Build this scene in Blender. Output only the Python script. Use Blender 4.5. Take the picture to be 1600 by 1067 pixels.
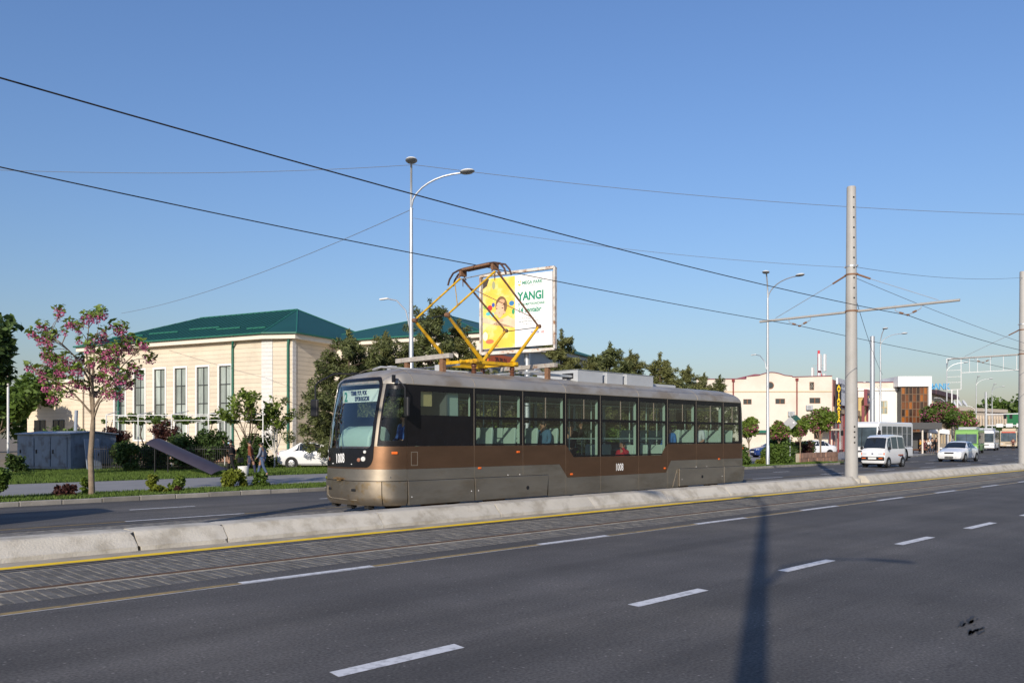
import bpy, bmesh, math, random
from mathutils import Vector, Matrix, Euler, noise as mnoise
import numpy as np

R = math.radians
random.seed(7)
rng = np.random.default_rng(11)
scene = bpy.context.scene
for _o in list(bpy.data.objects):
    bpy.data.objects.remove(_o)
COL = scene.collection

# ---------------------------------------------------------------- camera
# world axes: X along the street, Y across it away from the camera, Z up (metres)
cam_d = bpy.data.cameras.new('camera')
cam = bpy.data.objects.new('camera', cam_d); COL.objects.link(cam)
cam.location = (0, 0, 1.72)
cam.rotation_euler = (R(90), 0, R(45.546 - 90))
cam_d.sensor_width = 36; cam_d.lens = 29.25
cam_d.shift_y = 0.0941
cam_d.clip_start = 0.1; cam_d.clip_end = 9000
scene.camera = cam
scene.render.resolution_x = 1024; scene.render.resolution_y = 682

# ---------------------------------------------------------------- sky, sun, exposure
SUN_EL, SUN_AZ = 23.5, 208.3        # azimuth of the sun, degrees counter-clockwise from +X
world = bpy.data.worlds.new('World'); scene.world = world
world.use_nodes = True
wn = world.node_tree.nodes; wl = world.node_tree.links
bg = wn['Background']
sky = wn.new('ShaderNodeTexSky'); sky.sky_type = 'NISHITA'
sky.sun_disc = False
sky.sun_elevation = R(SUN_EL); sky.sun_rotation = R(90 - SUN_AZ)
sky.altitude = 1500; sky.air_density = 2.0; sky.dust_density = 3.6; sky.ozone_density = 6
wb = wn.new('ShaderNodeMix'); wb.data_type = 'RGBA'; wb.blend_type = 'MULTIPLY'; wb.inputs[0].default_value = 1.0
wb.inputs[7].default_value = (0.79, 0.80, 1.0, 1)          # camera white balance
wl.new(sky.outputs[0], wb.inputs[6]); wl.new(wb.outputs[2], bg.inputs[0]); bg.inputs[1].default_value = 0.142
sun_d = bpy.data.lights.new('sun', 'SUN'); sun = bpy.data.objects.new('sun', sun_d); COL.objects.link(sun)
sun_d.energy = 4.8; sun_d.angle = R(0.53); sun_d.color = (1.0, 0.90, 0.76)
_sd = Vector((math.cos(R(SUN_EL))*math.cos(R(SUN_AZ)), math.cos(R(SUN_EL))*math.sin(R(SUN_AZ)), math.sin(R(SUN_EL))))
sun.rotation_euler = _sd.to_track_quat('Z', 'Y').to_euler()
sun.location = (-30, -20, 40)
scene.view_settings.view_transform = 'Standard'; scene.view_settings.look = 'None'
scene.view_settings.exposure = 0.0; scene.view_settings.gamma = 1.0
scene.view_settings.use_curve_mapping = False

# ---------------------------------------------------------------- materials
MATS = {}
def mat(name, col, rough=0.7, metal=0.0, var=0.0, scale=3.0, bump=0.0, bscale=30.0, col2=None, fac2=0.5, scale2=1.0,
        island=0.0, orand=0.0, spec=0.35, rvar=0.0, stretch=None, emit=0.0, transl=0.0, coat=0.0, world_co=False):
    """procedural Principled material: base colour with noise variation, optional second colour in patches"""
    if name in MATS: return MATS[name]
    m = bpy.data.materials.new(name); m.use_nodes = True
    nt = m.node_tree; N = nt.nodes; L = nt.links
    b = N['Principled BSDF']
    b.inputs['Roughness'].default_value = rough; b.inputs['Metallic'].default_value = metal
    b.inputs['Specular IOR Level'].default_value = spec
    b.inputs['Coat Weight'].default_value = coat
    b.inputs['Coat Roughness'].default_value = 0.08
    co = N.new('ShaderNodeTexCoord')
    src = co.outputs['Object']
    if world_co:
        src = N.new('ShaderNodeNewGeometry').outputs['Position']
    if stretch:
        mp = N.new('ShaderNodeMapping'); mp.inputs['Scale'].default_value = stretch
        L.new(src, mp.inputs[0]); src = mp.outputs[0]
    cur = None
    rgb = N.new('ShaderNodeRGB'); rgb.outputs[0].default_value = (*col, 1); cur = rgb.outputs[0]
    def mixc(fac, a, bb, mode='MIX'):
        x = N.new('ShaderNodeMix'); x.data_type = 'RGBA'; x.blend_type = mode
        if hasattr(fac, 'node'): L.new(fac, x.inputs[0])
        else: x.inputs[0].default_value = fac
        for k, v in ((6, a), (7, bb)):
            if hasattr(v, 'node'): L.new(v, x.inputs[k])
            else: x.inputs[k].default_value = (*v, 1)
        return x.outputs[2]
    def nz(sc, det=6, ro=0.6):
        n = N.new('ShaderNodeTexNoise'); n.inputs['Scale'].default_value = sc
        n.inputs['Detail'].default_value = det; n.inputs['Roughness'].default_value = ro
        L.new(src, n.inputs['Vector']); return n.outputs['Fac']
    def rng_(v, a, bb, c, d):
        x = N.new('ShaderNodeMapRange'); L.new(v, x.inputs[0])
        for k, q in enumerate((a, bb, c, d)): x.inputs[k+1].default_value = q
        return x.outputs[0]
    if col2 is not None:
        cur = mixc(rng_(nz(scale2, 5), 0.62-0.3*fac2, 0.78-0.3*fac2, 0, 1), cur, col2)
    def mul(cur, v):
        x = N.new('ShaderNodeVectorMath'); x.operation = 'SCALE'
        L.new(cur, x.inputs[0]); L.new(v, x.inputs['Scale']); return x.outputs[0]
    if var: cur = mul(cur, rng_(nz(scale), 0.25, 0.75, 1-var, 1+var))
    if island:
        g = N.new('ShaderNodeNewGeometry'); cur = mul(cur, rng_(g.outputs['Random Per Island'], 0, 1, 1-island, 1+island))
    if orand:
        g = N.new('ShaderNodeObjectInfo'); cur = mul(cur, rng_(g.outputs['Random'], 0, 1, 1-orand, 1+orand))
    L.new(cur, b.inputs['Base Color'])
    if rvar: L.new(rng_(nz(scale*1.7), 0.3, 0.7, max(0.03, rough-rvar), min(1, rough+rvar)), b.inputs['Roughness'])
    if bump:
        bp = N.new('ShaderNodeBump'); bp.inputs['Strength'].default_value = bump; bp.inputs['Distance'].default_value = 0.02
        L.new(nz(bscale, 4), bp.inputs['Height']); L.new(bp.outputs[0], b.inputs['Normal'])
    if emit:
        L.new(cur, b.inputs['Emission Color']); b.inputs['Emission Strength'].default_value = emit
    if transl:
        tr = N.new('ShaderNodeBsdfTranslucent'); L.new(cur, tr.inputs[0])
        mx = N.new('ShaderNodeMixShader'); mx.inputs[0].default_value = transl
        L.new(b.outputs[0], mx.inputs[1]); L.new(tr.outputs[0], mx.inputs[2])
        L.new(mx.outputs[0], N['Material Output'].inputs[0])
    MATS[name] = m
    return m

def glass_mat(name, tint, refl=1.0, rough=0.02):
    if name in MATS: return MATS[name]
    m = bpy.data.materials.new(name); m.use_nodes = True
    nt = m.node_tree; N = nt.nodes; L = nt.links
    for n in list(N):
        if n.type == 'BSDF_PRINCIPLED': N.remove(n)
    tr = N.new('ShaderNodeBsdfTransparent'); tr.inputs[0].default_value = (*tint, 1)
    gl = N.new('ShaderNodeBsdfGlossy'); gl.inputs['Roughness'].default_value = rough
    lw = N.new('ShaderNodeLayerWeight'); lw.inputs[0].default_value = 0.5
    pw_ = N.new('ShaderNodeMath'); pw_.operation = 'POWER'; pw_.inputs[1].default_value = 4.0; L.new(lw.outputs['Facing'], pw_.inputs[0])
    mu = N.new('ShaderNodeMath'); mu.operation = 'MULTIPLY_ADD'; mu.inputs[1].default_value = 0.9*refl; mu.inputs[2].default_value = 0.06*refl; mu.use_clamp = True
    L.new(pw_.outputs[0], mu.inputs[0])
    mx = N.new('ShaderNodeMixShader'); L.new(mu.outputs[0], mx.inputs[0])
    L.new(tr.outputs[0], mx.inputs[1]); L.new(gl.outputs[0], mx.inputs[2])
    L.new(mx.outputs[0], N['Material Output'].inputs[0])
    MATS[name] = m
    return m

# ---------------------------------------------------------------- mesh helpers
class MB:
    """collects shapes; build() links them as ONE mesh object"""
    def __init__(s): s.v = []; s.f = []
    def quad(s, a, b, c, d):
        n = len(s.v); s.v += [tuple(a), tuple(b), tuple(c), tuple(d)]; s.f.append((n, n+1, n+2, n+3)); return s
    def poly(s, pts):
        n = len(s.v); s.v += [tuple(p) for p in pts]; s.f.append(tuple(range(n, n+len(pts)))); return s
    def box(s, x0, x1, y0, y1, z0, z1):
        n = len(s.v)
        s.v += [(x0,y0,z0),(x1,y0,z0),(x1,y1,z0),(x0,y1,z0),(x0,y0,z1),(x1,y0,z1),(x1,y1,z1),(x0,y1,z1)]
        for f in ((0,3,2,1),(4,5,6,7),(0,1,5,4),(1,2,6,5),(2,3,7,6),(3,0,4,7)): s.f.append(tuple(n+i for i in f))
        return s
    def cbox(s, c, sz, rot=None):
        hx, hy, hz = sz[0]/2, sz[1]/2, sz[2]/2
        n = len(s.v); M = rot if rot is not None else Matrix.Identity(3); c = Vector(c)
        for p in ((-hx,-hy,-hz),(hx,-hy,-hz),(hx,hy,-hz),(-hx,hy,-hz),(-hx,-hy,hz),(hx,-hy,hz),(hx,hy,hz),(-hx,hy,hz)):
            s.v.append(tuple(M @ Vector(p) + c))
        for f in ((0,3,2,1),(4,5,6,7),(0,1,5,4),(1,2,6,5),(2,3,7,6),(3,0,4,7)): s.f.append(tuple(n+i for i in f))
        return s
    def bar(s, a, b, w, h=None):
        """square bar between two points"""
        a = Vector(a); b = Vector(b); h = h or w
        q = (b-a).to_track_quat('X', 'Z').to_matrix()
        return s.cbox((a+b)/2, ((b-a).length, w, h), q)
    def tube(s, pts, r, n=8, cap=True):
        pts = [Vector(p) for p in pts]
        rr = r if hasattr(r, '__len__') else [r]*len(pts)
        base = len(s.v); up = None
        for i, p in enumerate(pts):
            t = (pts[min(i+1, len(pts)-1)] - pts[max(i-1, 0)])
            if t.length < 1e-9: t = Vector((0,0,1))
            t.normalize()
            if up is None:
                up = Vector((0,0,1)) if abs(t.z) < 0.9 else Vector((1,0,0))
            x = t.cross(up)
            if x.length < 1e-6: x = t.cross(Vector((0,1,0)))
            x.normalize(); y = x.cross(t).normalized(); up = y
            for k in range(n):
                a = 2*math.pi*k/n
                s.v.append(tuple(p + (x*math.cos(a) + y*math.sin(a))*rr[i]))
        for i in range(len(pts)-1):
            for k in range(n):
                a = base+i*n+k; b = base+i*n+(k+1) % n
                s.f.append((a, b, b+n, a+n))
        if cap:
            s.f.append(tuple(base+k for k in range(n))[::-1]); e = base+(len(pts)-1)*n
            s.f.append(tuple(e+k for k in range(n)))
        return s
    def lathe(s, prof, n=16, c=(0,0,0), axis='z'):
        base = len(s.v)
        for r, z in prof:
            for k in range(n):
                a = 2*math.pi*k/n; u, w = r*math.cos(a), r*math.sin(a)
                p = (u, w, z) if axis == 'z' else ((u, z, w) if axis == 'y' else (z, u, w))
                s.v.append((p[0]+c[0], p[1]+c[1], p[2]+c[2]))
        for i in range(len(prof)-1):
            for k in range(n):
                a = base+i*n+k; b = base+i*n+(k+1) % n
                s.f.append((a, b, b+n, a+n))
        s.f.append(tuple(base+k for k in range(n))[::-1]); e = base+(len(prof)-1)*n
        s.f.append(tuple(e+k for k in range(n)))
        return s
    def grid(s, fn, us, vs, skip=None):
        base = len(s.v); nu, nv = len(us), len(vs)
        for v in vs:
            for u in us: s.v.append(tuple(fn(u, v)))
        for j in range(nv-1):
            for i in range(nu-1):
                if skip and skip((us[i]+us[i+1])/2, (vs[j]+vs[j+1])/2): continue
                a = base+j*nu+i; s.f.append((a, a+1, a+1+nu, a+nu))
        return s
    def prism(s, pts, y0, y1, axis='y'):
        """closed outline (list of 2D points) extruded along an axis"""
        n = len(pts); b = len(s.v)
        for y in (y0, y1):
            for p in pts:
                s.v.append((p[0], y, p[1]) if axis == 'y' else ((p[0], p[1], y) if axis == 'z' else (y, p[0], p[1])))
        s.f.append(tuple(b+i for i in range(n))); s.f.append(tuple(b+n+i for i in range(n))[::-1])
        for i in range(n):
            j = (i+1) % n; s.f.append((b+i, b+n+i, b+n+j, b+j))
        return s
    def frame(s, x0, x1, z0, z1, holes, y0, y1):
        """plate in the XZ plane with rectangular holes (grid aligned)"""
        xs = sorted(set([x0, x1] + [h[0] for h in holes] + [h[1] for h in holes]))
        zs = sorted(set([z0, z1] + [h[2] for h in holes] + [h[3] for h in holes]))
        def inh(x, z): return any(h[0] < x < h[1] and h[2] < z < h[3] for h in holes)
        nx, nz_ = len(xs)-1, len(zs)-1
        solid = [[not inh((xs[i]+xs[i+1])/2, (zs[j]+zs[j+1])/2) for j in range(nz_)] for i in range(nx)]
        def sol(i, j): return 0 <= i < nx and 0 <= j < nz_ and solid[i][j]
        for i in range(nx):
            for j in range(nz_):
                if not solid[i][j]: continue
                a, b, c, d = xs[i], xs[i+1], zs[j], zs[j+1]
                s.quad((a,y0,c),(b,y0,c),(b,y0,d),(a,y0,d)); s.quad((a,y1,c),(a,y1,d),(b,y1,d),(b,y1,c))
                if not sol(i-1, j): s.quad((a,y0,c),(a,y0,d),(a,y1,d),(a,y1,c))
                if not sol(i+1, j): s.quad((b,y0,c),(b,y1,c),(b,y1,d),(b,y0,d))
                if not sol(i, j-1): s.quad((a,y0,c),(a,y1,c),(b,y1,c),(b,y0,c))
                if not sol(i, j+1): s.quad((a,y0,d),(b,y0,d),(b,y1,d),(a,y1,d))
        return s
    def xf(s, M):
        s.v = [tuple(M @ Vector(p)) for p in s.v]; return s
    def mesh(s, name, m, smooth=False):
        me = bpy.data.meshes.new(name); me.from_pydata(s.v, [], s.f)
        if m is not None: me.materials.append(m)
        if smooth:
            me.polygons.foreach_set('use_smooth', [True]*len(me.polygons))
        me.update(); return me
    def build(s, name, m, parent=None, smooth=False, loc=None, rot=None, bevel=0.0, fix=True):
        me = s.mesh(name, m, smooth)
        if fix and len(me.polygons) < 20000:
            bm = bmesh.new(); bm.from_mesh(me); bmesh.ops.recalc_face_normals(bm, faces=bm.faces); bm.to_mesh(me); bm.free()
        o = bpy.data.objects.new(name, me); COL.objects.link(o)
        if parent is not None: o.parent = parent
        if loc is not None: o.location = loc
        if rot is not None: o.rotation_euler = rot
        if bevel:
            md = o.modifiers.new('bevel', 'BEVEL'); md.width = bevel; md.segments = 2; md.limit_method = 'ANGLE'; md.angle_limit = R(40)
        if smooth:
            try: me.set_sharp_from_angle(angle=R(38))
            except Exception: pass
        return o

def tag(o, label=None, cat=None, group=None, kind=None):
    if label: o['label'] = label
    if cat: o['category'] = cat
    if group: o['group'] = group
    if kind: o['kind'] = kind
    return o
def thing(name, label, cat, loc=(0,0,0), rz=0.0, group=None):
    o = bpy.data.objects.new(name, None); COL.objects.link(o)
    o.empty_display_size = 0.2; o.location = loc; o.rotation_euler = (0, 0, rz)
    return tag(o, label, cat, group)
def struct(o): o['kind'] = 'structure'; return o
def copy_tree(o, parent=None):
    c = o.copy(); COL.objects.link(c); c.parent = parent
    for ch in o.children: copy_tree(ch, c)
    return c
def rotz(a): return Matrix.Rotation(a, 3, 'Z')

def text_mesh(name, body, size, m, parent, loc, rot, sx=1.0, bold=0.0, depth=0.004, align='LEFT', spacing=1.0):
    cu = bpy.data.curves.new(name, 'FONT'); cu.body = body; cu.size = size; cu.offset = bold
    cu.extrude = depth; cu.align_x = align; cu.space_character = spacing; cu.resolution_u = 3
    t = bpy.data.objects.new(name+'_src', cu); COL.objects.link(t)
    bpy.context.view_layer.update()
    me = bpy.data.meshes.new_from_object(t.evaluated_get(bpy.context.evaluated_depsgraph_get()))
    bpy.data.objects.remove(t); bpy.data.curves.remove(cu)
    for v in me.vertices: v.co.x *= sx
    me.name = name; me.materials.clear(); me.materials.append(m)
    o = bpy.data.objects.new(name, me); COL.objects.link(o); o.parent = parent
    o.location = loc; o.rotation_euler = rot
    return o

# ---------------------------------------------------------------- foliage
def leaf_mesh(name, centres, radii, n, size, m, flat=0.7, aspect=1.6, droop=0.0, shell=0.0, sizevar=0.65, upbias=0.0, seed=0):
    """n small leaf quads spread through the clumps (centres, radii)"""
    r = np.random.default_rng(seed+101)
    C = np.asarray(centres, float).reshape(-1, 3); Rd = np.asarray(radii, float)
    if Rd.ndim == 1: Rd = np.stack([Rd, Rd, Rd*flat], 1)
    w = Rd.prod(1)**0.67; w /= w.sum()
    idx = r.choice(len(C), n, p=w)
    d = r.normal(size=(n, 3)); d /= np.linalg.norm(d, axis=1)[:, None]
    rad = r.random(n)**(1/3) if not shell else (shell + (1-shell)*r.random(n))
    P = C[idx] + d*rad[:, None]*Rd[idx]
    a = r.normal(size=(n, 3)); a[:, 2] = a[:, 2]*0.6 - droop; a /= np.linalg.norm(a, axis=1)[:, None]
    nn = r.normal(size=(n, 3)); nn[:, 2] += upbias
    b = np.cross(a, nn); b /= (np.linalg.norm(b, axis=1)[:, None]+1e-9)
    s = size*(1 + sizevar*(r.random(n)*2-1))
    L = a*(s*aspect*0.5)[:, None]; W = b*(s*0.5)[:, None]
    V = np.stack([P-L, P+W-L*0.1, P+L, P-W-L*0.1], 1).reshape(-1, 3)
    me = bpy.data.meshes.new(name)
    me.vertices.add(n*4); me.vertices.foreach_set('co', V.ravel().astype(np.float32))
    me.loops.add(n*4); me.loops.foreach_set('vertex_index', np.arange(n*4, dtype=np.int32))
    me.polygons.add(n); me.polygons.foreach_set('loop_start', np.arange(0, n*4, 4, dtype=np.int32))
    me.update(calc_edges=True); me.materials.append(m)
    return me
def link(name, me, parent=None, loc=None):
    o = bpy.data.objects.new(name, me); COL.objects.link(o)
    if parent is not None: o.parent = parent
    if loc is not None: o.location = loc
    return o

# ================================================================ materials list
def asphalt_mat(name, base, warm):
    m = mat(name, base, rough=0.82, var=0.24, scale=0.5, col2=warm, fac2=0.5, scale2=0.16, bump=0.35, bscale=160, spec=0.3)
    nt = m.node_tree; N = nt.nodes; L = nt.links; b = N['Principled BSDF']
    src = b.inputs['Base Color'].links[0].from_socket
    co = N.new('ShaderNodeTexCoord')
    def mulrange(cur, fac, a, bb, c, d):
        mr = N.new('ShaderNodeMapRange'); L.new(fac, mr.inputs[0])
        for k, q in enumerate((a, bb, c, d)): mr.inputs[k+1].default_value = q
        x = N.new('ShaderNodeVectorMath'); x.operation = 'SCALE'; L.new(cur, x.inputs[0]); L.new(mr.outputs[0], x.inputs['Scale'])
        return x.outputs[0]
    n = N.new('ShaderNodeTexNoise'); n.inputs['Scale'].default_value = 38; n.inputs['Detail'].default_value = 3
    L.new(co.outputs['Object'], n.inputs['Vector'])
    cur = mulrange(src, n.outputs['Fac'], 0.3, 0.75, 0.62, 1.45)
    # bright aggregate specks
    v = N.new('ShaderNodeTexVoronoi'); v.inputs['Scale'].default_value = 9
    L.new(co.outputs['Object'], v.inputs['Vector'])
    cur = mulrange(cur, v.outputs['Distance'], 0.04, 0.13, 2.6, 1.0)
    # worn tracks lengthways
    mp = N.new('ShaderNodeMapping'); mp.inputs['Scale'].default_value = (0.03, 0.9, 1)
    L.new(co.outputs['Object'], mp.inputs[0])
    n2 = N.new('ShaderNodeTexNoise'); n2.inputs['Scale'].default_value = 1.3; n2.inputs['Detail'].default_value = 4
    L.new(mp.outputs[0], n2.inputs['Vector'])
    cur = mulrange(cur, n2.outputs['Fac'], 0.35, 0.65, 0.80, 1.18)
    # oil drips: sparse dark spots
    mp3 = N.new('ShaderNodeMapping'); mp3.inputs['Scale'].default_value = (0.5, 1.4, 1)
    L.new(co.outputs['Object'], mp3.inputs[0])
    v2 = N.new('ShaderNodeTexNoise'); v2.inputs['Scale'].default_value = 3.4; v2.inputs['Detail'].default_value = 7; v2.inputs['Roughness'].default_value = 0.7
    L.new(mp3.outputs[0], v2.inputs['Vector'])
    cur = mulrange(cur, v2.outputs['Fac'], 0.60, 0.70, 1.0, 0.66)
    L.new(cur, b.inputs['Base Color'])
    return m
M_ASPH = asphalt_mat('asphalt', (0.092, 0.086, 0.082), (0.112, 0.103, 0.094))
M_ASPH2 = asphalt_mat('asphalt_far', (0.092, 0.088, 0.086), (0.108, 0.10, 0.092))
M_PAVER = mat('paver_stone', (0.125, 0.118, 0.108), rough=0.8, var=0.2, scale=9, bump=0.5, bscale=60, island=0.2, orand=0.22)
M_MORTAR = mat('paver_sand', (0.36, 0.32, 0.25), rough=0.95, var=0.3, scale=6, bump=0.4, bscale=50)
M_FARBED = mat('far_track_paving', (0.135, 0.128, 0.12), rough=0.9, var=0.35, scale=5, bump=0.3, bscale=30, col2=(0.27, 0.245, 0.20), fac2=0.5, scale2=7)
M_DUST = mat('dusty_strip', (0.38, 0.335, 0.265), rough=0.95, var=0.25, scale=2.5, bump=0.4, bscale=50, col2=(0.27, 0.24, 0.19), fac2=0.5, scale2=1.5)
M_RAIL = mat('rail_steel', (0.10, 0.10, 0.12), rough=0.35, metal=0.9, var=0.2, scale=8)
M_RAILR = mat('rail_rust', (0.11, 0.066, 0.045), rough=0.75, metal=0.3, var=0.3, scale=12)
M_WHITE = mat('road_paint_white', (0.62, 0.62, 0.63), rough=0.8, var=0.14, scale=7, col2=(0.38, 0.38, 0.39), fac2=0.42, scale2=11)
M_YELLOW = mat('road_paint_yellow', (0.88, 0.58, 0.010), rough=0.8, var=0.10, scale=6, col2=(0.66, 0.44, 0.05), fac2=0.3, scale2=10)
M_TAN = mat('road_paint_worn_yellow', (0.30, 0.215, 0.09), rough=0.85, var=0.25, scale=8, col2=(0.16, 0.13, 0.08), fac2=0.45, scale2=6)
M_CONC = mat('barrier_concrete', (0.50, 0.465, 0.40), rough=0.9, var=0.12, scale=1.6, bump=0.5, bscale=30, col2=(0.37, 0.335, 0.275), fac2=0.5, scale2=2.6, orand=0.06)
M_KERB = mat('kerb_stone', (0.24, 0.225, 0.20), rough=0.9, var=0.2, scale=3, orand=0.2, bump=0.3)
M_EARTH = mat('earth', (0.22, 0.18, 0.13), rough=0.95, var=0.2, scale=0.3, world_co=True)
M_TURF = mat('turf_soil', (0.075, 0.095, 0.03), rough=0.95, var=0.35, scale=1.4, col2=(0.13, 0.12, 0.06), fac2=0.4, scale2=0.8)
M_PATH = mat('path_paving', (0.24, 0.235, 0.235), rough=0.9, var=0.12, scale=0.8, bump=0.2)
M_REDKERB = mat('red_edging', (0.36, 0.18, 0.13), rough=0.9, var=0.15, orand=0.1)
M_GRASS = mat('grass_blade', (0.11, 0.17, 0.03), rough=0.7, island=0.45, transl=0.35)
M_POLE = mat('pole_grey_paint', (0.365, 0.355, 0.335), rough=0.55, var=0.05, scale=2, col2=(0.33, 0.315, 0.29), fac2=0.4, scale2=1.2)
M_GALV = mat('galvanised_steel', (0.50, 0.52, 0.54), rough=0.42, metal=0.6, var=0.1, scale=3)
M_RUST = mat('rusty_fitting', (0.22, 0.12, 0.07), rough=0.8, metal=0.2, var=0.3, scale=20)
M_WIRE = mat('wire_copper_dark', (0.03, 0.028, 0.03), rough=0.6, metal=0.3)
M_CABLE = mat('cable_grey', (0.16, 0.19, 0.24), rough=0.8)
M_LAMP = mat('lamp_housing', (0.30, 0.31, 0.31), rough=0.5, var=0.1)
M_LAMPW = mat('lamp_lid', (0.72, 0.72, 0.70), rough=0.4)
M_BLACK = mat('black_rubber', (0.012, 0.012, 0.013), rough=0.55)
M_DKMETAL = mat('black_metal', (0.022, 0.022, 0.025), rough=0.4, metal=0.2)
M_SKIN = mat('skin', (0.36, 0.21, 0.14), rough=0.6)
M_HAIR = mat('hair_dark', (0.012, 0.010, 0.009), rough=0.5)
M_SHOE = mat('shoe_dark', (0.03, 0.028, 0.028), rough=0.5)

# ================================================================ ground and street
FAR_KERB = [(-60, 23.6), (0, 23.6), (53, 23.6), (57.5, 26.6), (75, 27.6), (92, 31.0), (110, 35.0), (145, 41.5), (200, 52.0), (320, 76.0)]
def kerb_y(x):
    for (a, b), (c, d) in zip(FAR_KERB, FAR_KERB[1:]):
        if x <= c: return b + (d-b)*(x-a)/(c-a)
    return FAR_KERB[-1][1]

g = MB(); S = 4000
g.quad((-S, -S, -0.06), (S, -S, -0.06), (S, S, -0.06), (-S, S, -0.06)); struct(g.build('ground', M_EARTH))

b = MB(); b.quad((-60, 1.0, 0), (330, 1.0, 0), (330, 9.80, 0), (-60, 9.80, 0)); struct(b.build('near_road', M_ASPH))
b = MB()
b.box(-60, 330, -4.0, 0.85, -0.05, 0.10); struct(b.build('near_pavement', M_PATH))
kr = MB(); kr.box(-60, 330, 0.85, 1.0, -0.05, 0.13); struct(kr.build('near_kerb', M_KERB, bevel=0.02))
# median dust strip under and beside the barrier
b = MB(); b.quad((-60, 12.33, 0.004), (330, 12.33, 0.004), (330, 14.35, 0.004), (-60, 14.35, 0.004)); struct(b.build('median_strip', M_DUST))
# far road out to the kerb line
b = MB(); xs = [-60, 0, 53, 57.5, 66, 75, 83, 92, 101, 110, 127, 145, 172, 200, 260, 320]
for x0, x1 in zip(xs, xs[1:]):
    b.quad((x0, 17.25, 0.0), (x1, 17.25, 0.0), (x1, kerb_y(x1), 0.0), (x0, kerb_y(x0), 0.0))
struct(b.build('far_road', M_ASPH2))
b = MB(); b.quad((-60, 14.35, -0.006), (330, 14.35, -0.006), (330, 17.25, -0.006), (-60, 17.25, -0.006)); struct(b.build('far_track_bed', M_FARBED))

# near track bed: sand bed, then every sett as a piece
bed = MB(); bed.quad((-60, 9.80, -0.008), (330, 9.80, -0.008), (330, 12.33, -0.008), (-60, 12.33, -0.008))
bed = struct(bed.build('near_track_bed', M_MORTAR))
sett = MB(); lx, ly = 0.103, 0.222
sett.poly([(-lx/2,-ly/2,0.0),(lx/2,-ly/2,0.0),(lx/2,ly/2,0.0),(-lx/2,ly/2,0.0)])
e = 0.004
sett = MB(); n0 = 0
top = [(-lx/2+e,-ly/2+e,0),(lx/2-e,-ly/2+e,0),(lx/2-e,ly/2-e,0),(-lx/2+e,ly/2-e,0)]
bot = [(-lx/2,-ly/2,-0.012),(lx/2,-ly/2,-0.012),(lx/2,ly/2,-0.012),(-lx/2,ly/2,-0.012)]
sett.v = top + bot; sett.f = [(0,1,2,3)] + [(4+i, 4+(i+1) % 4, (i+1) % 4, i) for i in range(4)]
sett_me = sett.mesh('sett', M_PAVER)
cols_y = [9.925 + 0.228*k for k in range(3)] + [10.825 + 0.228*k for k in range(6)]  # rows between and beside the rails
rail_y = (10.66, 12.20)
cand = []
for k in range(-20, 620):
    x = 1.4 + 0.115*k
    for q, y in enumerate(cols_y):
        cand.append((x + (0.0 if q < 3 else 0.03) + random.uniform(-.004, .004), y + random.uniform(-.005, .005)))
front = sorted([c for c in cand if c[0] > 0.225*c[1]], key=lambda c: c[0]**2+c[1]**2)
shown = front[:290]; rest = front[290:]
for x, y in shown:
    o = bpy.data.objects.new('sett', sett_me); COL.objects.link(o); o.parent = bed
    o.location = (x, y, random.uniform(-.003, .003)); o.rotation_euler = (random.uniform(-.012, .012), random.uniform(-.012, .012), random.uniform(-.015, .015))
rs = MB()
for x, y in rest:
    n = len(rs.v); h = random.uniform(-.005, .004); sx = random.uniform(.9, 1.02)
    rs.v += [(x+p[0]*sx, y+p[1], p[2]+h) for p in sett.v]; rs.f += [tuple(n+i for i in f) for f in sett.f]
o = rs.build('sett_field', M_PAVER, bed, fix=False); tag(o, kind='stuff')

def rail(y, m, label, z=0.004):
    r_ = thing('tram_rail', label, 'rail', (0, y, 0), group='tram rails')
    a = MB(); a.prism([(-0.030, -0.05), (0.030, -0.05), (0.030, z), (-0.030, z)], -60, 330, 'x'); a.build('rail_head', m, r_)
    a = MB(); a.prism([(0.031, -0.05), (0.068, -0.05), (0.068, -0.0045), (0.031, -0.0045)], -60, 330, 'x'); a.build('flangeway', M_BLACK, r_)
rail(12.20, M_RAIL, 'dark worn tram rail right beside the yellow line')
rail(10.66, M_RAILR, 'rusty tram rail nearest the camera, between the grey setts')
rail(14.82, M_RAIL, 'tram rail under the near side of the tram, behind the concrete barrier')
rail(16.36, M_RAILR, 'tram rail under the far side of the tram')

# road markings
mk = struct(thing('road_markings', None, None)); del_ = None
def sheet(name, x0, x1, y, w, z, m, skew=0.0, parent=None):
    a = MB(); a.quad((x0, y-w/2, z), (x1, y-w/2, z), (x1+skew, y+w/2, z), (x0+skew, y+w/2, z)); return a.build(name, m, parent, fix=False)
nn = 260; a = MB()      # hand painted yellow line, slightly wavy
prev = None
for i in range(nn+1):
    x = -20 + 110*i/nn
    y0 = 12.36 + 0.012*math.sin(x*2.1) + 0.006*math.sin(x*7.3); y1 = 12.57 + 0.012*math.sin(x*1.7+1) + 0.008*math.sin(x*5.9)
    cur = ((x, y0, 0.009), (x, y1, 0.009))
    if prev: a.quad(prev[0], cur[0], cur[1], prev[1])
    prev = cur
a.build('yellow_line', M_YELLOW, mk, fix=False)
sheet('worn_line', -20, 90, 9.27, 0.12, 0.004, M_TAN, parent=mk)
sheet('thin_white_edge', -20, 60, 9.19, 0.022, 0.0048, M_WHITE, parent=mk)
for x0, x1 in ((0.2, 2.0), (4.59, 6.47), (9.70, 11.45), (14.22, 16.12), (18.70, 20.62), (23.15, 24.98), (27.6, 29.45), (32.1, 34), (36.6, 38.5), (41.1, 43), (45.6, 47.5), (50.1, 52)):
    sheet('white_dash', x0, x1, 9.27, 0.13, 0.008, M_WHITE, parent=mk)
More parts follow.
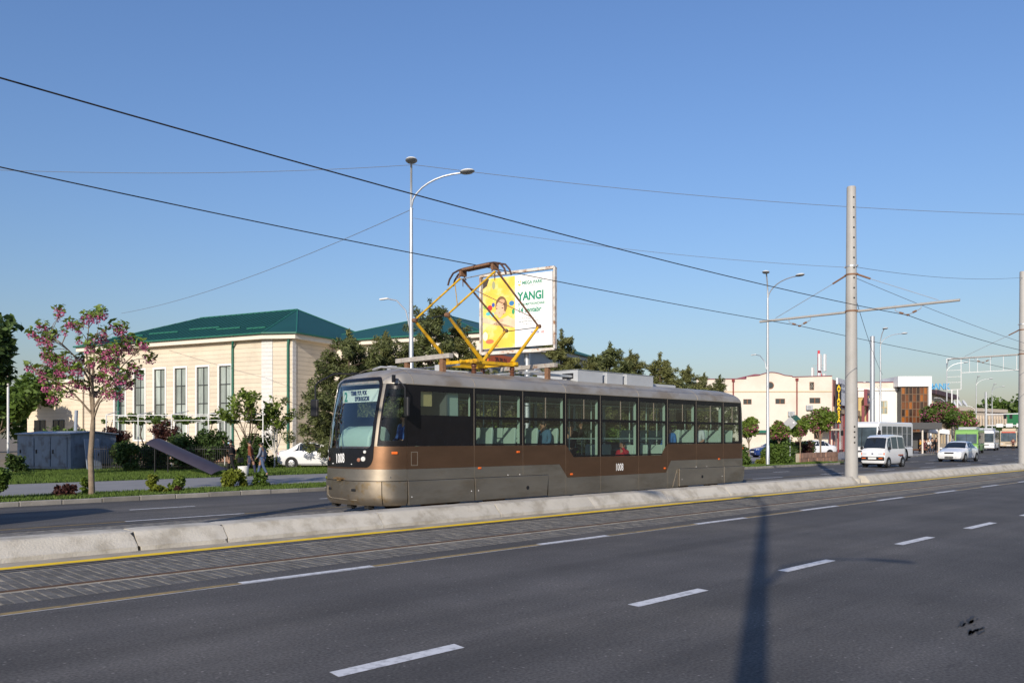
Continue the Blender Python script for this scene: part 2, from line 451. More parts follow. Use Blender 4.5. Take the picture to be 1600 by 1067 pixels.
for x0, x1 in ((3.30, 4.50), (6.85, 8.15), (10.0, 11.40), (13.85, 15.30), (17.2, 18.8), (20.9, 22.5)):
    sheet('lane_dash', x0, x1, 5.22, 0.155, 0.004, M_WHITE, 0.02, mk)
sheet('worn_line', -20, 90, 17.77, 0.10, 0.004, M_TAN, parent=mk)
for k in range(14):
    x0 = 6.3 + 6.3*k; sheet('white_dash', x0, x0+2.6, 17.77, 0.12, 0.008, M_WHITE, parent=mk)
for k in range(16):
    x0 = 2.2 + 5.2*k; sheet('lane_dash', x0, x0+1.6, 20.6, 0.12, 0.004, M_WHITE, parent=mk)
for k in range(18):
    x0 = 57 + 5.2*k; y = 22.6 + (kerb_y(x0)-26)*0.45 if x0 > 66 else 22.6
    sheet('lane_dash', x0, x0+1.6, y, 0.12, 0.004, M_WHITE, parent=mk)

# dark oil stains
M_STAIN = mat('oil_stain', (.04,.04,.042), rough=.7)
for cx, cy, n_ in ((8.12, 2.40, 18), (8.42, 2.56, 14)):
    rs_ = random.Random(int(cx*10))
    for k in range(n_):
        a = MB(); px_, py_ = cx+rs_.gauss(0,.12), cy+rs_.gauss(0,.035); L_ = rs_.uniform(.03,.12); w_ = rs_.uniform(.006,.022)
        pts = []
        for q in range(9): an_ = 6.283*q/9; f_ = rs_.uniform(.6,1.2); pts.append((px_+L_*f_*math.cos(an_), py_+w_*f_*math.sin(an_)+.15*L_*math.cos(an_), .0052))
        a.poly(pts); a.build('oil_stain', M_STAIN, mk, fix=False)

# kerb along the far side, stone by stone
kb = thing('far_kerb', None, None); struct(kb)
ks = MB(); ks.box(0, 0.97, 0, 0.15, -0.05, 0.125); ks_me = ks.mesh('kerb_stone', M_KERB)
x = -6.0
while x < 150:
    x1 = x + 0.985
    y0, y1 = kerb_y(x), kerb_y(x1)
    o = bpy.data.objects.new('kerb_stone', ks_me); COL.objects.link(o); o.parent = kb
    o.location = (x, y0 + random.uniform(-.012, .012), random.uniform(-.012, .01)); o.rotation_euler = (0, 0, math.atan2(y1-y0, x1-x))
    md = o.modifiers.new('bevel', 'BEVEL'); md.width = 0.018; md.segments = 2
    x += 0.985*math.cos(math.atan2(y1-y0, x1-x))

# verge, path, lawn
def band(name, m, y0, y1, z0, z1, x0=-60, x1=56):
    a = MB(); a.quad((x0, y0, z0), (x1, y0, z0), (x1, y1, z1), (x0, y1, z1)); return struct(a.build(name, m, fix=False))
band('grass_verge', M_TURF, 23.74, 26.0, 0.10, 0.09)
band('footpath', M_PATH, 26.1, 34.6, 0.06, 0.02)
band('lawn', M_TURF, 34.6, 54, 0.016, 0.016)
red = MB(); red.box(-60, 56, 26.0, 26.1, -0.02, 0.08); struct(red.build('path_edging', M_REDKERB))
a = MB()       # pavement on the far right beyond the bay
for x0, x1 in zip(xs[2:], xs[3:]):
    a.quad((x0, kerb_y(x0)+0.15, 0.10), (x1, kerb_y(x1)+0.15, 0.10), (x1, kerb_y(x1)+22, 0.06), (x0, kerb_y(x0)+22, 0.06))
struct(a.build('far_pavement', M_PATH, fix=False))
a = MB(); a.quad((18, 36.0, 0.022), (52, 36.0, 0.022), (52, 44.6, 0.022), (18, 44.6, 0.022)); struct(a.build('parking_area', M_PATH, fix=False))

def grass(name, label, x0, x1, y0, y1, n, h, z, seed):
    r = np.random.default_rng(seed); n = int(n)
    p = np.stack([r.uniform(x0, x1, n), r.uniform(y0, y1, n), np.full(n, z)], 1)
    ang = r.uniform(0, 6.283, n); hh = h*(0.5+r.random(n)); w = 0.012 + 0.012*r.random(n)
    dx = np.stack([np.cos(ang)*w, np.sin(ang)*w, np.zeros(n)], 1)
    tip = p + np.stack([r.normal(0, .35, n)*hh, r.normal(0, .35, n)*hh, hh], 1)
    V = np.stack([p-dx, p+dx, tip], 1).reshape(-1, 3)
    me = bpy.data.meshes.new(name); me.vertices.add(3*n); me.vertices.foreach_set('co', V.ravel().astype(np.float32))
    me.loops.add(3*n); me.loops.foreach_set('vertex_index', np.arange(3*n, dtype=np.int32))
    me.polygons.add(n); me.polygons.foreach_set('loop_start', np.arange(0, 3*n, 3, dtype=np.int32)); me.update(calc_edges=True)
    me.materials.append(M_GRASS)
    return tag(link(name, me), label, 'grass', kind='stuff')
grass('verge_grass', 'short green grass on the verge behind the far kerb', 4, 54, 23.8, 26.0, 60000, 0.07, 0.095, 1)
grass('lawn_grass', 'rough lawn between the footpath and the cream hall', 5, 34, 34.7, 47, 90000, 0.11, 0.016, 2)

# ================================================================ concrete median barrier, block by block
bar = thing('median_barrier', 'pale concrete barrier of sloped blocks along the median between the tram tracks', 'barrier', (0, 0, 0))
def barrier_block(x0, x1, seed, clip=None):
    rr = random.Random(seed)
    prof = [(-0.50, -0.02), (-0.495, 0.07), (-0.47, 0.085), (-0.34, 0.215), (-0.30, 0.262), (-0.275, 0.282), (-0.25, 0.290), (0.25, 0.290), (0.275, 0.282), (0.30, 0.262), (0.47, 0.085), (0.495, 0.07), (0.50, -0.02)]
    nx = max(4, int((x1-x0)/0.12)); mb = MB(); xs_ = [x0 + (x1-x0)*i/nx for i in range(nx+1)]
    for i, xx in enumerate(xs_):
        for j, (py, pz) in enumerate(prof):
            d = mnoise.noise(Vector((xx*1.7, j*0.6+seed*3, 0)))*0.006 + mnoise.noise(Vector((xx*9, j*1.3+seed, 4)))*0.006
            end = 0.02 if i in (0, nx) else 0
            chip = 0.0
            if i in (0, nx) and rr.random() < 0.5: chip = rr.uniform(0.0, 0.06 if seed in (2, 3) else 0.018)
            sl = (1 if i == nx else -1)*0 
            mb.v.append((xx + (chip if i == 0 else -chip if i == nx else 0), 13.52 + py*(1-end*0.5) + (d if py < 0 else -d), pz - end*0.4 + d*0.6))
    n = len(prof)
    for i in range(nx):
        for j in range(n-1):
            a_ = i*n+j; mb.f.append((a_, a_+1, a_+1+n, a_+n))
    mb.f.append(tuple(range(n))); mb.f.append(tuple(nx*n+k for k in range(n))[::-1])
    o = mb.build('concrete_block', M_CONC, bar, smooth=True); return o
edges = [-6.0, -2.9, 0.9, 4.82, 6.25, 9.37, 12.46, 15.6, 18.7, 21.85, 25.0, 28.1, 30.78]
k = 0
for x0, x1 in zip(edges, edges[1:]):
    barrier_block(x0+0.006, x1-0.006, k); k += 1
x = 31.85
while x < 75:
    x1 = x+3.1
    if x < 54.0 < x1: x1 = 53.55
    barrier_block(x+0.012, x1-0.012, k); k += 1; x = x1
    if abs(x1-53.55) < 0.01: x = 54.6

# ================================================================ people (built early: the tram carries some)
def skin_mesh(name, pts, edges, radii, m, parent, root=0, sub=1):
    bm = bmesh.new(); lay = bm.verts.layers.skin.verify()
    vs = []
    for p, r in zip(pts, radii):
        v = bm.verts.new(p); v[lay].radius = (r, r) if not hasattr(r, '__len__') else r; vs.append(v)
    vs[root][lay].use_root = True
    for a, b_ in edges: bm.edges.new((vs[a], vs[b_]))
    me = bpy.data.meshes.new(name); bm.to_mesh(me); bm.free(); me.materials.append(m)
    o = bpy.data.objects.new(name, me); COL.objects.link(o); o.parent = parent
    md = o.modifiers.new('skin', 'SKIN'); md.use_smooth_shade = True
    sb = o.modifiers.new('sub', 'SUBSURF'); sb.levels = sub; sb.render_levels = sub
    return o
def person(label, loc, rz, H=1.65, pose='walk', top=(0.03,0.03,0.035), bottom=(0.02,0.02,0.025), hair=True, hairlen=0.0, mask=False,
           sleeves=True, group=None, skirt=False, phase=1.0, name='person', hat=None, coat=0.0, armup=False):
    """facing local -X"""
    k = H/1.70
    t = thing(name, label, 'person', loc, rz, group)
    mt = mat('cloth_%d_%d_%d' % tuple(int(c*500) for c in top), top, rough=0.85, var=0.15, scale=8)
    mbm = mat('cloth_%d_%d_%d' % tuple(int(c*500) for c in bottom), bottom, rough=0.85, var=0.15, scale=8)
    J = {}
    if pose == 'walk':
        s = 0.20*phase
        J['hip'] = (0,0,.92); J['chest'] = (-.02,0,1.28); J['neck'] = (-.03,0,1.43); J['head'] = (-.06,0,1.56); J['crown'] = (-.05,0,1.64)
        J['kl'] = (-s*.75,.09,.50); J['fl'] = (-s*1.15,.09,.07); J['tl'] = (-s*1.15-.14,.09,.035)
        J['kr'] = (s*.35,-.09,.49); J['fr'] = (s*1.3,-.09,.11); J['tr'] = (s*1.3-.13,-.09,.035)
        J['sl'] = (-.02,.19,1.37); J['el'] = (s*.5,.24,1.10); J['hl'] = (s*.35-.06,.23,.87)
        J['sr'] = (-.02,-.19,1.37); J['er'] = (-s*.25,-.24,1.10); J['hr'] = (-s*.8-.05,-.22,.88)
    elif pose == 'stand':
        J['hip'] = (0,0,.92); J['chest'] = (0,0,1.28); J['neck'] = (-.01,0,1.43); J['head'] = (-.03,0,1.56); J['crown'] = (-.02,0,1.64)
        J['kl'] = (-.02,.10,.49); J['fl'] = (.01,.11,.07); J['tl'] = (-.13,.12,.035)
        J['kr'] = (-.01,-.10,.49); J['fr'] = (.02,-.11,.07); J['tr'] = (-.12,-.12,.035)
        J['sl'] = (0,.19,1.37); J['el'] = (.02,.25,1.10); J['hl'] = (-.07,.23,.87)
        J['sr'] = (0,-.19,1.37); J['er'] = (.02,-.25,1.10); J['hr'] = (-.07,-.23,.87)
    else:                       # sit: seat height 0.45 below the hip
        J['hip'] = (0.0,0,.52); J['chest'] = (.03,0,.88); J['neck'] = (.02,0,1.03); J['head'] = (-.01,0,1.16); J['crown'] = (0,0,1.24)
        J['kl'] = (-.42,.10,.50); J['fl'] = (-.42,.10,.08); J['tl'] = (-.55,.10,.04)
        J['kr'] = (-.42,-.10,.50); J['fr'] = (-.40,-.10,.08); J['tr'] = (-.53,-.10,.04)
        J['sl'] = (.02,.19,.97); J['el'] = (-.02,.24,.71); J['hl'] = (-.24,.16,.60)
        J['sr'] = (.02,-.19,.97); J['er'] = (-.02,-.24,.71); J['hr'] = (-.24,-.16,.60)
    if armup:
        J['er'] = (J['sr'][0]-.18, -.25, J['sr'][2]-.06); J['hr'] = (J['sr'][0]-.30, -.20, J['sr'][2]+.20)
    for q in J: J[q] = tuple(c*k for c in J[q])
    def sk(name, names, edges, rad, m, par, sub=1):
        ix = {n: i for i, n in enumerate(names)}
        return skin_mesh(name, [J[n] for n in names], [(ix[a], ix[b_]) for a, b_ in edges], [r*k if not hasattr(r, '__len__') else (r[0]*k, r[1]*k) for r in rad], m, par, 0, sub)
    names = ['hip','chest','neck','head','crown','kl','fl','tl','kr','fr','tr','sl','el','hl','sr','er','hr']
    ed = [('hip','chest'),('chest','neck'),('neck','head'),('head','crown'),('hip','kl'),('kl','fl'),('fl','tl'),('hip','kr'),('kr','fr'),('fr','tr'),
          ('chest','sl'),('sl','el'),('el','hl'),('chest','sr'),('sr','er'),('er','hr')]
    rad = [.125,.13,.052,.088,.075,.062,.042,.032,.062,.042,.032,.062,.042,.033,.062,.042,.033]
    body = sk('body', names, ed, rad, M_SKIN, t)
    nt = ['hip','chest','sl','sr','neck']; et = [('hip','chest'),('chest','sl'),('chest','sr'),('chest','neck')]; rt = [.150+coat,.152,.078,.078,.06]
    if sleeves:
        nt += ['el','er','wl','wr']; 
        J['wl'] = tuple(a*.85+b_*.15 for a, b_ in zip(J['hl'], J['el'])); J['wr'] = tuple(a*.85+b_*.15 for a, b_ in zip(J['hr'], J['er']))
        et += [('sl','el'),('el','wl'),('sr','er'),('er','wr')]; rt += [.056,.056,.044,.044]
    else:
        nt += ['el','er']; J['ml'] = J['el']; et += [('sl','el'),('sr','er')]; rt += [.058,.058]
    sk('jacket' if sleeves else 'shirt', nt, et, rt, mt, t)
    if skirt:
        a = MB(); hz = J['hip'][2]; 
        a.lathe([(.15*k, hz+.10*k), (.17*k, hz-.05*k), (.22*k, hz-.55*k)], 14); a.build('skirt', mbm, t, smooth=True)
    else:
        J['cl'] = tuple(a*.9+b_*.1 for a, b_ in zip(J['fl'], J['kl'])); J['cr'] = tuple(a*.9+b_*.1 for a, b_ in zip(J['fr'], J['kr']))
        J['hipl'] = (J['hip'][0], .07*k, J['hip'][2]-.03*k); J['hipr'] = (J['hip'][0], -.07*k, J['hip'][2]-.03*k)
        sk('trousers', ['hip','hipl','kl','cl','hipr','kr','cr'], [('hip','hipl'),('hipl','kl'),('kl','cl'),('hip','hipr'),('hipr','kr'),('kr','cr')], [.138,.105,.075,.060,.105,.075,.060], mbm, t)
    for f, tt in (('fl','tl'),('fr','tr')):
        a = MB(); p = Vector(J[f]); q = Vector(J[tt])
        a.tube([(p.x+.05*k, p.y, .04*k+min(p.z, q.z)-.03*k), (p.x, p.y, (p.z+q.z)/2), (q.x, q.y, q.z), (q.x-.04*k, q.y, q.z-.005)], [.035*k,.050*k,.046*k,.025*k], 8)
        a.build('shoe', M_SHOE, t, smooth=True)
    for hnd, elb in (('hl','el'),('hr','er')):
        a = MB(); p = Vector(J[hnd]); d = (p-Vector(J[elb])).normalized(); sd = d.cross(Vector((1,0,0)))
        sd = sd.normalized() if sd.length > .1 else Vector((0,1,0))
        for i, ln in enumerate((.075,.085,.09,.08)):
            o_ = p + sd*(.022*(i-1.5))*k; fw = Vector((-1,0,0)) if abs(d.x) < .9 else Vector((0,0,-1))
            a.tube([o_, o_+d*ln*.55*k, o_+(d*ln*.9+fw*.025)*k], [.011*k,.010*k,.007*k], 5)
        o_ = p - d*.02*k + sd*.035*k
        a.tube([o_, o_+(d*.03+sd*.02)*k, o_+(d*.06+sd*.015+Vector((-.02,0,0)))*k], [.012*k,.011*k,.008*k], 5)
        a.build('fingers', M_SKIN, t, smooth=True)
    hc = Vector(J['head'])
    a = MB(); a.tube([hc+Vector((-.085,0,.02))*k, hc+Vector((-.112,0,-.022))*k, hc+Vector((-.085,0,-.03))*k], [.008*k,.016*k,.01*k], 6)
    a.tube([hc+Vector((0,.085,.02))*k, hc+Vector((.005,.098,0))*k, hc+Vector((0,.085,-.03))*k], [.008*k,.016*k,.008*k], 6)
    a.tube([hc+Vector((0,-.085,.02))*k, hc+Vector((.005,-.098,0))*k, hc+Vector((0,-.085,-.03))*k], [.008*k,.016*k,.008*k], 6)
    a.build('nose_and_ears', M_SKIN, t, smooth=True)
    a = MB()
    for s_ in (-1, 1): a.cbox(hc+Vector((-.083, s_*.034, .018))*k, (.012*k, .024*k, .011*k))
    a.build('eyes', M_HAIR, t)
    if mask:
        a = MB(); a.lathe([(.045*k, -.012), (.075*k, .0), (.07*k, .055*k), (.03*k, .075*k)], 10, c=(hc.x-.045*k, hc.y, hc.z-.07*k))
        a.build('face_mask', mat('mask_blue', (.28,.48,.60), rough=.8), t, smooth=True)
    else:
        a = MB(); a.cbox(hc+Vector((-.082, 0, -.058))*k, (.012*k, .045*k, .012*k)); a.build('mouth', mat('lips', (.25,.09,.08)), t)
    if hair:
        a = MB(); prof = [(.078*k, -.03*k-hairlen), (.094*k, .02*k), (.090*k, .065*k), (.066*k, .100*k), (.02*k, .114*k)]
        a.lathe(prof, 14, c=(hc.x+.022*k, hc.y, hc.z)); hm = M_HAIR if hat is None else hat
        a.build('hair' if hat is None else 'headscarf', hm, t, smooth=True)
    return t

# ================================================================ the tram
M_TGREY = mat('tram_grey_metallic', (0.345, 0.30, 0.24), rough=0.43, metal=0.88, col2=(.27,.225,.165), fac2=.35, scale2=1.1, bump=.10, bscale=1.6, var=0.14, scale=1.3, rvar=0.06, stretch=(.6, 1, 2.0))
M_TBROWN = mat('tram_brown_paint', (0.195, 0.110, 0.063), rough=0.44, metal=0.85, bump=.10, bscale=1.6, var=0.12, scale=2.0, rvar=0.05, stretch=(.6, 1, 2.0))
M_TBUMP = mat('tram_bumper_scuffed', (0.345, 0.295, 0.23), rough=0.43, metal=0.9, var=0.12, scale=2, col2=(0.31, 0.225, 0.12), fac2=0.32, scale2=4.5, rvar=0.08)
M_TROOF = mat('tram_roof_silver', (0.375, 0.345, 0.30), rough=0.48, metal=0.45, var=0.16, scale=1.1, col2=(0.29, 0.24, 0.18), fac2=0.5, scale2=1.6, rvar=0.1, stretch=(0.6, 1.2, 1))
M_TBLACK = mat('tram_black_glazing_band', (0.010, 0.0095, 0.011), rough=0.22, var=0.2, scale=3, spec=0.22, rvar=.08)
M_TDARK = mat('tram_underframe', (0.02, 0.019, 0.018), rough=0.85)
M_SEAM = mat('tram_seam', (0.30, 0.26, 0.20), rough=0.5, metal=0.5)
M_MINT = mat('tram_interior_mint', (0.36, 0.49, 0.43), rough=0.5, var=0.05, scale=3)
M_MINTD = mat('tram_interior_grey', (0.12, 0.14, 0.14), rough=0.7)
M_FLOOR = mat('tram_floor', (0.06, 0.07, 0.08), rough=0.8)
M_TGLASS = glass_mat('tram_glass', (0.70, 0.77, 0.73), 1.5)
M_TSHIELD = glass_mat('tram_windshield', (0.80, 0.88, 0.85), 2.2)
M_YPAINT = mat('pantograph_yellow', (0.62, 0.36, 0.012), rough=0.5, var=0.2, scale=6, col2=(0.28, 0.15, 0.04), fac2=0.35, scale2=5)
M_OLDGREY = mat('weathered_beam', (0.36, 0.335, 0.30), rough=0.8, var=0.25, scale=5, col2=(0.22, 0.13, 0.08), fac2=0.3, scale2=4)
M_WHITEBOX = mat('roof_box_white', (0.40, 0.42, 0.44), rough=0.6, var=0.1, scale=2)
M_ORANGE = mat('marker_orange', (0.75, 0.14, 0.02), rough=0.35)
M_LENS = mat('lamp_lens', (0.62, 0.63, 0.60), rough=0.12, spec=0.8)
M_LENSR = mat('lamp_lens_amber', (0.30, 0.12, 0.07), rough=0.2, spec=0.8)
M_NUM = mat('number_white', (0.80, 0.80, 0.78), rough=0.6)
M_GREENTXT = mat('sign_green', (0.02, 0.26, 0.12), rough=0.6)
M_NAVYTXT = mat('sign_navy', (0.03, 0.035, 0.09), rough=0.6)
M_BOARD = mat('sign_board_pale', (0.70, 0.78, 0.74), rough=0.6)

tram = thing('tram', 'brown and grey single-car tram number 1008 with a raised yellow pantograph', 'tram', (10.05, 15.60, 0))
TL, TW, X0 = 15.05, 1.24, 0.87
def lerp_tab(tab, z):
    for (a, b_), (c, d) in zip(tab, tab[1:]):
        if z <= c: return b_ + (d-b_)*(z-a)/(c-a) if z > a else b_
    return tab[-1][1]
NOSE = [(.27,.12),(.36,.05),(.50,.02),(.80,.02),(1.05,.035),(1.45,.07),(2.0,.175),(2.5,.305),(2.88,.42)]
def SF(a, z, off=0.0, rear=False):
    """front (or rear) end surface: a in degrees (-90 near side .. 90 far side), z height"""
    if z <= 2.88:
        nose = lerp_tab(NOSE, z); w = TW - max(0, .36-z)*.5; x0 = X0
    else:
        u = min(.9995, (z-2.88)/.43); cv = math.sqrt(1-u*u); w = TW*cv**.7
        nose = .42 + 1.35*(1-cv); x0 = max(X0, nose+.30)
    if rear:
        nose = .02 + max(0, (z-1.5))*.10 + (0 if z <= 2.88 else .9*(1-math.sqrt(max(0, 1-((z-2.88)/.43)**2)))); x0 = max(.42, nose+.3); e_ = 2/3.2
    else: e_ = 2/2.3
    sa, ca = math.sin(R(a)), max(0.0, math.cos(R(a)))
    y = (w+off)*math.copysign(abs(sa)**e_, sa); x = x0 - (x0-nose+off)*ca**e_
    return (TL-x, y, z) if rear else (x, y, z)
def arange(a, b_, n): return [a + (b_-a)*i/n for i in range(n+1)]
def strip(name, m, a0, a1, zs, off=0.0, rear=False, na=18, parent=tram, skip=None):
    mb = MB(); mb.grid(lambda a, z: SF(a, z, off, rear), arange(a0, a1, na), zs, skip); return mb.build(name, m, parent, smooth=True)
def rr(a0, a1, z0, z1, ra, rb, rt, n=7, taper=0.0):
    """rounded rectangle outline in (angle, height): ra corner half-width in degrees, rb/rt corner heights bottom/top"""
    pts = []
    for (cx, cz, q, rz_) in ((a1-ra, z0+rb, -90, rb), (a1-ra, z1-rt, 0, rt), (a0+ra, z1-rt, 90, rt), (a0+ra, z0+rb, 180, rb)):
        for i in range(n+1):
            t_ = R(q+90*i/n); pts.append((cx + ra*math.cos(t_), cz + rz_*math.sin(t_)))
    # subdivide the straight runs
    out = []
    for i, p in enumerate(pts):
        q = pts[(i+1) % len(pts)]; out.append(p)
        if (i % (n+1)) == n:
            for s_ in range(1, 12): out.append((p[0]+(q[0]-p[0])*s_/12, p[1]+(q[1]-p[1])*s_/12))
    cz = (z0+z1)/2
    return [(a*(1-taper*(z-cz)/(z1-z0)), z) for a, z in out]
def ring_patch(name, m, outer, inner, off0, off1=None, rings=3, parent=tram, rear=False, centre=None, smooth=True):
    """surface between two outlines (same point count); inner=None fills to the centre"""
    mb = MB(); n = len(outer); rows = []
    if inner is None:
        cx = sum(p[0] for p in outer)/n; cz = sum(p[1] for p in outer)/n
        inner = [(cx + (p[0]-cx)*0.02, cz + (p[1]-cz)*0.02) for p in outer]; fill = True
    else: fill = False
    for k_ in range(rings+1):
        f = k_/rings
        for p, q in zip(outer, inner):
            mb.v.append(SF(p[0]+(q[0]-p[0])*f, p[1]+(q[1]-p[1])*f, off0 + ((off1 if off1 is not None else off0)-off0)*f, rear))
    for k_ in range(rings):
        for i in range(n):
            j = (i+1) % n; mb.f.append((k_*n+i, k_*n+j, (k_+1)*n+j, (k_+1)*n+i))
    if fill: mb.f.append(tuple(rings*n+i for i in range(n)))
    if not fill or True:       # turned-in outer edge so that the piece has thickness
        for p in outer: mb.v.append(SF(p[0], p[1], off0-0.02, rear))
        e0 = (rings+1)*n
        for i in range(n): mb.f.append((i, (i+1) % n, e0+(i+1) % n, e0+i))
    return mb.build(name, m, parent, smooth=smooth)

# --- front end
strip('bumper', M_TBUMP, -55, 55, [.27,.30,.36,.45,.6,.72,.77,.79], .018, na=22)
for s_ in (-1, 1):
    strip('bumper_corner', M_TBUMP, s_*56, s_*90, [.27,.30,.36,.45,.6,.72,.77,.79], .016, na=10)
strip('front_apron', M_TGREY, -90, 90, [.805,.85,.95,1.05], 0, na=28)
strip('front_stripe', M_TBROWN, -90, 90, [1.052,1.2,1.35,1.54], 0, na=28)
strip('bumper_shelf', M_TDARK, -90, 90, [.78,.81], -.012, na=28)
for s_ in (-1, 1):
    strip('windscreen_pillar', M_TGREY, s_*38, s_*47, [1.542,1.8,2.1,2.4,2.7,2.88], 0, na=6)
glass_o = rr(-38, 38, 1.50, 2.97, 6, .10, .20, taper=.05); mask_o = rr(-42, 42, 1.09, 3.05, 9, .26, .24, taper=.04)
ring_patch('windscreen_mask', M_TBLACK, mask_o, [(a*.985, z) for a, z in glass_o], .010, .010, 4)
ws = ring_patch('windscreen', M_TSHIELD, glass_o, None, .004, .004, 8)
# cab side windows
for s_ in (-1, 1):
    o_ = rr(46.5, 89.5, 1.545, 2.875, 2, .02, .02); i_ = rr(49.5, 86, 1.66, 2.77, 4, .08, .08)
    o_ = [(s_*a, z) for a, z in o_]; i_ = [(s_*a, z) for a, z in i_]
    ring_patch('cab_window_frame', M_TBLACK, o_, i_, .004, .004, 2)
    ring_patch('cab_window', glass_mat('cab_glass', (.82,.9,.86), .45), i_, None, .001, .001, 6)
# front lamps, number, wiper, coupling cover
def front_disc(name, m, a, z, r, parent=tram, off=.014, bez=True):
    c = Vector(SF(a, z, off)); c2 = Vector(SF(a, z, off+.03)); ax = (c2-c).normalized()
    q = ax.to_track_quat('Z', 'Y').to_matrix()
    def place(mb):
        mb.v = [tuple(q @ Vector(v) + c) for v in mb.v]; return mb
    o = place(MB().lathe([(r*.9, -.01), (r, .004), (r*.85, .014), (r*.3, .018)], 14)).build(name, m, parent, smooth=True)
    if bez: place(MB().lathe([(r*1.0, -.012), (r*1.18, -.01), (r*1.18, .006), (r*1.0, .008)], 14)).build('bezel', M_DKMETAL, o)
    return o
for s_ in (-1, 1):
    front_disc('headlight', M_LENS, s_*29.5, 1.27, .055); front_disc('fog_lamp', M_LENSR, s_*23.5, 1.25, .045)
    front_disc('indicator_lamp', M_LENS, s_*31, 1.42, .036); front_disc('marker_bolt', M_NUM, s_*14, 1.155, .012, bez=False)
nx, ny, nz_ = SF(0, 1.27, .016)
text_mesh('fleet_number', '1008', .29, M_NUM, tram, (nx-.012, .22, 1.17), (R(90), R(-3), R(-90)), sx=.60, bold=.003, depth=.003)
w_ = MB(); p0 = Vector(SF(2, 1.40, .03)); p1 = Vector(SF(18, 2.05, .04))
w_.tube([p0, p0.lerp(p1, .5)+Vector((-.05,0,0)), p1], .012, 6); w_.tube([Vector(SF(10, 1.55, .03)), Vector(SF(22, 2.45, .03))], .010, 6); w_.build('wiper', M_BLACK, tram)
c_ = MB()
c_.cbox((-.01, .05, .84), (.10, .30, .03)); c_.cbox((-.03, .0, .815), (.06, .10, .05)); c_.tube([(-.02,.14,.86),(-.06,-.10,.862)], .012, 6); c_.build('coupler_latch', mat('coupler_brown', (.20,.13,.06), rough=.6, metal=.4), tram)
for s_ in (-1, 1):
    q = Vector(SF(s_*18, .60, .021)); c_ = MB(); c_.cbox(q, (.03, .13, .055), rotz(R(-s_*5))); c_.build('bumper_slot', M_BLACK, tram, bevel=.01)
ln = MB(); ln.tube([SF(a, z, .022) for a, z in [(26,.66),(27,.46),(20,.40),(0,.39),(-22,.385)]], .012, 6); ln.build('bumper_crease', M_SEAM, tram, smooth=True)
for a in (28, -4, -30):
    q = Vector(SF(a, .27, 0)); c_ = MB(); c_.cbox((q.x+.10, q.y, .235), (.16,.14,.07)); c_.cbox((q.x+.14, q.y, .20), (.06,.05,.05)); c_.build('tow_bracket', M_TDARK, tram)
# destination board behind the windscreen
db = MB(); db.box(.585, .60, -.62, .80, 2.52, 2.80); db = db.build('destination_board', M_BOARD, tram)
text_mesh('route_number', '2', .30, M_GREENTXT, db, (.577, .72, 2.55), (R(90), 0, R(-90)), sx=.8, bold=.008, depth=.002)
text_mesh('destination_text', "TEMIR YO'L VOK", .135, M_NAVYTXT, db, (.577, .46, 2.68), (R(90), 0, R(-90)), sx=.62, bold=.004, depth=.002)
text_mesh('destination_text', 'SIYOB BOZORI', .135, M_NAVYTXT, db, (.577, .30, 2.55), (R(90), 0, R(-90)), sx=.62, bold=.004, depth=.002)
# dashboard and cab
d_ = MB(); d_.lathe([(.0,0),(.001,0)], 4)
d_ = MB()
prof = [(.42,1.0),(.34,1.5),(.36,1.72),(.45,1.90),(.60,1.98),(.85,1.96),(.95,1.80),(.95,1.0)]
d_.prism([(p[0], p[1]) for p in prof], -.55, .62); d_.build('dashboard', M_MINT, tram, smooth=True, bevel=.05)
d_ = MB(); d_.box(2.02, 2.06, -1.18, -.10, .95, 2.75); d_.box(2.02, 2.06, -.10, .40, 2.3, 2.75); d_.build('cab_partition', M_MINTD, tram)
d_ = MB(); d_.box(2.10, 2.42, -1.12, -.80, .95, 2.74); d_.build('cabinet', M_MINT, tram)
d_ = MB(); d_.box(.98, 1.62, -1.165, -1.155, 2.42, 2.76); d_.build('sun_blind', mat('blind_tan', (.50,.42,.20), rough=.8), tram)
def seat_shape(z=0):
    s_ = MB(); s_.prism([(-.22,.40),(.20,.42),(.24,.47),(.30,.98),(.27,1.08),(.235,1.06),(.185,.50),(-.22,.47)], -.21, .21); return s_
def make_seat(x, y, z, me=[None]):
    if me[0] is None:
        s0 = seat_shape().build('seat', M_MINT, tram, bevel=.02); me[0] = s0.data; o = s0
        pd = MB(); pd.box(-.05,.05,-.05,.05,0,.40); s0['pd'] = 0
        del s0['pd']
    else:
        o = bpy.data.objects.new('seat', me[0]); COL.objects.link(o); o.parent = tram
        md = o.modifiers.new('bevel', 'BEVEL'); md.width = .02; md.segments = 2
    o.location = (x, y, z)
    gb = MB(); gb.tube([(x+.30, y-.17, z+1.0), (x+.32, y-.16, z+1.14), (x+.32, y+.16, z+1.14), (x+.30, y+.17, z+1.0)], .014, 6); gb.build('grab_handle', M_DKMETAL, o.parent)
for x in (3.25, 4.02, 4.80, 5.55, 11.0, 11.75, 12.5, 13.3, 14.05):
    make_seat(x, -.92, .90); make_seat(x+.05, .92, .90)
    if x > 11.5 or x < 5: make_seat(x, -.46, .90)
for x in (6.6, 8.2, 9.3, 10.0): make_seat(x, .92, .45)
make_seat(9.4, -.92, .45); make_seat(10.15, -.92, .45); make_seat(8.75, -.92, .45)
make_seat(1.42, -.45, 1.0)

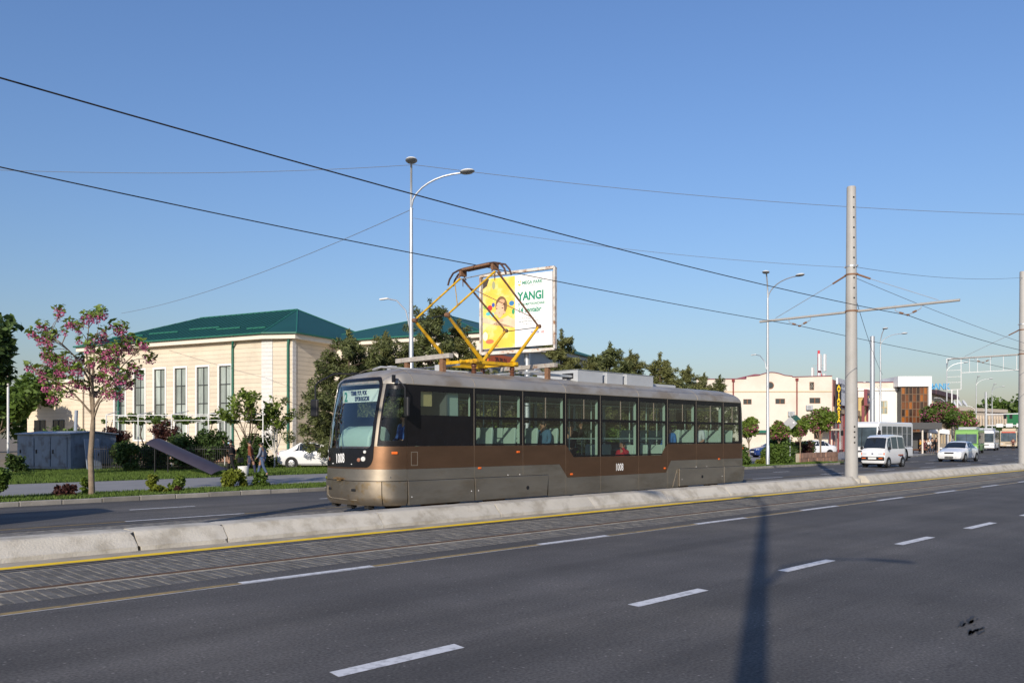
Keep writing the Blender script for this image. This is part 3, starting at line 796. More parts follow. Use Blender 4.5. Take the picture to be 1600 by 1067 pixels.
# --- sides
PX = [.87, 2.81, 4.41, 5.98, 7.38, 9.08, 10.49, 12.01, 13.57, 14.63]
ZB = [(0,1.05),(5.74,1.05),(6.05,.70),(10.40,.70),(10.66,1.05),(16,1.05)]
ZT = [(0,1.54),(5.985,1.54),(6.29,1.22),(10.20,1.22),(10.485,1.54),(16,1.54)]
def bogie(x): return x < 5.32 or x > 11.04
for sg in (-1, 1):
    Y = lambda d: sg*d
    for i, (p0, p1) in enumerate(zip(PX, PX[1:])):
        x0, x1 = p0+.006, p1-.006
        bx = sorted(set([x0, x1] + [q[0] for q in ZB+ZT if x0 < q[0] < x1]))
        m_ = MB(); pts = [(x, lerp_tab(ZT, x)) for x in bx] + [(x, lerp_tab(ZB, x)) for x in bx[::-1]]
        m_.prism(pts, sg*1.215, sg*1.245); m_.build('stripe_panel', M_TBROWN, tram)
        bx = sorted(set([x0, x1] + [q[0] for q in ZB if x0 < q[0] < x1] + [q for q in (5.32, 11.04) if x0 < q < x1]))
        m_ = MB(); pts = [(x, lerp_tab(ZB, x)-.003) for x in bx]; low = []
        for x in bx[::-1]:
            if abs(x-5.32) < 1e-6: low += [(x, .25), (x, .80)]
            elif abs(x-11.04) < 1e-6: low += [(x, .80), (x, .25)]
            else: low.append((x, .80 if bogie(x) else .25))
        m_.prism(pts+low, sg*1.212, sg*1.243); m_.build('skirt_panel', M_TGREY, tram)
        # glazing band
        lowp = 3 <= i <= 5
        zt = 1.22 if lowp else 1.54
        xa, xb = x0+.065, x1-.065
        if i == 0:
            holes = [(1.25, 2.72, 2.22, 2.74)]
        elif i == 8:
            holes = [(xa, xb+.02, zt+.045, 2.15), (xa, xb+.02, 2.22, 2.74)]
        else:
            holes = [(xa, xb, zt+.045, 2.15), (xa, xb, 2.22, 2.74)]
        m_ = MB(); m_.frame(x0, x1, zt+(.004 if lowp else .002), 2.872, holes, sg*1.200, sg*1.236); fr_ = m_.build('window_frame', M_TBLACK, tram)
        for hx0, hx1, hz0, hz1 in holes:
            if hz0 > 2.2 and i > 0:
                mid = hx0 + (hx1-hx0)*.53
                for q0, q1 in ((hx0, mid-.012), (mid+.012, hx1)):
                    m_ = MB(); m_.quad((q0,sg*1.222,hz0),(q1,sg*1.222,hz0),(q1,sg*1.222,hz1),(q0,sg*1.222,hz1)); m_.build('window_pane', M_TGLASS, tram, fix=False)
                m_ = MB(); m_.box(mid-.012, mid+.012, sg*1.214, sg*1.230, hz0, hz1); m_.build('sliding_bar', M_SEAM, tram)
            else:
                m_ = MB(); m_.quad((hx0,sg*1.220,hz0),(hx1,sg*1.220,hz0),(hx1,sg*1.220,hz1),(hx0,sg*1.220,hz1)); m_.build('window_pane', M_TGLASS, tram, fix=False)
        # mint lining post behind the joint
        if i < 8:
            m_ = MB(); m_.box(p1-.055, p1-.020, sg*1.10, sg*1.196, .95 if not lowp else .4, 2.78); m_.build('lining_post', M_MINT, tram)
        if i > 0:
            m_ = MB(); m_.box(p0-.006, p0+.006, sg*1.200, sg*1.2405, .80 if bogie(p0) else .25, 2.872); m_.build('joint_strip', M_SEAM, tram)
    m_ = MB(); m_.box(.87, 14.63, sg*1.19, sg*1.252, 2.873, 2.892); m_.build('gutter', M_SEAM, tram)
    for (q0, q1) in ((.885, 2.80), (2.815, 5.30), (11.06, 13.56), (13.58, 14.85)):
        sl = .06
        m_ = MB(); pts = [(q0, .79), (q0+(.02 if q0 != 11.06 else 0), .27), (q1-(.05 if q1 in (5.30, 14.85) else 0), .27), (q1, .79)]
        if q1 == 14.85: pts = [(q0,.79),(q0,.27),(q1-.10,.30),(q1-.03,.5),(q1,.79)]
        m_.prism(pts, sg*1.20, sg*1.272); m_.build('bogie_cover', M_TGREY, tram, bevel=.008)
    for (x, z, w2, h2) in ((.62 if sg > 0 else .63, 1.40, 0, 0), (2.98, 1.02, .09, .045), (4.24, 1.38, .10, .05), (6.2, .78, .09, .05), (10.34, .83, .09, .05), (13.3, 1.05, .08, .045)):
        if w2 == 0: continue
        m_ = MB(); m_.cbox((x, sg*1.252, z), (w2, .03, h2)); m_.build('side_marker', M_ORANGE, tram, bevel=.012)
    q = Vector(SF(sg*72, 1.40, .012)); m_ = MB(); m_.cbox(q, (.13, .03, .055), rotz(R(-sg*38 if sg < 0 else 38)*0 + (R(-28) if sg < 0 else R(28)))); m_.build('side_marker', M_ORANGE, tram, bevel=.012)
    m_ = MB(); m_.frame(.98, 1.16, 1.12, 1.42, [(.992,1.148,1.132,1.408)], sg*1.2455, sg*1.2475); m_.build('hatch_outline', M_SEAM, tram)
    for x, z in ((4.55, .50), (12.3, .52)):
        m_ = MB(); m_.lathe([(.05, -.004), (.05, .004)], 14, c=(x, sg*1.274, z), axis='y'); m_.build('jacking_hole', M_BLACK, tram)
    m_ = MB()
    for x, z in ((.98,.45),(2.70,.50),(2.92,.50),(3.9,.83),(4.3,.83),(11.2,.47),(12.0,.83),(12.6,.83),(13.45,.5)): m_.lathe([(.012,-.003),(.012,.004),(.006,.006)], 8, c=(x, sg*1.273 if z < .79 else sg*1.245, z), axis='y')
    m_.build('rivets', M_NUM, tram)
text_mesh('fleet_number', '1008', .285, M_NUM, tram, (8.02, -1.2475, .82), (R(90), 0, 0), sx=.62, bold=.003, depth=.001)
m_ = MB()
for sg in (-1, 1): m_.bar((10.74, sg*1.2445, .25), (10.98, sg*1.2445, .78), .012, .004)
m_.build('seam_trim', M_SEAM, tram)
m_ = MB(); m_.box(.90, 1.22, -1.2425, -1.2375, 1.60, 2.15); m_.build('black_lower_pane', M_TBLACK, tram)

# --- rear end
strip('rear_bumper', M_TGREY, -90, 90, [.30,.40,.6,.80], .006, True, 20)
strip('rear_apron', M_TGREY, -90, 90, [.802,.9,1.05], 0, True, 20)
strip('rear_stripe', M_TBROWN, -90, 90, [1.052,1.3,1.54], 0, True, 20)
strip('rear_window_frame', M_TBLACK, -90, 90, [1.542,1.62,1.9,2.3,2.76,2.88], 0, True, 24,
      skip=lambda a, z: 1.62 < z < 2.76 and (abs(a) < 42))
for s_ in (-1, 1):
    o_ = rr(45, 80, 1.60, 2.74, 3, .05, .05); o_ = [(s_*a, z) for a, z in o_]
    ring_patch('rear_corner_window', mat('dark_green_glass', (.10,.15,.13), rough=.06, spec=.9), o_, None, .006, .006, 3, rear=True)
o_ = rr(-41, 41, 1.62, 2.76, 3, .05, .05); ring_patch('rear_window', M_TGLASS, o_, None, .004, .004, 5, rear=True)
q = Vector(SF(-60, 1.38, .012, True)); m_ = MB(); m_.cbox(q, (.09, .05, .06)); m_.build('tail_marker', M_ORANGE, tram, bevel=.01)

# --- roof shell (one loft round the whole car)
rf = MB(); NV = 12; cols = []
for k_ in range(NV+1):
    v = k_/NV; z = 2.885 + .425*math.sin(v*math.pi/2)*.9985
    row = [SF(a, z) for a in arange(-90, 90, 20)]
    wy = row[-1][1]; xa = row[-1][0]
    rear_row = [SF(a, z, 0, True) for a in arange(90, -90, 20)]
    xb = rear_row[0][0]
    row += [(xa+(xb-xa)*i/24, wy, z) for i in range(1, 24)] + rear_row + [(xb+(xa-xb)*i/24, -wy, z) for i in range(1, 24)]
    cols.append(row)
n = len(cols[0])
for row in cols: rf.v += row
for k_ in range(NV):
    for i in range(n): j = (i+1) % n; rf.f.append((k_*n+i, k_*n+j, (k_+1)*n+j, (k_+1)*n+i))
rf.f.append(tuple(NV*n+i for i in range(n)))
rf.build('roof', M_TROOF, tram, smooth=True)
for x in (1.05, 2.85, 6.0, 9.1, 12.1):
    pts = []
    for k_ in range(-14, 15):
        v = abs(k_)/14; z = 2.89 + .425*math.sin((1-v)*math.pi/2); u = min(.9995, (z-2.885)/.426); w = TW*math.sqrt(max(0, 1-u*u))**.7
        pts.append((x, math.copysign(w, k_), z))
    m_ = MB(); m_.tube([(p[0], p[1]*1.0, p[2]-.004) for p in pts], .007, 5); m_.build('roof_seam', M_SEAM, tram)
# --- inside shell and underframe
m_ = MB(); m_.box(.5, 14.8, -1.16, 1.16, .86, .90); m_.box(5.98, 10.49, -1.16, 1.16, .40, .45); m_.build('floor', M_FLOOR, tram)
m_ = MB(); m_.box(.75, 14.7, -1.12, 1.12, 2.80, 2.84); m_.build('ceiling', M_MINTD, tram)
for sg in (-1, 1):
    m_ = MB(); m_.box(.95, 5.95, sg*1.15, sg*1.19, .9, 1.52); m_.box(10.5, 14.6, sg*1.15, sg*1.19, .9, 1.52); m_.box(5.98, 10.49, sg*1.15, sg*1.19, .45, 1.20); m_.build('side_lining', M_MINTD, tram)
m_ = MB(); m_.box(.45, 5.2, -1.0, 1.0, .30, .85); m_.box(5.3, 10.9, -1.05, 1.05, .26, .39); m_.box(11.1, 14.7, -1.0, 1.0, .30, .85); m_.build('underframe', M_TDARK, tram)
for x in (2.0, 3.9, 11.9, 13.6):
    for sg in (-1, 1):
        m_ = MB(); m_.lathe([(.30,-.06),(.345,-.05),(.345,.04),(.37,.045),(.37,.07),(.05,.09)], 24, c=(x, sg*.77, .352), axis='y'); m_.build('wheel', M_RAILR, tram, smooth=True)
for sg in (-1, 1):
    m_ = MB(); m_.tube([(2.6, sg*.70, 2.62), (14.2, sg*.70, 2.62)], .016, 6)
    for x in (3.6, 5.2, 10.7, 12.2, 13.7): m_.tube([(x, sg*.70, .9), (x, sg*.70, 2.8)], .017, 6)
    for x in (6.5, 7.4, 9.1, 9.9): m_.tube([(x, sg*.9, .45), (x, sg*.9, 2.8)], .017, 6)
    m_.tube([(6.0, sg*1.08, 1.70), (10.4, sg*1.08, 1.70)], .014, 6); m_.build('handrail', M_MINT, tram)
# --- mirrors
m_ = MB(); m_.tube([(.58,-1.16,2.98),(.60,-1.30,2.95),(.66,-1.36,2.86),(.70,-1.40,2.78),(.70,-1.40,2.55)], .016, 6); m_.cbox((.55,-1.20,2.98), (.06,.06,.16)); ma = m_.build('mirror_arm', M_DKMETAL, tram)
m_ = MB(); m_.cbox((.73,-1.42,2.38), (.07,.24,.42), rotz(R(-22))); m_.build('mirror', M_DKMETAL, tram, bevel=.03)
m_ = MB(); m_.tube([(1.0,.78,3.20),(.62,1.00,3.21),(.52,1.08,3.20),(.34,1.46,3.02),(.30,1.52,2.92),(.30,1.52,2.55)], .022, 6); m_.cbox((.92,.80,3.21), (.16,.08,.06)); m_.build('mirror_arm', M_DKMETAL, tram)
m_ = MB(); m_.cbox((.28,1.52,2.42), (.07,.22,.40), rotz(R(18))); m_.build('mirror', M_DKMETAL, tram, bevel=.03)
# --- roof equipment
m_ = MB(); m_.tube([(1.1,.35,3.29),(1.3,.32,3.36),(2.0,.30,3.36),(2.5,.2,3.345),(2.9,.1,3.36),(4.2,.0,3.36)], .028, 8); m_.build('roof_conduit', M_WHITEBOX, tram, smooth=True)
for x, y in ((1.72, .45), (2.35, -.55)):
    m_ = MB(); m_.box(x-.09, x+.09, y-.08, y+.08, 3.24, 3.42); m_.build('junction_box', M_WHITEBOX, tram, bevel=.01)
for x in (2.30, 5.85):
    m_ = MB(); m_.box(x-.07, x+.07, -1.02, 1.02, 3.55, 3.66); bm_ = m_.build('roof_beam', M_OLDGREY, tram, bevel=.008)
    for y in (-.72, .62):
        m_ = MB(); m_.box(x-.05, x+.05, y-.06, y+.06, 3.22, 3.55); m_.build('beam_support', M_RUST, tram)
for x in (2.6, 5.3):
    m_ = MB(); m_.box(x-.03, x+.03, -.95, .95, 3.40, 3.44); m_.build('cross_rail', M_GALV, tram)
for y in (-.57, .55):
    m_ = MB(); m_.box(5.1, 7.0, y-.05, y+.05, 3.36, 3.42); m_.build('roof_rack', M_GALV, tram)
m_ = MB(); m_.tube([(5.45,-.6,3.40),(5.5,-.6,3.50),(5.62,-.6,3.52),(5.72,-.6,3.46),(5.74,-.6,3.38)], .02, 6); m_.build('lifting_hoop', M_GALV, tram)
for x0, x1, y0 in ((6.95, 8.02, -.80), (8.22, 8.95, -.78), (9.12, 10.42, -.78)):
    m_ = MB(); m_.box(x0, x1, y0, .72, 3.24, 3.56); bx_ = m_.build('roof_unit', M_WHITEBOX, tram, bevel=.012)
    m_ = MB(); m_.box(x0-.015, x1+.015, y0-.015, .735, 3.562, 3.575); m_.build('unit_lid', M_GALV, bx_)
    m_ = MB(); m_.box(x0-.004, x0-.002, y0+.15, y0+.55, 3.33, 3.48)
    for q in range(6): m_.box(x0-.014, x0-.004, y0+.16, y0+.54, 3.335+.024*q, 3.343+.024*q)
    m_.build('vent_grille', M_DKMETAL, bx_)
m_ = MB(); m_.box(10.6, 12.0, -.5, .5, 3.27, 3.37); m_.build('roof_hatch', M_WHITEBOX, tram, bevel=.02)

# --- pantograph: diamond frame with lower arms, upper arms and collector bow
pan = bpy.data.objects.new('pantograph', None); COL.objects.link(pan); pan.parent = tram; pan.empty_display_size = .2
m_ = MB()
for y in (-.60, .60): m_.box(3.30, 4.86, y-.045, y+.045, 3.52, 3.60)
for x in (3.42, 4.72): m_.box(x-.05, x+.05, -.72, .72, 3.55, 3.63)
m_.tube([(3.2,-.3,3.58),(4.9,-.3,3.58)], .045, 8); m_.tube([(3.35,.25,3.60),(4.5,.25,3.60)], .035, 8); m_.build('base_frame', M_YPAINT, pan, bevel=.006)
for x in (3.42, 4.72):
    for y in (-.55, .55):
        m_ = MB(); m_.lathe([(.05,3.28),(.07,3.32),(.045,3.35),(.07,3.39),(.045,3.42),(.07,3.46),(.05,3.54)], 10, c=(x, y, 0)); m_.build('insulator', mat('insulator_brown', (.12,.05,.03), rough=.3), pan, smooth=True)
KN = {-1: 2.52, 1: 5.62}; TOPX, TOPZ, KZ = 4.07, 5.82, 4.60
for sx_, bx0 in ((-1, 3.62), (1, 4.66)):
    for y in (-.62, .62):
        b0 = Vector((bx0, y*.98, 3.62)); k0 = Vector((KN[sx_], y*1.0, KZ + (.02 if sx_ > 0 else 0))); t0 = Vector((TOPX + .05*sx_, y*1.06, TOPZ))
        m_ = MB(); m_.tube([b0, b0.lerp(k0, .15), k0], [.058, .052, .034], 8); m_.build('lower_arm', M_YPAINT, pan, smooth=True)
        m_ = MB(); m_.tube([k0, k0.lerp(t0, .1), k0.lerp(t0, .9), t0], [.022, .026, .026, .034], 8); m_.build('upper_arm', M_YPAINT if sx_ < 0 else M_RUST, pan, smooth=True)
        m_ = MB(); m_.lathe([(.03,-.06),(.055,-.05),(.055,.05),(.03,.06)], 10, c=tuple(k0), axis='y'); m_.build('knee_joint', M_RUST, pan, smooth=True)
    m_ = MB(); m_.tube([(KN[sx_], -.62, KZ), (KN[sx_], .62, KZ)], .012, 6); m_.build('cross_tube', M_DKMETAL, pan)
    m_ = MB(); f_ = .78; a_ = Vector((KN[sx_], .62, KZ)).lerp(Vector((TOPX, .66, TOPZ)), .86); b_ = Vector((KN[sx_], -.62, KZ)).lerp(Vector((TOPX, -.66, TOPZ)), .20); m_.tube([a_, b_], .011, 6); m_.build('diagonal_brace', M_YPAINT if sx_ < 0 else M_RUST, pan)
# collector bow
for dx in (-.09, .09):
    pts = [(TOPX+dx, -1.09, 5.70), (TOPX+dx, -1.03, 5.84), (TOPX+dx, -.88, 5.985), (TOPX+dx, -.66, 6.035), (TOPX+dx, -.46, 6.05), (TOPX+dx, .46, 6.05), (TOPX+dx, .66, 6.035), (TOPX+dx, .88, 5.985), (TOPX+dx, 1.03, 5.84), (TOPX+dx, 1.09, 5.70)]
    m_ = MB(); m_.tube(pts, .024, 8); m_.build('collector_bow', mat('bow_brown', (.10,.058,.045), rough=.5, metal=.3), pan, smooth=True)
m_ = MB(); m_.box(TOPX-.12, TOPX+.12, -.52, .52, 6.00, 6.055); m_.build('contact_strip', M_RUST, pan, bevel=.01)
for y in (-.60, .60):
    m_ = MB(); m_.box(TOPX-.10, TOPX+.10, y-.04, y+.04, 5.88, 6.02); m_.tube([(TOPX-.16, y*1.1, 5.82), (TOPX, y, 5.92), (TOPX+.16, y*1.1, 5.82)], .018, 6); m_.tube([(TOPX-.1,y-.12,5.80),(TOPX,y,5.62),(TOPX+.1,y+.12,5.80)], .010, 5); m_.build('bow_bracket', M_RUST, pan)
m_ = MB(); m_.tube([(TOPX, -.68, 5.82), (TOPX, .68, 5.82)], .014, 6); m_.build('top_tube', M_GALV, pan)
for y in (-.62, .62):
    m_ = MB(); m_.tube([(3.35, y*.9, 3.62), (3.3, y*.9, 4.1), (2.65, y*.95, 4.62)], .008, 5); m_.build('shunt_cable', M_DKMETAL, pan)

# --- people in the tram
TX = lambda x, y, z: (10.05+x, 15.60+y, z)
person('driver in a blue shirt seated behind the windscreen of the tram', TX(1.42, -.45, 1.0), 0, 1.72, 'sit', (.02,.06,.22), (.02,.02,.03))
person('older passenger in a denim jacket seated by a tram window behind the third pillar', TX(5.50, -.90, .90), 0, 1.70, 'sit', (.06,.14,.22), (.03,.04,.07))
person('passenger in dark clothes standing by the low tram window, holding the rail', TX(7.05, -.45, .45), R(60), 1.72, 'stand', (.015,.015,.018), (.015,.015,.018), armup=True)
person('passenger in red sitting in the low middle part of the tram', TX(8.75, -.92, .42), 0, 1.58, 'sit', (.42,.02,.04), (.20,.18,.13), armup=True)
person('passenger in a pale striped T-shirt by the second last tram window', TX(12.55, -.92, .90), 0, 1.75, 'sit', (.50,.56,.58), (.03,.03,.04), sleeves=False)
person('passenger in a blue patterned blouse by a tram window near the rear', TX(11.05, -.90, .90), 0, 1.60, 'sit', (.03,.14,.38), (.05,.05,.08))

# ================================================================ tram poles with double brackets
def make_tram_pole():
    t = thing('tram_pole', 'x', 'pole')
    m_ = MB(); m_.tube([(0,0,-.05),(0,0,.5),(0,0,6.5),(0,0,11.2),(0,0,11.24)], [.242,.240,.205,.165,.15], 28); sh = m_.build('shaft', M_POLE, t, smooth=True)
    m_ = MB(); m_.lathe([(.34,-.02),(.33,.16),(.27,.20)], 24); m_.build('footing', M_CONC, t, smooth=True)
    for z in [1.55,1.75,1.95,2.15] + [7.0+.38*i for i in range(11)]:
        m_ = MB(); r0 = .245-(z/11.2)*.078; a_ = R(-128)
        m_.cbox((math.cos(a_)*r0, math.sin(a_)*r0, z), (.05,.05,.05), rotz(a_)); m_.build('bolt_hole', M_BLACK, sh)
    for z in (6.52, 7.9, 8.22):
        m_ = MB(); r0 = .245-(z/11.2)*.078; m_.lathe([(r0, z-.03),(r0+.018, z-.03),(r0+.018, z+.03),(r0, z+.03)], 24)
        m_.cbox((-.02, -r0-.04, z), (.10,.06,.06)); m_.cbox((.02, r0+.04, z), (.10,.06,.06)); m_.build('band_clamp', M_RUST if z < 8 else M_GALV, sh)
    for s_ in (-1, 1):
        m_ = MB(); m_.tube([(0, s_*.20, 6.50), (0, s_*3.80, 6.50)], .048, 10); ar = m_.build('bracket_arm', M_POLE, t, smooth=True)
        m_ = MB(); m_.tube([(0, s_*.2, 7.90), (0, s_*.75, 7.64), (0, s_*3.1, 6.58)], .012, 6); m_.build('stay_rod', M_GALV, t)
        m_ = MB(); m_.tube([(0, s_*.25, 7.88), (0, s_*.72, 7.655)], .035, 8); m_.build('stay_insulator', M_RUST, t)
        m_ = MB(); m_.tube([(0, s_*1.62, 6.56), (0, s_*1.62, 6.36), (0, s_*1.80, 6.27), (0, s_*2.07, 6.17), (0, s_*2.34, 6.27), (0, s_*2.52, 6.36), (0, s_*2.52, 6.56)], .016, 6); m_.build('wire_hanger', M_GALV, t)
        m_ = MB()
        for f in (1.84, 2.30): m_.cbox((0, s_*f, 6.262), (.06, .14, .06), Matrix.Rotation(s_*(-.35 if f < 2 else .35), 3, 'X'))
        m_.cbox((0, s_*2.07, 6.165), (.10, .08, .06)); m_.build('hanger_insulators', M_RUST, t)
    return t
pole0 = make_tram_pole()
PT = [(31.3, 'tall grey tram pole rising behind the barrier right of the tram'), (54.25, 'grey tram pole at the right edge of the photograph'), (2.0, 'grey tram pole left of the picture edge, casting a shadow on the far track')]
for i, (x, lab) in enumerate(PT):
    o = pole0 if i == 0 else copy_tree(pole0); o.location = (x, 13.52, 0); tag(o, lab, 'pole', 'tram poles along the median')

# ================================================================ contact wires and cables
def wire(name, label, cat, pts, sag, r, m, n=14, group=None):
    mb = MB(); path = []
    for (a, b_) in zip(pts, pts[1:]):
        a = Vector(a); b_ = Vector(b_)
        for i in range(n + (1 if b_ == Vector(pts[-1]) else 0)):
            f = i/n; p = a.lerp(b_, f); p.z -= sag*4*f*(1-f); path.append(p)
    mb.tube(path, r, 6); return tag(mb.build(name, m, smooth=True), label, cat, group)
wire('contact_wire', 'upper black contact wire crossing the sky above the near track', 'wire', [(-28,11.45,6.15),(2.0,11.45,6.06),(31.3,11.45,6.15),(54.25,11.45,6.15),(80,11.6,6.15)], .22, .011, M_WIRE, group='tram contact wires')
wire('contact_wire', 'lower black contact wire touched by the pantograph of the tram', 'wire', [(-28,15.6,6.17),(2.0,15.6,6.19),(14.12,15.6,6.07),(31.3,15.6,6.17),(54.25,15.6,6.15),(80,15.9,6.15)], .05, .011, M_WIRE, group='tram contact wires')
wire('lighting_cable', 'thin pale cable from the left edge to the top of the double street lamp', 'cable', [(5.6,33.4,10.75),(18.85,24.35,11.75)], .25, .010, M_CABLE)
wire('lighting_cable', 'thin cable running right from the double street lamp past the tram pole top', 'cable', [(18.85,24.35,11.75),(44.1,10.0,11.9)], .35, .011, M_CABLE)
wire('feeder_cable', 'thin cable sloping from the double street lamp down to the left trees', 'cable', [(18.85,24.4,10.15),(21.2,60.5,10.4)], .5, .012, M_CABLE)
wire('feeder_cable', 'thin cable from the billboard area to the clamp of the tall tram pole', 'cable', [(18.85,24.4,9.8),(31.3,13.75,8.22)], .25, .008, M_CABLE)
wire('feeder_cable', 'thin cable leaving the tall tram pole to the right', 'cable', [(31.3,13.5,8.22),(54.25,13.5,10.9)], .25, .009, M_CABLE)
wire('span_wire', 'steel wire falling from the tall tram pole to the right edge pole', 'wire', [(31.3,13.6,7.9),(54.25,12.0,6.5)], .15, .010, M_CABLE)
wire('span_wire', 'steel wire falling from the tall tram pole towards the far street lamps', 'wire', [(31.3,13.6,7.85),(76.3,30.1,7.4)], .4, .012, M_CABLE)

# ================================================================ street lamps
def lamp_head(t, pos, yaw, small=False):
    q = rotz(yaw); s_ = .55 if small else 1
    m_ = MB()
    if small:
        m_.cbox((.15,0,.0), (.42,.12,.06)); m_.v = [tuple(q @ Vector(v) + Vector(pos)) for v in m_.v]; m_.build('lamp_head', M_LAMPW, t, bevel=.02)
        return
    m_.lathe([(.05,-.07),(.20,-.055),(.265,.0),(.255,.02)], 18); m_.v = [tuple(q @ Vector((v[0]*1.05+.16, v[1]*.82, v[2]*.9+.05*v[0])) + Vector(pos)) for v in m_.v]
    h = m_.build('lamp_head', M_LAMP, t, smooth=True)
    m_ = MB(); m_.lathe([(.26,.0221),(.235,.06),(.13,.10),(.03,.11)], 18); m_.v = [tuple(q @ Vector((v[0]*1.05+.16, v[1]*.82, v[2]*.9+.05*v[0])) + Vector(pos)) for v in m_.v]
    m_.build('lamp_lid', M_LAMPW, h, smooth=True)
def make_street_lamp():
    t = thing('street_lamp', 'x', 'street lamp')
    m_ = MB(); m_.tube([(0,0,-.05),(0,0,1.2),(0,0,1.25),(0,0,6),(0,0,10.1)], [.115,.112,.092,.078,.060], 16); m_.build('post', M_GALV, t, smooth=True)
    m_ = MB(); m_.lathe([(.22,-.03),(.22,.03),(.13,.05)], 16); m_.build('base_flange', M_GALV, t)
    dB = Vector((-.60,-.80,0)); dA = Vector((.52,-.855,0))
    z0 = Vector((0,0,10.0))
    m_ = MB(); m_.tube([z0, z0+Vector((0,0,.6)), z0+dB*.18+Vector((0,0,1.2)), z0+dB*.42+Vector((0,0,1.62))], [.05,.045,.042,.04], 8); m_.build('upper_arm', M_GALV, t, smooth=True)
    lamp_head(t, z0+dB*.42+Vector((0,0,1.66)), math.atan2(dB.y, dB.x))
    m_ = MB(); pts = []
    for i in range(9):
        f = i/8; pts.append(z0 + dA*(2.0*f**1.6) + Vector((0,0,.10+1.15*math.sin(f*math.pi/2)**.8)))
    m_.tube(pts, .034, 8); m_.build('long_arm', M_GALV, t, smooth=True)
    lamp_head(t, pts[-1]+Vector((0,0,.02)), math.atan2(dA.y, dA.x))
    m_ = MB(); m_.tube([(0,.05,5.6),(-.08,.22,6.35),(-.20,.62,6.75),(-.30,1.02,6.85)], .026, 8); m_.build('footpath_arm', M_GALV, t, smooth=True)
    lamp_head(t, (-.32,1.06,6.86), R(100), True)
    return t
lamp0 = make_street_lamp()
LP = [(18.83, 24.5, 0, 1.0, 'tall double-armed street lamp rising behind the front of the tram'),
      (45.2, 24.5, -0.62, 0.97, 'double-armed street lamp just right of the rear of the tram'),
      (76.3, 30.3, 0.2, 0.98, 'slim double-armed street lamp right of the tall tram pole, above the white bus'),
      (110.8, 35.9, -0.1, 0.97, 'slim street lamp in front of the pink flowering trees by the bus stop'),
      (144.2, 42.4, 0.0, 0.97, 'far street lamp above the green and white bus'),
      (167.0, 46.5, 0.3, 0.97, 'farthest street lamp with a pale head above the signal gantry'),
      (-2.97, -1.45, math.pi*1.02, 1.02, 'street lamp on the near pavement that throws the long shadow on the road')]
for i, (x, y, rz, s_, lab) in enumerate(LP):
    o = lamp0 if i == 0 else copy_tree(lamp0); o.location = (x, y, .08); o.rotation_euler = (0,0,rz); o.scale = (s_,)*3; tag(o, lab, 'street lamp', 'street lamps')
o.scale = (1.4, 1.4, 1.02)      # the near post is the stouter one
m_ = MB(); m_.tube([(0,0,0),(0,0,10.4)], [.22,.19], 18)
o = thing('steel_mast', 'thick pale steel mast beside the slim lamp, behind the white bus', 'mast', (72.8, 29.6, .05)); m_.build('shaft', M_GALV, o, smooth=True)
m_ = MB(); m_.lathe([(.20,10.4),(.20,10.46),(.05,10.5)], 18); m_.build('cap', M_GALV, o)
m_ = MB(); m_.lathe([(.32,0),(.32,.06),(.23,.1)], 18); m_.build('base_flange', M_GALV, o)

# ================================================================ empty white sign gantry and signal gantry on the right
M_WHITEP = mat('white_steel', (.72,.72,.71), rough=.5)
ga = thing('sign_gantry', 'empty white steel sign gantry over the road at the right edge', 'gantry', (111.4, 36.1, 0))
def bars(name, lst, w, m, par):
    for a_, b_ in lst:
        mm = MB(); mm.bar(a_, b_, w); mm.build(name, m, par)
bars('frame_bar', [((0,0,7.7),(0,0,11.6)),((0,-1.65,7.7),(0,-1.65,11.6)),((0,0,11.6),(0,-9,11.6)),((0,0,7.7),(0,-1.65,7.7)),((0,-1.65,9.75),(0,-9,9.75))], .07, M_WHITEP, ga)
bars('frame_bar', [((0,0,z),(0,-1.65,z)) for z in (8.6,9.3,10.1)] + [((0,-y,9.75),(0,-y,11.6)) for y in (2.6,3.5,4.9,6.3,7.7,9.0)], .045, M_WHITEP, ga)
bars('gantry_post', [((0,-.6,0),(0,-.6,7.7)),((0,-1.25,0),(0,-1.25,7.7)),((0,-9.0,0),(0,-9.0,13.2))], .12, M_WHITEP, ga)
sg_ = thing('signal_gantry', 'far grey signal mast with two horizontal arms over the junction', 'signal', (141.7, 40.3, 0))
m_ = MB(); m_.tube([(0,0,0),(0,0,8.8)], [.20,.16], 12); m_.build('mast', M_GALV, sg_, smooth=True)
m_ = MB(); m_.tube([(0,0,5.3),(0,-4.8,5.35)], .08, 8); m_.build('upper_arm', M_WHITEP, sg_)
m_ = MB(); m_.tube([(0,0,3.6),(0,-8,3.6)], .08, 8); m_.build('lower_arm', M_WHITEP, sg_)
for y in (-1.9,-3.2,-4.6,-6.3):
    m_ = MB(); m_.box(-.08,.08,y-.45,y+.45,3.35,3.9); m_.build('sign_plate', M_WHITEP, sg_)
for y in (-2.6, -3.4):
    m_ = MB(); m_.box(-.12,.12,y-.18,y+.18,4.6,5.25); m_.build('signal_head', M_DKMETAL, sg_)

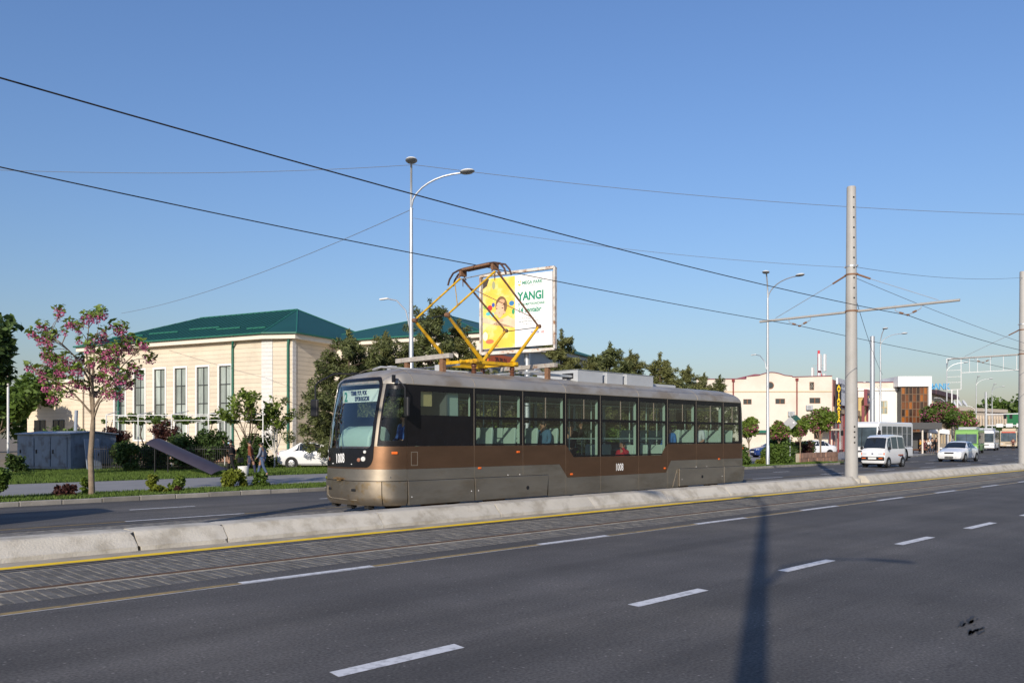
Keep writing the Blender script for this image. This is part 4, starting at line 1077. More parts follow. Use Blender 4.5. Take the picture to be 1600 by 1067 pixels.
# ================================================================ billboard
bb = thing('billboard', 'white rusty-edged billboard MEGA PARK YANGI 14 sentabr with a smiling child', 'billboard', (30.33, 33.29, 0), math.atan2(28.87-33.29, 31.41-30.33))
W = math.hypot(4.42, 1.08); zb, zt = 6.28, 10.45
M_BBF = mat('billboard_frame', (.62,.58,.52), rough=.7, var=.15, scale=3, col2=(.30,.15,.07), fac2=.42, scale2=2.6)
M_BBW = mat('billboard_white', (.80,.80,.79), rough=.5)
for a_, b_ in (((0,0,zb),(0,0,zt)), ((W,0,zb),(W,0,zt)), ((0,0,zb),(W,0,zb)), ((0,0,zt),(W,0,zt))):
    m_ = MB(); m_.bar(a_, b_, .22, .10) if a_[0] == b_[0] else m_.bar(a_, b_, .22, .13); m_.build('frame_bar', M_BBF, bb)
m_ = MB(); m_.box(.12, W-.14, -.03, .06, zb+.22, zt-.18); pnl = m_.build('poster_panel', M_BBW, bb)
m_ = MB(); m_.tube([(W*.62,.12,-.05),(W*.62,.12,zb+.05)], .16, 14); m_.build('support_post', M_GALV, bb, smooth=True)
m_ = MB(); m_.box(.3, W-.3, .07, .16, zb+.8, zb+.95); m_.box(.3, W-.3, .07, .16, zt-.95, zt-.8); m_.build('back_rails', M_GALV, bb)
m_ = MB(); m_.box(.4, W-.5, -.55, -.05, zb-.16, zb-.10); m_.build('service_ledge', M_BBF, bb)
PF = -.034
def flat(name, pts, m, y=PF):
    mm = MB(); mm.poly([(p[0], y, p[1]) for p in pts]); return mm.build(name, m, pnl, fix=False)
def ell(cx, cz, rx, rz_, n=26, a0=0, a1=360): return [(cx+rx*math.cos(R(a0+(a1-a0)*i/n)), cz+rz_*math.sin(R(a0+(a1-a0)*i/n))) for i in range(n)]
def pmat(n, c, **k): return mat('print_'+n, c, rough=.5, **k)
x0, x1, z0, z1 = .13, W*.475, zb+.23, zt-.20
pz = lambda f: z0+(z1-z0)*f
px = lambda f: x0+(x1-x0)*f
flat('print_yellow_ground', [(x0,z0),(x1,z0),(x1,z1),(x0,z1)], pmat('yellow', (.80,.55,.08), var=.12, scale=1.4, col2=(.82,.68,.30), fac2=.45, scale2=1.1))
flat('print_dark_corner', [(px(0),pz(.86)),(px(.13),pz(.90)),(px(.20),pz(1)),(px(0),pz(1))], pmat('dark', (.07,.05,.04)), PF-.001)
flat('print_olive_blur', ell(px(.34),pz(.90),.10,.22), pmat('olive', (.35,.36,.20)), PF-.001)
for i, (fx, fz, rx, rz_, c) in enumerate(((.07,.60,.13,.12,(.25,.45,.12)),(.22,.58,.16,.15,(.55,.04,.04)),(.33,.62,.10,.12,(.05,.10,.38)),(.17,.50,.15,.10,(.10,.50,.52)),(.30,.48,.12,.12,(.25,.60,.62)),(.90,.62,.16,.13,(.05,.20,.42)),(.95,.50,.09,.15,(.05,.32,.12)),(.08,.18,.16,.24,(.85,.70,.55)),(.22,.10,.26,.12,(.70,.18,.08)),(.40,.03,.2,.05,(.75,.25,.10)))):
    cx, cz = px(fx), pz(fz); pts = [(min(max(p[0],x0),x1), min(max(p[1],z0),z1)) for p in ell(cx, cz, rx, rz_)]
    flat('print_colour_patch', pts, pmat('patch%d' % i, c), PF-.001-.0002*i)
flat('print_hair', ell(px(.58),pz(.60),.37,.50), pmat('hair', (.20,.115,.055), var=.5, scale=5, stretch=(5,1,.7)), PF-.0045)
flat('print_face', ell(px(.54),pz(.55),.26,.42), pmat('skin', (.74,.47,.29), var=.12, scale=2.5), PF-.0055)
flat('print_forehead_shade', ell(px(.60),pz(.66),.18,.12), pmat('skin2', (.66,.38,.21)), PF-.006)
for fx in (.44,.62): flat('print_brow', ell(px(fx),pz(.605),.075,.012), pmat('brow', (.14,.08,.05)), PF-.0065)
for fx in (.40,.68): flat('print_cheek', ell(px(fx),pz(.50),.07,.07), pmat('cheek', (.74,.40,.26)), PF-.0058)
for fx in (.44,.62): flat('print_eye', ell(px(fx),pz(.565),.060,.026), pmat('eye', (.06,.035,.03)), PF-.0065)
flat('print_nose', ell(px(.52),pz(.50),.035,.05), pmat('skin3', (.62,.34,.20)), PF-.0065)
flat('print_smile', ell(px(.53),pz(.445),.10,.055,18,180,360), pmat('lips', (.45,.10,.09)), PF-.0065)
flat('print_teeth', ell(px(.53),pz(.442),.075,.025,18,180,360), pmat('teeth', (.85,.82,.78)), PF-.007)
flat('print_arm', [(px(.0),pz(.46)),(px(.30),pz(.40)),(px(.62),pz(.33)),(px(1),pz(.27)),(px(1),pz(.38)),(px(.78),pz(.45)),(px(.55),pz(.40)),(px(.30),pz(.34)),(px(.0),pz(.38))], pmat('skin4', (.76,.54,.36), var=.18, scale=2), PF-.0075)
flat('print_hands', ell(px(.58),pz(.39),.13,.10), pmat('skin5', (.70,.42,.26)), PF-.008)
GT = mat('poster_green', (.02,.25,.14), rough=.5); GY = mat('poster_grey_text', (.16,.20,.19), rough=.5); BT = mat('poster_blue', (.03,.06,.32), rough=.5); RT = mat('poster_red', (.55,.04,.04), rough=.5); YT = mat('poster_gold', (.80,.50,.06), rough=.5)
def ptxt(body, size, x, z, m, sx=1.0, bold=0.0, name='poster_text'): return text_mesh(name, body, size, m, pnl, (x, PF-.003, z), (R(90),0,0), sx, bold, .001)
xr = x1+.18
ptxt('MEGA PARK', .24, xr+.26, zt-.70, GT, .95, .006); 
flat('poster_logo', ell(xr+.10, zt-.66, .09, .10, 16, 180, 360), YT, PF-.002); flat('poster_logo', ell(xr+.03, zt-.54, .03, .05, 10), GT, PF-.002); flat('poster_logo', ell(xr+.17, zt-.54, .03, .05, 10), YT, PF-.002)
flat('poster_rule', [(xr+.28,zt-.78),(xr+1.45,zt-.78),(xr+1.45,zt-.765),(xr+.28,zt-.765)], GY, PF-.002)
ptxt('YANGI', .60, xr, zt-1.52, GT, .86, .022); ptxt("O'YIN MAYDONCHASI", .185, xr, zt-1.80, GT, .86, .005); ptxt('14 sentabr', .36, xr, zt-2.16, GT, .92, .010)
ptxt('Manzil: Siz kutmoqda siz', .10, xr+.22, zt-2.50, GY, .9); ptxt('Mega agentlikka boring, Toshkent', .10, xr+.02, zt-2.66, GY, .9); ptxt('Tel: (99) 91 414 ....', .10, xr+.30, zt-2.82, GY, .9)
ptxt('PTOVOK', .17, xr+.78, zt-3.30, BT, .75, .004); ptxt('.UZ', .17, xr+1.38, zt-3.30, RT, .75, .004)
flat('poster_emblem', [(xr+1.12,zt-3.09),(xr+1.24,zt-3.05),(xr+1.24,zt-2.92),(xr+1.12,zt-2.98)], BT, PF-.002)
for a_, b_ in (((xr+.76,zt-3.36),(xr+1.68,zt-3.35)), ((xr+.76,zt-3.12),(xr+1.68,zt-3.11))):
    flat('poster_rule', [a_, (b_[0],a_[1]), b_, (a_[0],b_[1])], BT, PF-.002)

# ================================================================ buildings
def siding_mat(name, col, course=.31, line=.72, length=2.4):
    m = mat(name, col, rough=.8, var=.07, scale=.6, col2=tuple(c*.88 for c in col), fac2=.35, scale2=.5)
    nt = m.node_tree; N = nt.nodes; L = nt.links; b = N['Principled BSDF']; src = b.inputs['Base Color'].links[0].from_socket
    co = N.new('ShaderNodeTexCoord'); sp = N.new('ShaderNodeSeparateXYZ'); L.new(co.outputs['Object'], sp.inputs[0])
    d = N.new('ShaderNodeMath'); d.operation = 'DIVIDE'; d.inputs[1].default_value = course; L.new(sp.outputs[2], d.inputs[0])
    f = N.new('ShaderNodeMath'); f.operation = 'FRACT'; L.new(d.outputs[0], f.inputs[0])
    mr = N.new('ShaderNodeMapRange'); L.new(f.outputs[0], mr.inputs[0])
    for k, q in enumerate((.0, .15, line, 1.0)): mr.inputs[k+1].default_value = q
    fl = N.new('ShaderNodeMath'); fl.operation = 'FLOOR'; L.new(d.outputs[0], fl.inputs[0])
    wn_ = N.new('ShaderNodeTexWhiteNoise'); wn_.noise_dimensions = '1D'; L.new(fl.outputs[0], wn_.inputs['W'])
    mr2 = N.new('ShaderNodeMapRange'); L.new(wn_.outputs[0], mr2.inputs[0])
    for k, q in enumerate((0, 1, .94, 1.05)): mr2.inputs[k+1].default_value = q
    mu = N.new('ShaderNodeMath'); mu.operation = 'MULTIPLY'; L.new(mr.outputs[0], mu.inputs[0]); L.new(mr2.outputs[0], mu.inputs[1])
    x = N.new('ShaderNodeVectorMath'); x.operation = 'SCALE'; L.new(src, x.inputs[0]); L.new(mu.outputs[0], x.inputs['Scale']); L.new(x.outputs[0], b.inputs['Base Color'])
    bp = N.new('ShaderNodeBump'); bp.inputs['Strength'].default_value = .6; bp.inputs['Distance'].default_value = .02; L.new(mr.outputs[0], bp.inputs['Height']); L.new(bp.outputs[0], b.inputs['Normal'])
    return m
M_CREAM = siding_mat('cream_siding', (.64,.555,.435), .31, .58)
M_CREAM2 = mat('cream_render', (.68,.61,.52), rough=.85, var=.06, scale=.4, col2=(.61,.545,.455), fac2=.4, scale2=.3)
M_CWHITE = mat('white_render', (.74,.72,.68), rough=.8, var=.05, scale=.8)
M_QUOIN = mat('quoin_white', (.66,.64,.61), rough=.8, var=.06, orand=.05)
M_CORNICE = mat('cornice_cream', (.70,.64,.55), rough=.8)
M_GROOF = mat('green_metal_roof', (.009,.064,.053), rough=.5, metal=.0, var=.12, scale=.5, spec=.4)
M_GPIPE = mat('green_pipe', (.02,.13,.09), rough=.5)
M_PANE = mat('window_glass_dark', (.035,.045,.05), rough=.08, spec=.9)
M_PANEC = mat('window_glass_curtain', (.30,.34,.31), rough=.15, var=.35, scale=1.2, spec=.8, orand=.35, stretch=(3,3,.5))
M_MULL = mat('window_mullion_dark', (.05,.055,.055), rough=.5)
M_WFRAME = mat('window_surround_white', (.74,.72,.68), rough=.6)
M_BRICKW = mat('plinth_brown', (.25,.15,.10), rough=.85, var=.2, scale=3)

def window(par, x0, x1, z0, z1, y, cols=2, rows=2, pane=None, fr=None, fw=.06, surround=None, mull=None, proud=.02):
    """a window part with its panes as sub-parts; wall face at y, camera side is -y"""
    pane = pane or M_PANE; fr = fr or M_MULL
    xs_ = [x0+(x1-x0)*i/cols for i in range(cols+1)]; zs_ = rows if hasattr(rows, '__len__') else [z0+(z1-z0)*i/rows for i in range(rows+1)]
    holes = []
    for i in range(cols):
        for j in range(len(zs_)-1): holes.append((xs_[i]+fw/2, xs_[i+1]-fw/2, zs_[j]+fw/2, zs_[j+1]-fw/2))
    mm = MB(); mm.frame(x0, x1, z0, z1, holes, y+.06, y+.12); w = mm.build('window', fr, par)
    for h in holes:
        mm = MB(); mm.quad((h[0],y+.10,h[2]),(h[1],y+.10,h[2]),(h[1],y+.10,h[3]),(h[0],y+.10,h[3])); mm.build('pane', pane, w, fix=False)
    if surround:
        s_ = surround
        mm = MB(); mm.frame(x0-s_, x1+s_, z0-s_, z1+s_, [(x0, x1, z0, z1)], y-proud-.04, y+.05); mm.build('surround', M_WFRAME, w)
    return w
def wall_with_windows(par, x0, x1, z0, z1, y, wins, m, th=.3):
    mm = MB(); mm.frame(x0, x1, z0, z1, [w[:4] for w in wins], y, y+th); return mm.build('wall', m, par)

# ---- cream hall with green hipped roof (left)
HA = R(19)
hall = thing('cream_hall', 'large cream hall with tall narrow windows and green hipped metal roof', 'building', (29.15, 52.01, 0), HA)
# local x along the side wall (right), local y along the front (away to the left); front faces -x
FH = 8.62
fr_w = [(v0, v0+1.16, 1.6, 6.92) for v0 in (5.1, 7.33, 9.60, 11.80, 14.0, 16.2)]
sub = bpy.data.objects.new('front', None); COL.objects.link(sub); sub.parent = hall; sub.rotation_euler = (0,0,R(-90)); sub.empty_display_size = .2
# in 'front' local axes: X = -hall y (to the right as seen), Y = +hall x (inwards)
wins = [(-b_, -a_, c_, d_) for a_, b_, c_, d_ in fr_w]
wall_with_windows(sub, -21, -1.9, .9, FH, 0, wins, M_CREAM)
for w in wins: window(sub, w[0], w[1], w[2], w[3], 0, 2, [w[2], 2.9, 4.25, 5.6, w[3]], M_PANEC, M_MULL, .07, surround=.14)
m_ = MB(); m_.box(-21.04, -1.86, -.06, .25, 0, .9); m_.build('plinth', M_BRICKW, sub)
for vx in (-4.9, -16.9):
    m_ = MB(); m_.tube([(vx+.35,-.35,9.0),(vx+.3,-.35,8.6),(vx,-.09,8.15),(vx,-.09,.3)], .085, 8); m_.build('downpipe', M_GPIPE, sub, smooth=True)
m_ = MB(); m_.box(.6, 13, 0, .3, .9, FH); m_.build('side_wall', M_CREAM, hall)
m_ = MB(); m_.box(.6, 13.04, -.05, .25, 0, .9); m_.build('plinth', M_BRICKW, hall)
m_ = MB(); m_.box(12.7, 13.0, .3, 21, 0, FH); m_.box(.3, 12.7, 20.7, 21, 0, FH); m_.build('rear_wall', M_CREAM, hall)
# chamfered corner
ca = math.atan2(-1.9, .6); cl = math.hypot(.6, 1.9)
m_ = MB(); m_.prism([(0,1.9),(.6,0),(.9,.1),(.3,2.0)], 0, FH, 'z'); m_.build('corner_wall', M_CREAM, hall)
for i in range(27):
    z = .9+.285*i
    m_ = MB(); m_.prism([(-.035,1.86),(-.035,2.22),(.2,2.22),(.2,1.36),(.117,1.36)], z+.006, z+.279, 'z'); m_.build('quoin_block', M_QUOIN, hall)
    m_ = MB(); m_.box(.62, .98, -.035, .1, z+.006, z+.279); m_.build('quoin_block', M_QUOIN, hall)
m_ = MB(); m_.tube([(.45,.12,9.0),(.42,.16,8.55),(.42,.22,8.2),(.42,.22,.3)], .085, 8); m_.build('downpipe', M_GPIPE, hall, smooth=True)
# cornice following the outline
oc = [(-.45,21.4),(-.45,1.75),(.40,-.45),(13.4,-.45),(13.4,21.4)]
m_ = MB(); m_.prism(oc, FH+.0, FH+.34, 'z'); m_.build('cornice', M_CORNICE, hall)
def hip_roof(par, eave, ridge, ze, zr, m, name='roof', seams=True):
    """roof planes from an eave outline to a two-point ridge, with standing seams"""
    mm = MB(); n = len(eave)
    A, B = ridge
    faces = []
    for i in range(n):
        p, q = eave[i], eave[(i+1) % n]
        def nearest(pt): return A if (pt[0]-A[0])**2+(pt[1]-A[1])**2 <= (pt[0]-B[0])**2+(pt[1]-B[1])**2 else B
        a_, b_ = nearest(p), nearest(q)
        P = (p[0],p[1],ze); Q = (q[0],q[1],ze); RA = (a_[0],a_[1],zr); RB = (b_[0],b_[1],zr)
        if a_ == b_: mm.poly([P,Q,RA]); faces.append((P,Q,RA,RA))
        else: mm.poly([P,Q,RB,RA]); faces.append((P,Q,RB,RA))
    o = mm.build(name, m, par)
    mm = MB()
    for i in range(n):
        p, q = eave[i], eave[(i+1) % n]; mm.bar((p[0],p[1],ze+.02),(q[0],q[1],ze+.02), .12, .10)
    for P,Q,a_,b_ in faces: mm.bar(P, b_, .10, .06)
    mm.bar((A[0],A[1],zr),(B[0],B[1],zr), .16, .10); mm.build('roof_edging', M_GPIPE, o)
    return o, faces
oe = [(-.6,21.5),(-.6,1.70),(.35,-.6),(13.5,-.6),(13.5,21.5)]
ro, fcs = hip_roof(hall, oe, [(6.2,4.4),(6.2,14.8)], FH+.36, 11.75, M_GROOF)
P,Q,b_,a_ = [Vector(v) for v in fcs[0]]
nsm = 34; m_ = MB()
for i in range(1, nsm):
    f = i/nsm; lo = P.lerp(Q, f)
    hi = Vector(a_).lerp(Vector(b_), (f-.33)/.5) if .33 < f < .83 else (Vector((P.lerp(Vector(a_), f/.33))) if f <= .33 else Q.lerp(Vector(b_), (1-f)/.17))
    m_.bar(lo+Vector((0,0,.02)), hi+Vector((0,0,.02)), .05, .04)
m_.build('roof_seams', M_GROOF, ro)
m_ = MB()
for f0, f1, h in ((.10,.28,.30),(.30,.46,.34),(.50,.66,.40),(.68,.80,.30),(.86,.95,.22)):
    lo = P.lerp(Q, f0); l1 = P.lerp(Q, f1); up = (Vector(a_)-P); up = Vector((6.8, 0, 2.75))
    m_.bar(lo+up*h+Vector((0,0,.05)), l1+up*h+Vector((0,0,.05)), .10, .10)
m_.build('snow_guard', M_GPIPE, ro)

# ---- second hall with the same roof behind the pines
h2 = thing('green_roofed_hall', 'pale hall with green roof half hidden behind the pine trees and billboard', 'building', (38.0, 41.9, 0), HA)
m_ = MB(); m_.box(0,26,0,.3,0,8.5); m_.build('side_wall', M_CREAM2, h2)
m_ = MB(); m_.box(0,.3,.3,15,0,8.5); m_.build('front_wall', M_CREAM2, h2)
m_ = MB(); m_.box(25.7,26,.3,15,0,8.5); m_.box(.3,25.7,14.7,15,0,8.5); m_.build('rear_wall', M_CREAM2, h2)
m_ = MB(); m_.prism([(-.4,15.4),(-.4,-.4),(26.4,-.4),(26.4,15.4)], 8.5, 8.82, 'z'); m_.build('cornice', M_CORNICE, h2)
hip_roof(h2, [(-.55,15.5),(-.55,-.55),(26.5,-.55),(26.5,15.5)], [(7.5,7.5),(19,7.5)], 8.84, 11.6, M_GROOF)
for x in (2.0,5,8,11,14,17,20,23): window(h2, x, x+1.3, 2, 6.6, -.12, 2, 4, M_PANEC, M_MULL)
m_ = MB(); m_.box(1.0,5.2,-.16,-.05,6.85,7.6); sgn = m_.build('sign_board', mat('sign_orange', (.80,.16,.05), rough=.5), h2)
text_mesh('sign_text', '20-20-21', .55, M_DKMETAL, sgn, (2.0,-.17,7.0), (R(90),0,0), .9, .008, .002)
# ---- low annex at the far left
an = thing('cream_annex', 'low cream annex wall behind the flowering tree, left of the big hall', 'building', (22.0, 72.5, 0), R(-71))
m_ = MB(); m_.box(-6.4,0.6,0,.3,0,6.2); m_.build('wall', siding_mat('cream_siding_pale', (.70,.60,.46)), an)
m_ = MB(); m_.box(-6.4,-6.1,.3,8,0,6.2); m_.build('end_wall', M_CREAM2, an)
m_ = MB(); m_.box(-6.7,.6,-.25,8.2,6.2,6.45); m_.build('roof_slab', M_CORNICE, an)
for x in (-5.4,-3.0): window(an, x, x+1.4, 1.4, 3.2, -.13, 2, 1)

# ---- shops on the right -------------------------------------------------------
M_PIPE_R = mat('dark_red_pipe', (.20,.03,.03), rough=.5); M_BROWNF = mat('brown_window_frame', (.24,.11,.05), rough=.6)
M_REDROOF = mat('dark_red_roof', (.22,.06,.09), rough=.6)
def wall_thing(name, label, p0, p1, cat='building'):
    return thing(name, label, cat, (p0[0], p0[1], 0), math.atan2(p1[1]-p0[1], p1[0]-p0[0])), math.hypot(p1[0]-p0[0], p1[1]-p0[1])
s1, L1 = wall_thing('cream_shop_building', 'cream two-storey building with curved parapet and roof antenna right of the tram', (81.8, 53.2), (92.61, 42.22))
K = L1/12.06*12.06
def sx_(px_): return L1 - (1300-px_)*95/1300.0*1.0       # wall runs square to the view
wn_l = [(sx_(1162), sx_(1175), 5.55, 6.15), (sx_(1212), sx_(1227), 5.6, 6.2), (sx_(1265), sx_(1282), 5.65, 6.3), (sx_(1265), sx_(1272), 7.2, 8.1), (sx_(1217), sx_(1235), .1, 2.35), (sx_(1272), sx_(1281), 1.6, 2.5)]
wall_with_windows(s1, 0, L1, 0, 7.0, 0, [w for w in wn_l if w[3] < 7], M_CREAM2)
# parapet with hump
hp = [(0,7.0),(0,8.42),(sx_(1166),8.46),(sx_(1166.5),8.72),(sx_(1180),8.80)]
for i in range(11):
    f = i/10; hp.append((sx_(1186)+(sx_(1226)-sx_(1186))*f, 8.85+.34*math.sin(f*math.pi)))
hp += [(sx_(1238),8.76),(sx_(1238.5),8.66),(L1,8.78),(L1,7.0)]
m_ = MB(); m_.prism(hp, 0, .3); m_.build('parapet', M_CREAM2, s1)
m_ = MB(); m_.box(0, L1, -.06, -.005, 6.95, 7.07); m_.build('cornice_band', mat('cornice_tan', (.60,.46,.30), rough=.8), s1)
m_ = MB()
top = hp[1:-1]
for a_, b_ in zip(top, top[1:]): m_.bar((a_[0],.12,a_[1]+.03),(b_[0],.12,b_[1]+.03), .42, .07)
m_.build('parapet_cap', M_REDROOF, s1)
for w in wn_l: window(s1, w[0], w[1], w[2], w[3], -.10 if w[3] > 7 else 0, 2 if w[3] < 7 else 1, 2 if w[2] < 1 else 1, M_PANE, M_CWHITE if w[2] < 1 else M_BROWNF, .09)
m_ = MB(); m_.lathe([(.42,-.03),(.42,-.005)], 22, c=(sx_(1204),0,7.72), axis='y'); rw = m_.build('round_window', M_BROWNF, s1)
m_ = MB(); m_.lathe([(.33,-.045),(.33,-.032)], 22, c=(sx_(1204),0,7.72), axis='y'); m_.build('pane', M_PANE, rw)
for q, z1_, z2_ in ((1146,8.3,6.2),(1245,8.4,3.9)):
    m_ = MB(); m_.tube([(sx_(q),-.12,z1_),(sx_(q),-.12,z2_)], .075, 8); m_.cbox((sx_(q),-.13,z1_), (.3,.2,.25)); m_.build('downpipe', M_PIPE_R, s1)
m_ = MB(); m_.prism([(sx_(1222),3.0),(sx_(1253),3.0),(sx_(1250),3.4),(sx_(1238),4.3),(sx_(1226),3.4)], -1.6, -.05); m_.build('green_porch_roof', M_GROOF, s1)
m_ = MB(); m_.box(sx_(1218),sx_(1219),-1.5,-.1,0,3.0); m_.box(sx_(1246),sx_(1247.5),-1.5,-.1,0,3.0); m_.build('porch_walls', M_CREAM2, s1)
m_ = MB(); m_.box(sx_(1268),sx_(1301),-2.2,-.05,2.55,2.75); m_.build('canopy', mat('canopy_tan', (.42,.36,.28), rough=.8), s1)
for q in (1271, 1286): m_ = MB(); m_.box(sx_(q),sx_(q)+.12,-2.1,-1.98,0,2.55); m_.build('canopy_post', M_PIPE_R, s1)
m_ = MB(); m_.box(sx_(1180),sx_(1199),-.5,-.05,2.3,2.6); m_.build('green_awning', M_GPIPE, s1)
for q, z in ((1259, 4.9), (1231, 4.2)):
    m_ = MB(); m_.box(sx_(q),sx_(q)+.7,-.4,-.06,z,z+.55); ac = m_.build('air_conditioner', M_WHITEBOX, s1, bevel=.03)
    m_ = MB(); m_.lathe([(.2,-.012),(.2,-.002)], 16, c=(sx_(q)+.28,-.40,z+.28), axis='y'); m_.build('fan_grille', M_LAMP, ac)
m_ = MB(); m_.box(0,L1-.02,.31,14,0,7.6); m_.build('rear_block', M_CREAM2, s1)
m_ = MB(); m_.prism([(0.5,7.6),(L1-.5,7.6),(L1*.62,9.05),(L1*.45,9.1)], 1.2, 13.5); m_.build('roof', M_REDROOF, s1)
an_ = thing('roof_antenna', 'red and white mobile antenna cluster on the cream building roof', 'antenna', (0,0,0)); q = rotz(s1.rotation_euler[2]) @ Vector((sx_(1286.5), 1.5, 8.4)) + s1.location; an_.location = q; an_.scale = (1.7,1.7,1.15)
m_ = MB(); m_.tube([(0,0,-.1),(0,0,3.0)], .08, 8); m_.tube([(-.25,-.25,0),(0,0,1.4)], .04, 6); m_.tube([(.25,-.2,0),(0,0,1.4)], .04, 6); m_.build('mast', mat('mast_red', (.55,.04,.06), rough=.5), an_)
for i, (dx, dy) in enumerate(((-.38,-.25),(.10,-.40),(.42,.05),(-.15,.35))):
    m_ = MB(); m_.box(dx-.12,dx+.12,dy-.06,dy+.06,.9 if i < 3 else .3,2.6 if i < 3 else 1.3); m_.build('antenna_panel', M_WHITEP, an_, bevel=.02)
    m_ = MB(); m_.bar((0,0,1.5),(dx,dy,1.5), .04); m_.build('bracket', M_LAMP, an_)
for dx in (-.4, .4):
    m_ = MB(); m_.box(dx-.13,dx+.13,-.3,-.2,.05,.7); m_.build('radio_unit', M_WHITEP, an_)

s2, L2 = wall_thing('pink_shop', 'pink and tan shop side with sign boards and vertical yellow letters', (92.75, 42.2), (111.5, 47.0))
M_PINK = mat('pink_cladding', (.45,.25,.22), rough=.8, var=.08, scale=.5)
m_ = MB(); m_.box(0,L2,0,6,0,8.4); m_.build('wall', M_PINK, s2)
m_ = MB(); m_.box(-.02,L2,-.25,-.02,4.6,5.3); m_.build('fascia', mat('fascia_tan', (.50,.38,.26), rough=.8), s2)
for a_, b_ in ((.6,2.2),(3.2,7.5),(8.5,12.5),(13.5,17.5)): window(s2, a_, b_, .3, 4.4, -.2, 2, 1, mat('shop_glass_blue', (.12,.17,.22), rough=.1, spec=.9), M_PINK, .12)
m_ = MB(); m_.box(.35,5.9,-.5,-.3,5.55,8.6); sb_ = m_.build('sign_board', mat('sign_white', (.70,.70,.72), rough=.5), s2)
RD = mat('sign_red', (.55,.02,.03), rough=.5)
for k_, (cx, cz) in enumerate(((1.2,7.85),(.85,7.25),(1.55,7.25))):
    mm = MB(); mm.poly([(cx,-.505,cz-.35),(cx+.3,-.505,cz),(cx,-.505,cz+.35),(cx-.3,-.505,cz)]); mm.build('red_diamond', RD, sb_)
for k_, tx in enumerate(('EHTIYOT QISM', 'AVTO DETALLARI')): text_mesh('sign_text', tx, .5, M_NAVYTXT, sb_, (2.1,-.506,7.7-.65*k_), (R(90),0,0), .75, .004, .002)
m_ = MB(); m_.box(6.3,6.9,-.35,-.02,0,8.7); m_.build('red_pillar', M_PIPE_R, s2)
vs = thing('vertical_sign', 'vertical dark sign with yellow letters AVIAKASSA in front of the pink shop', 'sign', (91.4, 40.9, 0), R(-44.5))
m_ = MB(); m_.box(-.30,.30,0,.2,3.3,7.75); vb = m_.build('sign_board', M_DKMETAL, vs)
m_ = MB(); m_.tube([(0,.1,0),(0,.1,3.3)], .08, 8); m_.build('post', M_PIPE_R, vs)
for k_, ch in enumerate('AVIAKASSA'):
    text_mesh('letter', ch, .56, mat('sign_yellow', (.85,.55,.02), rough=.4), vb, (0,-.02,7.25-.475*k_), (R(90),0,0), 1.0, .02, .02, 'CENTER')
sb2 = thing('shop_sign', 'dark boxed shop sign with white and yellow lettering right of the tall pole', 'sign', (108.6, 45.3, 0), R(14))
m_ = MB(); m_.box(-1.0,2.7,-.6,-.2,5.9,8.0); bx_ = m_.build('sign_box', mat('sign_maroon', (.20,.05,.06), rough=.5), sb2); m_ = MB(); m_.box(-.8,2.5,-.63,-.605,6.2,7.5); bx2 = m_.build('sign_face', M_NAVYTXT, bx_)
text_mesh('sign_text', 'i mart', .9, M_NUM, bx_, (-.1,-.64,6.5), (R(90),0,0), .8, .01, .004); m_ = MB(); m_.lathe([(.16,-.66),(.16,-.64)], 14, c=(-.5,0,7.0), axis='y'); m_.build('yellow_dot', MATS['sign_yellow'], bx_)
m_ = MB(); m_.box(-.9,-.75,-.25,.1,0,5.9); m_.box(2.4,2.55,-.25,.1,0,5.9); m_.build('sign_legs', MATS['sign_maroon'], sb2)

s3, L3 = wall_thing('white_office', 'white two-storey office with tan window frames and red roof edge', (109.6, 47.3), (113.7, 42.55))
TANF = mat('tan_frame', (.52,.38,.18), rough=.6)
o3 = [(.75,2.1,.8,7.1),(3.75,4.6,4.9,6.6),(3.75,4.6,1.2,3.6)]
wall_with_windows(s3, 0, L3, 0, 8.3, 0, o3, M_CWHITE)
window(s3, *o3[0], 0, 2, 2, mat('yellow_blind', (.55,.44,.20), rough=.3), TANF, .10); window(s3, *o3[1], 0, 2, 2, M_PANEC, TANF, .09); window(s3, *o3[2], 0, 2, 2, M_PANEC, TANF, .09)
m_ = MB(); m_.box(-.02,L3+.02,-.18,-.02,8.0,8.3); m_.build('cornice', M_CWHITE, s3)
m_ = MB(); m_.box(0,L3,.0,.3,8.32,9.05); m_.build('parapet', M_CREAM2, s3); m_ = MB(); m_.box(-.02,L3+.02,-.1,.4,9.06,9.15); m_.build('parapet_cap', M_REDROOF, s3)
m_ = MB(); m_.box(.05,L3-.1,.31,14,0,8.8); m_.build('rear_block', M_CWHITE, s3)

s4, L4 = wall_thing('brown_glass_tower', 'building front of orange-brown glass panes under a white fascia', (112.28, 42.26), (115.0, 39.32))
L4 = 4.1
nC, nR = 7, 8; gz0, gz1 = .6, 8.4
holes = [(.35+(L4-.8)*i/nC+.05, .35+(L4-.8)*(i+1)/nC-.05, gz0+(gz1-gz0)*j/nR+.05, gz0+(gz1-gz0)*(j+1)/nR-.05) for i in range(nC) for j in range(nR)]
m_ = MB(); m_.frame(.3, L4-.4, gz0, gz1, holes, -.06, .06); cw = m_.build('curtain_wall', mat('curtain_mullion', (.16,.10,.06), rough=.5), s4)
pm = [mat('pane_brown_%d' % i, c, rough=.12, spec=.8) for i, c in enumerate(((.08,.03,.015),(.30,.10,.02),(.16,.055,.02),(.04,.025,.02)))]
for h in holes:
    mm = MB(); mm.quad((h[0],.02,h[2]),(h[1],.02,h[2]),(h[1],.02,h[3]),(h[0],.02,h[3])); mm.build('pane', random.choice(pm), cw, fix=False)
m_ = MB(); m_.box(-.2,L4,-.35,6,8.42,9.75); m_.build('fascia', M_WHITEP, s4)
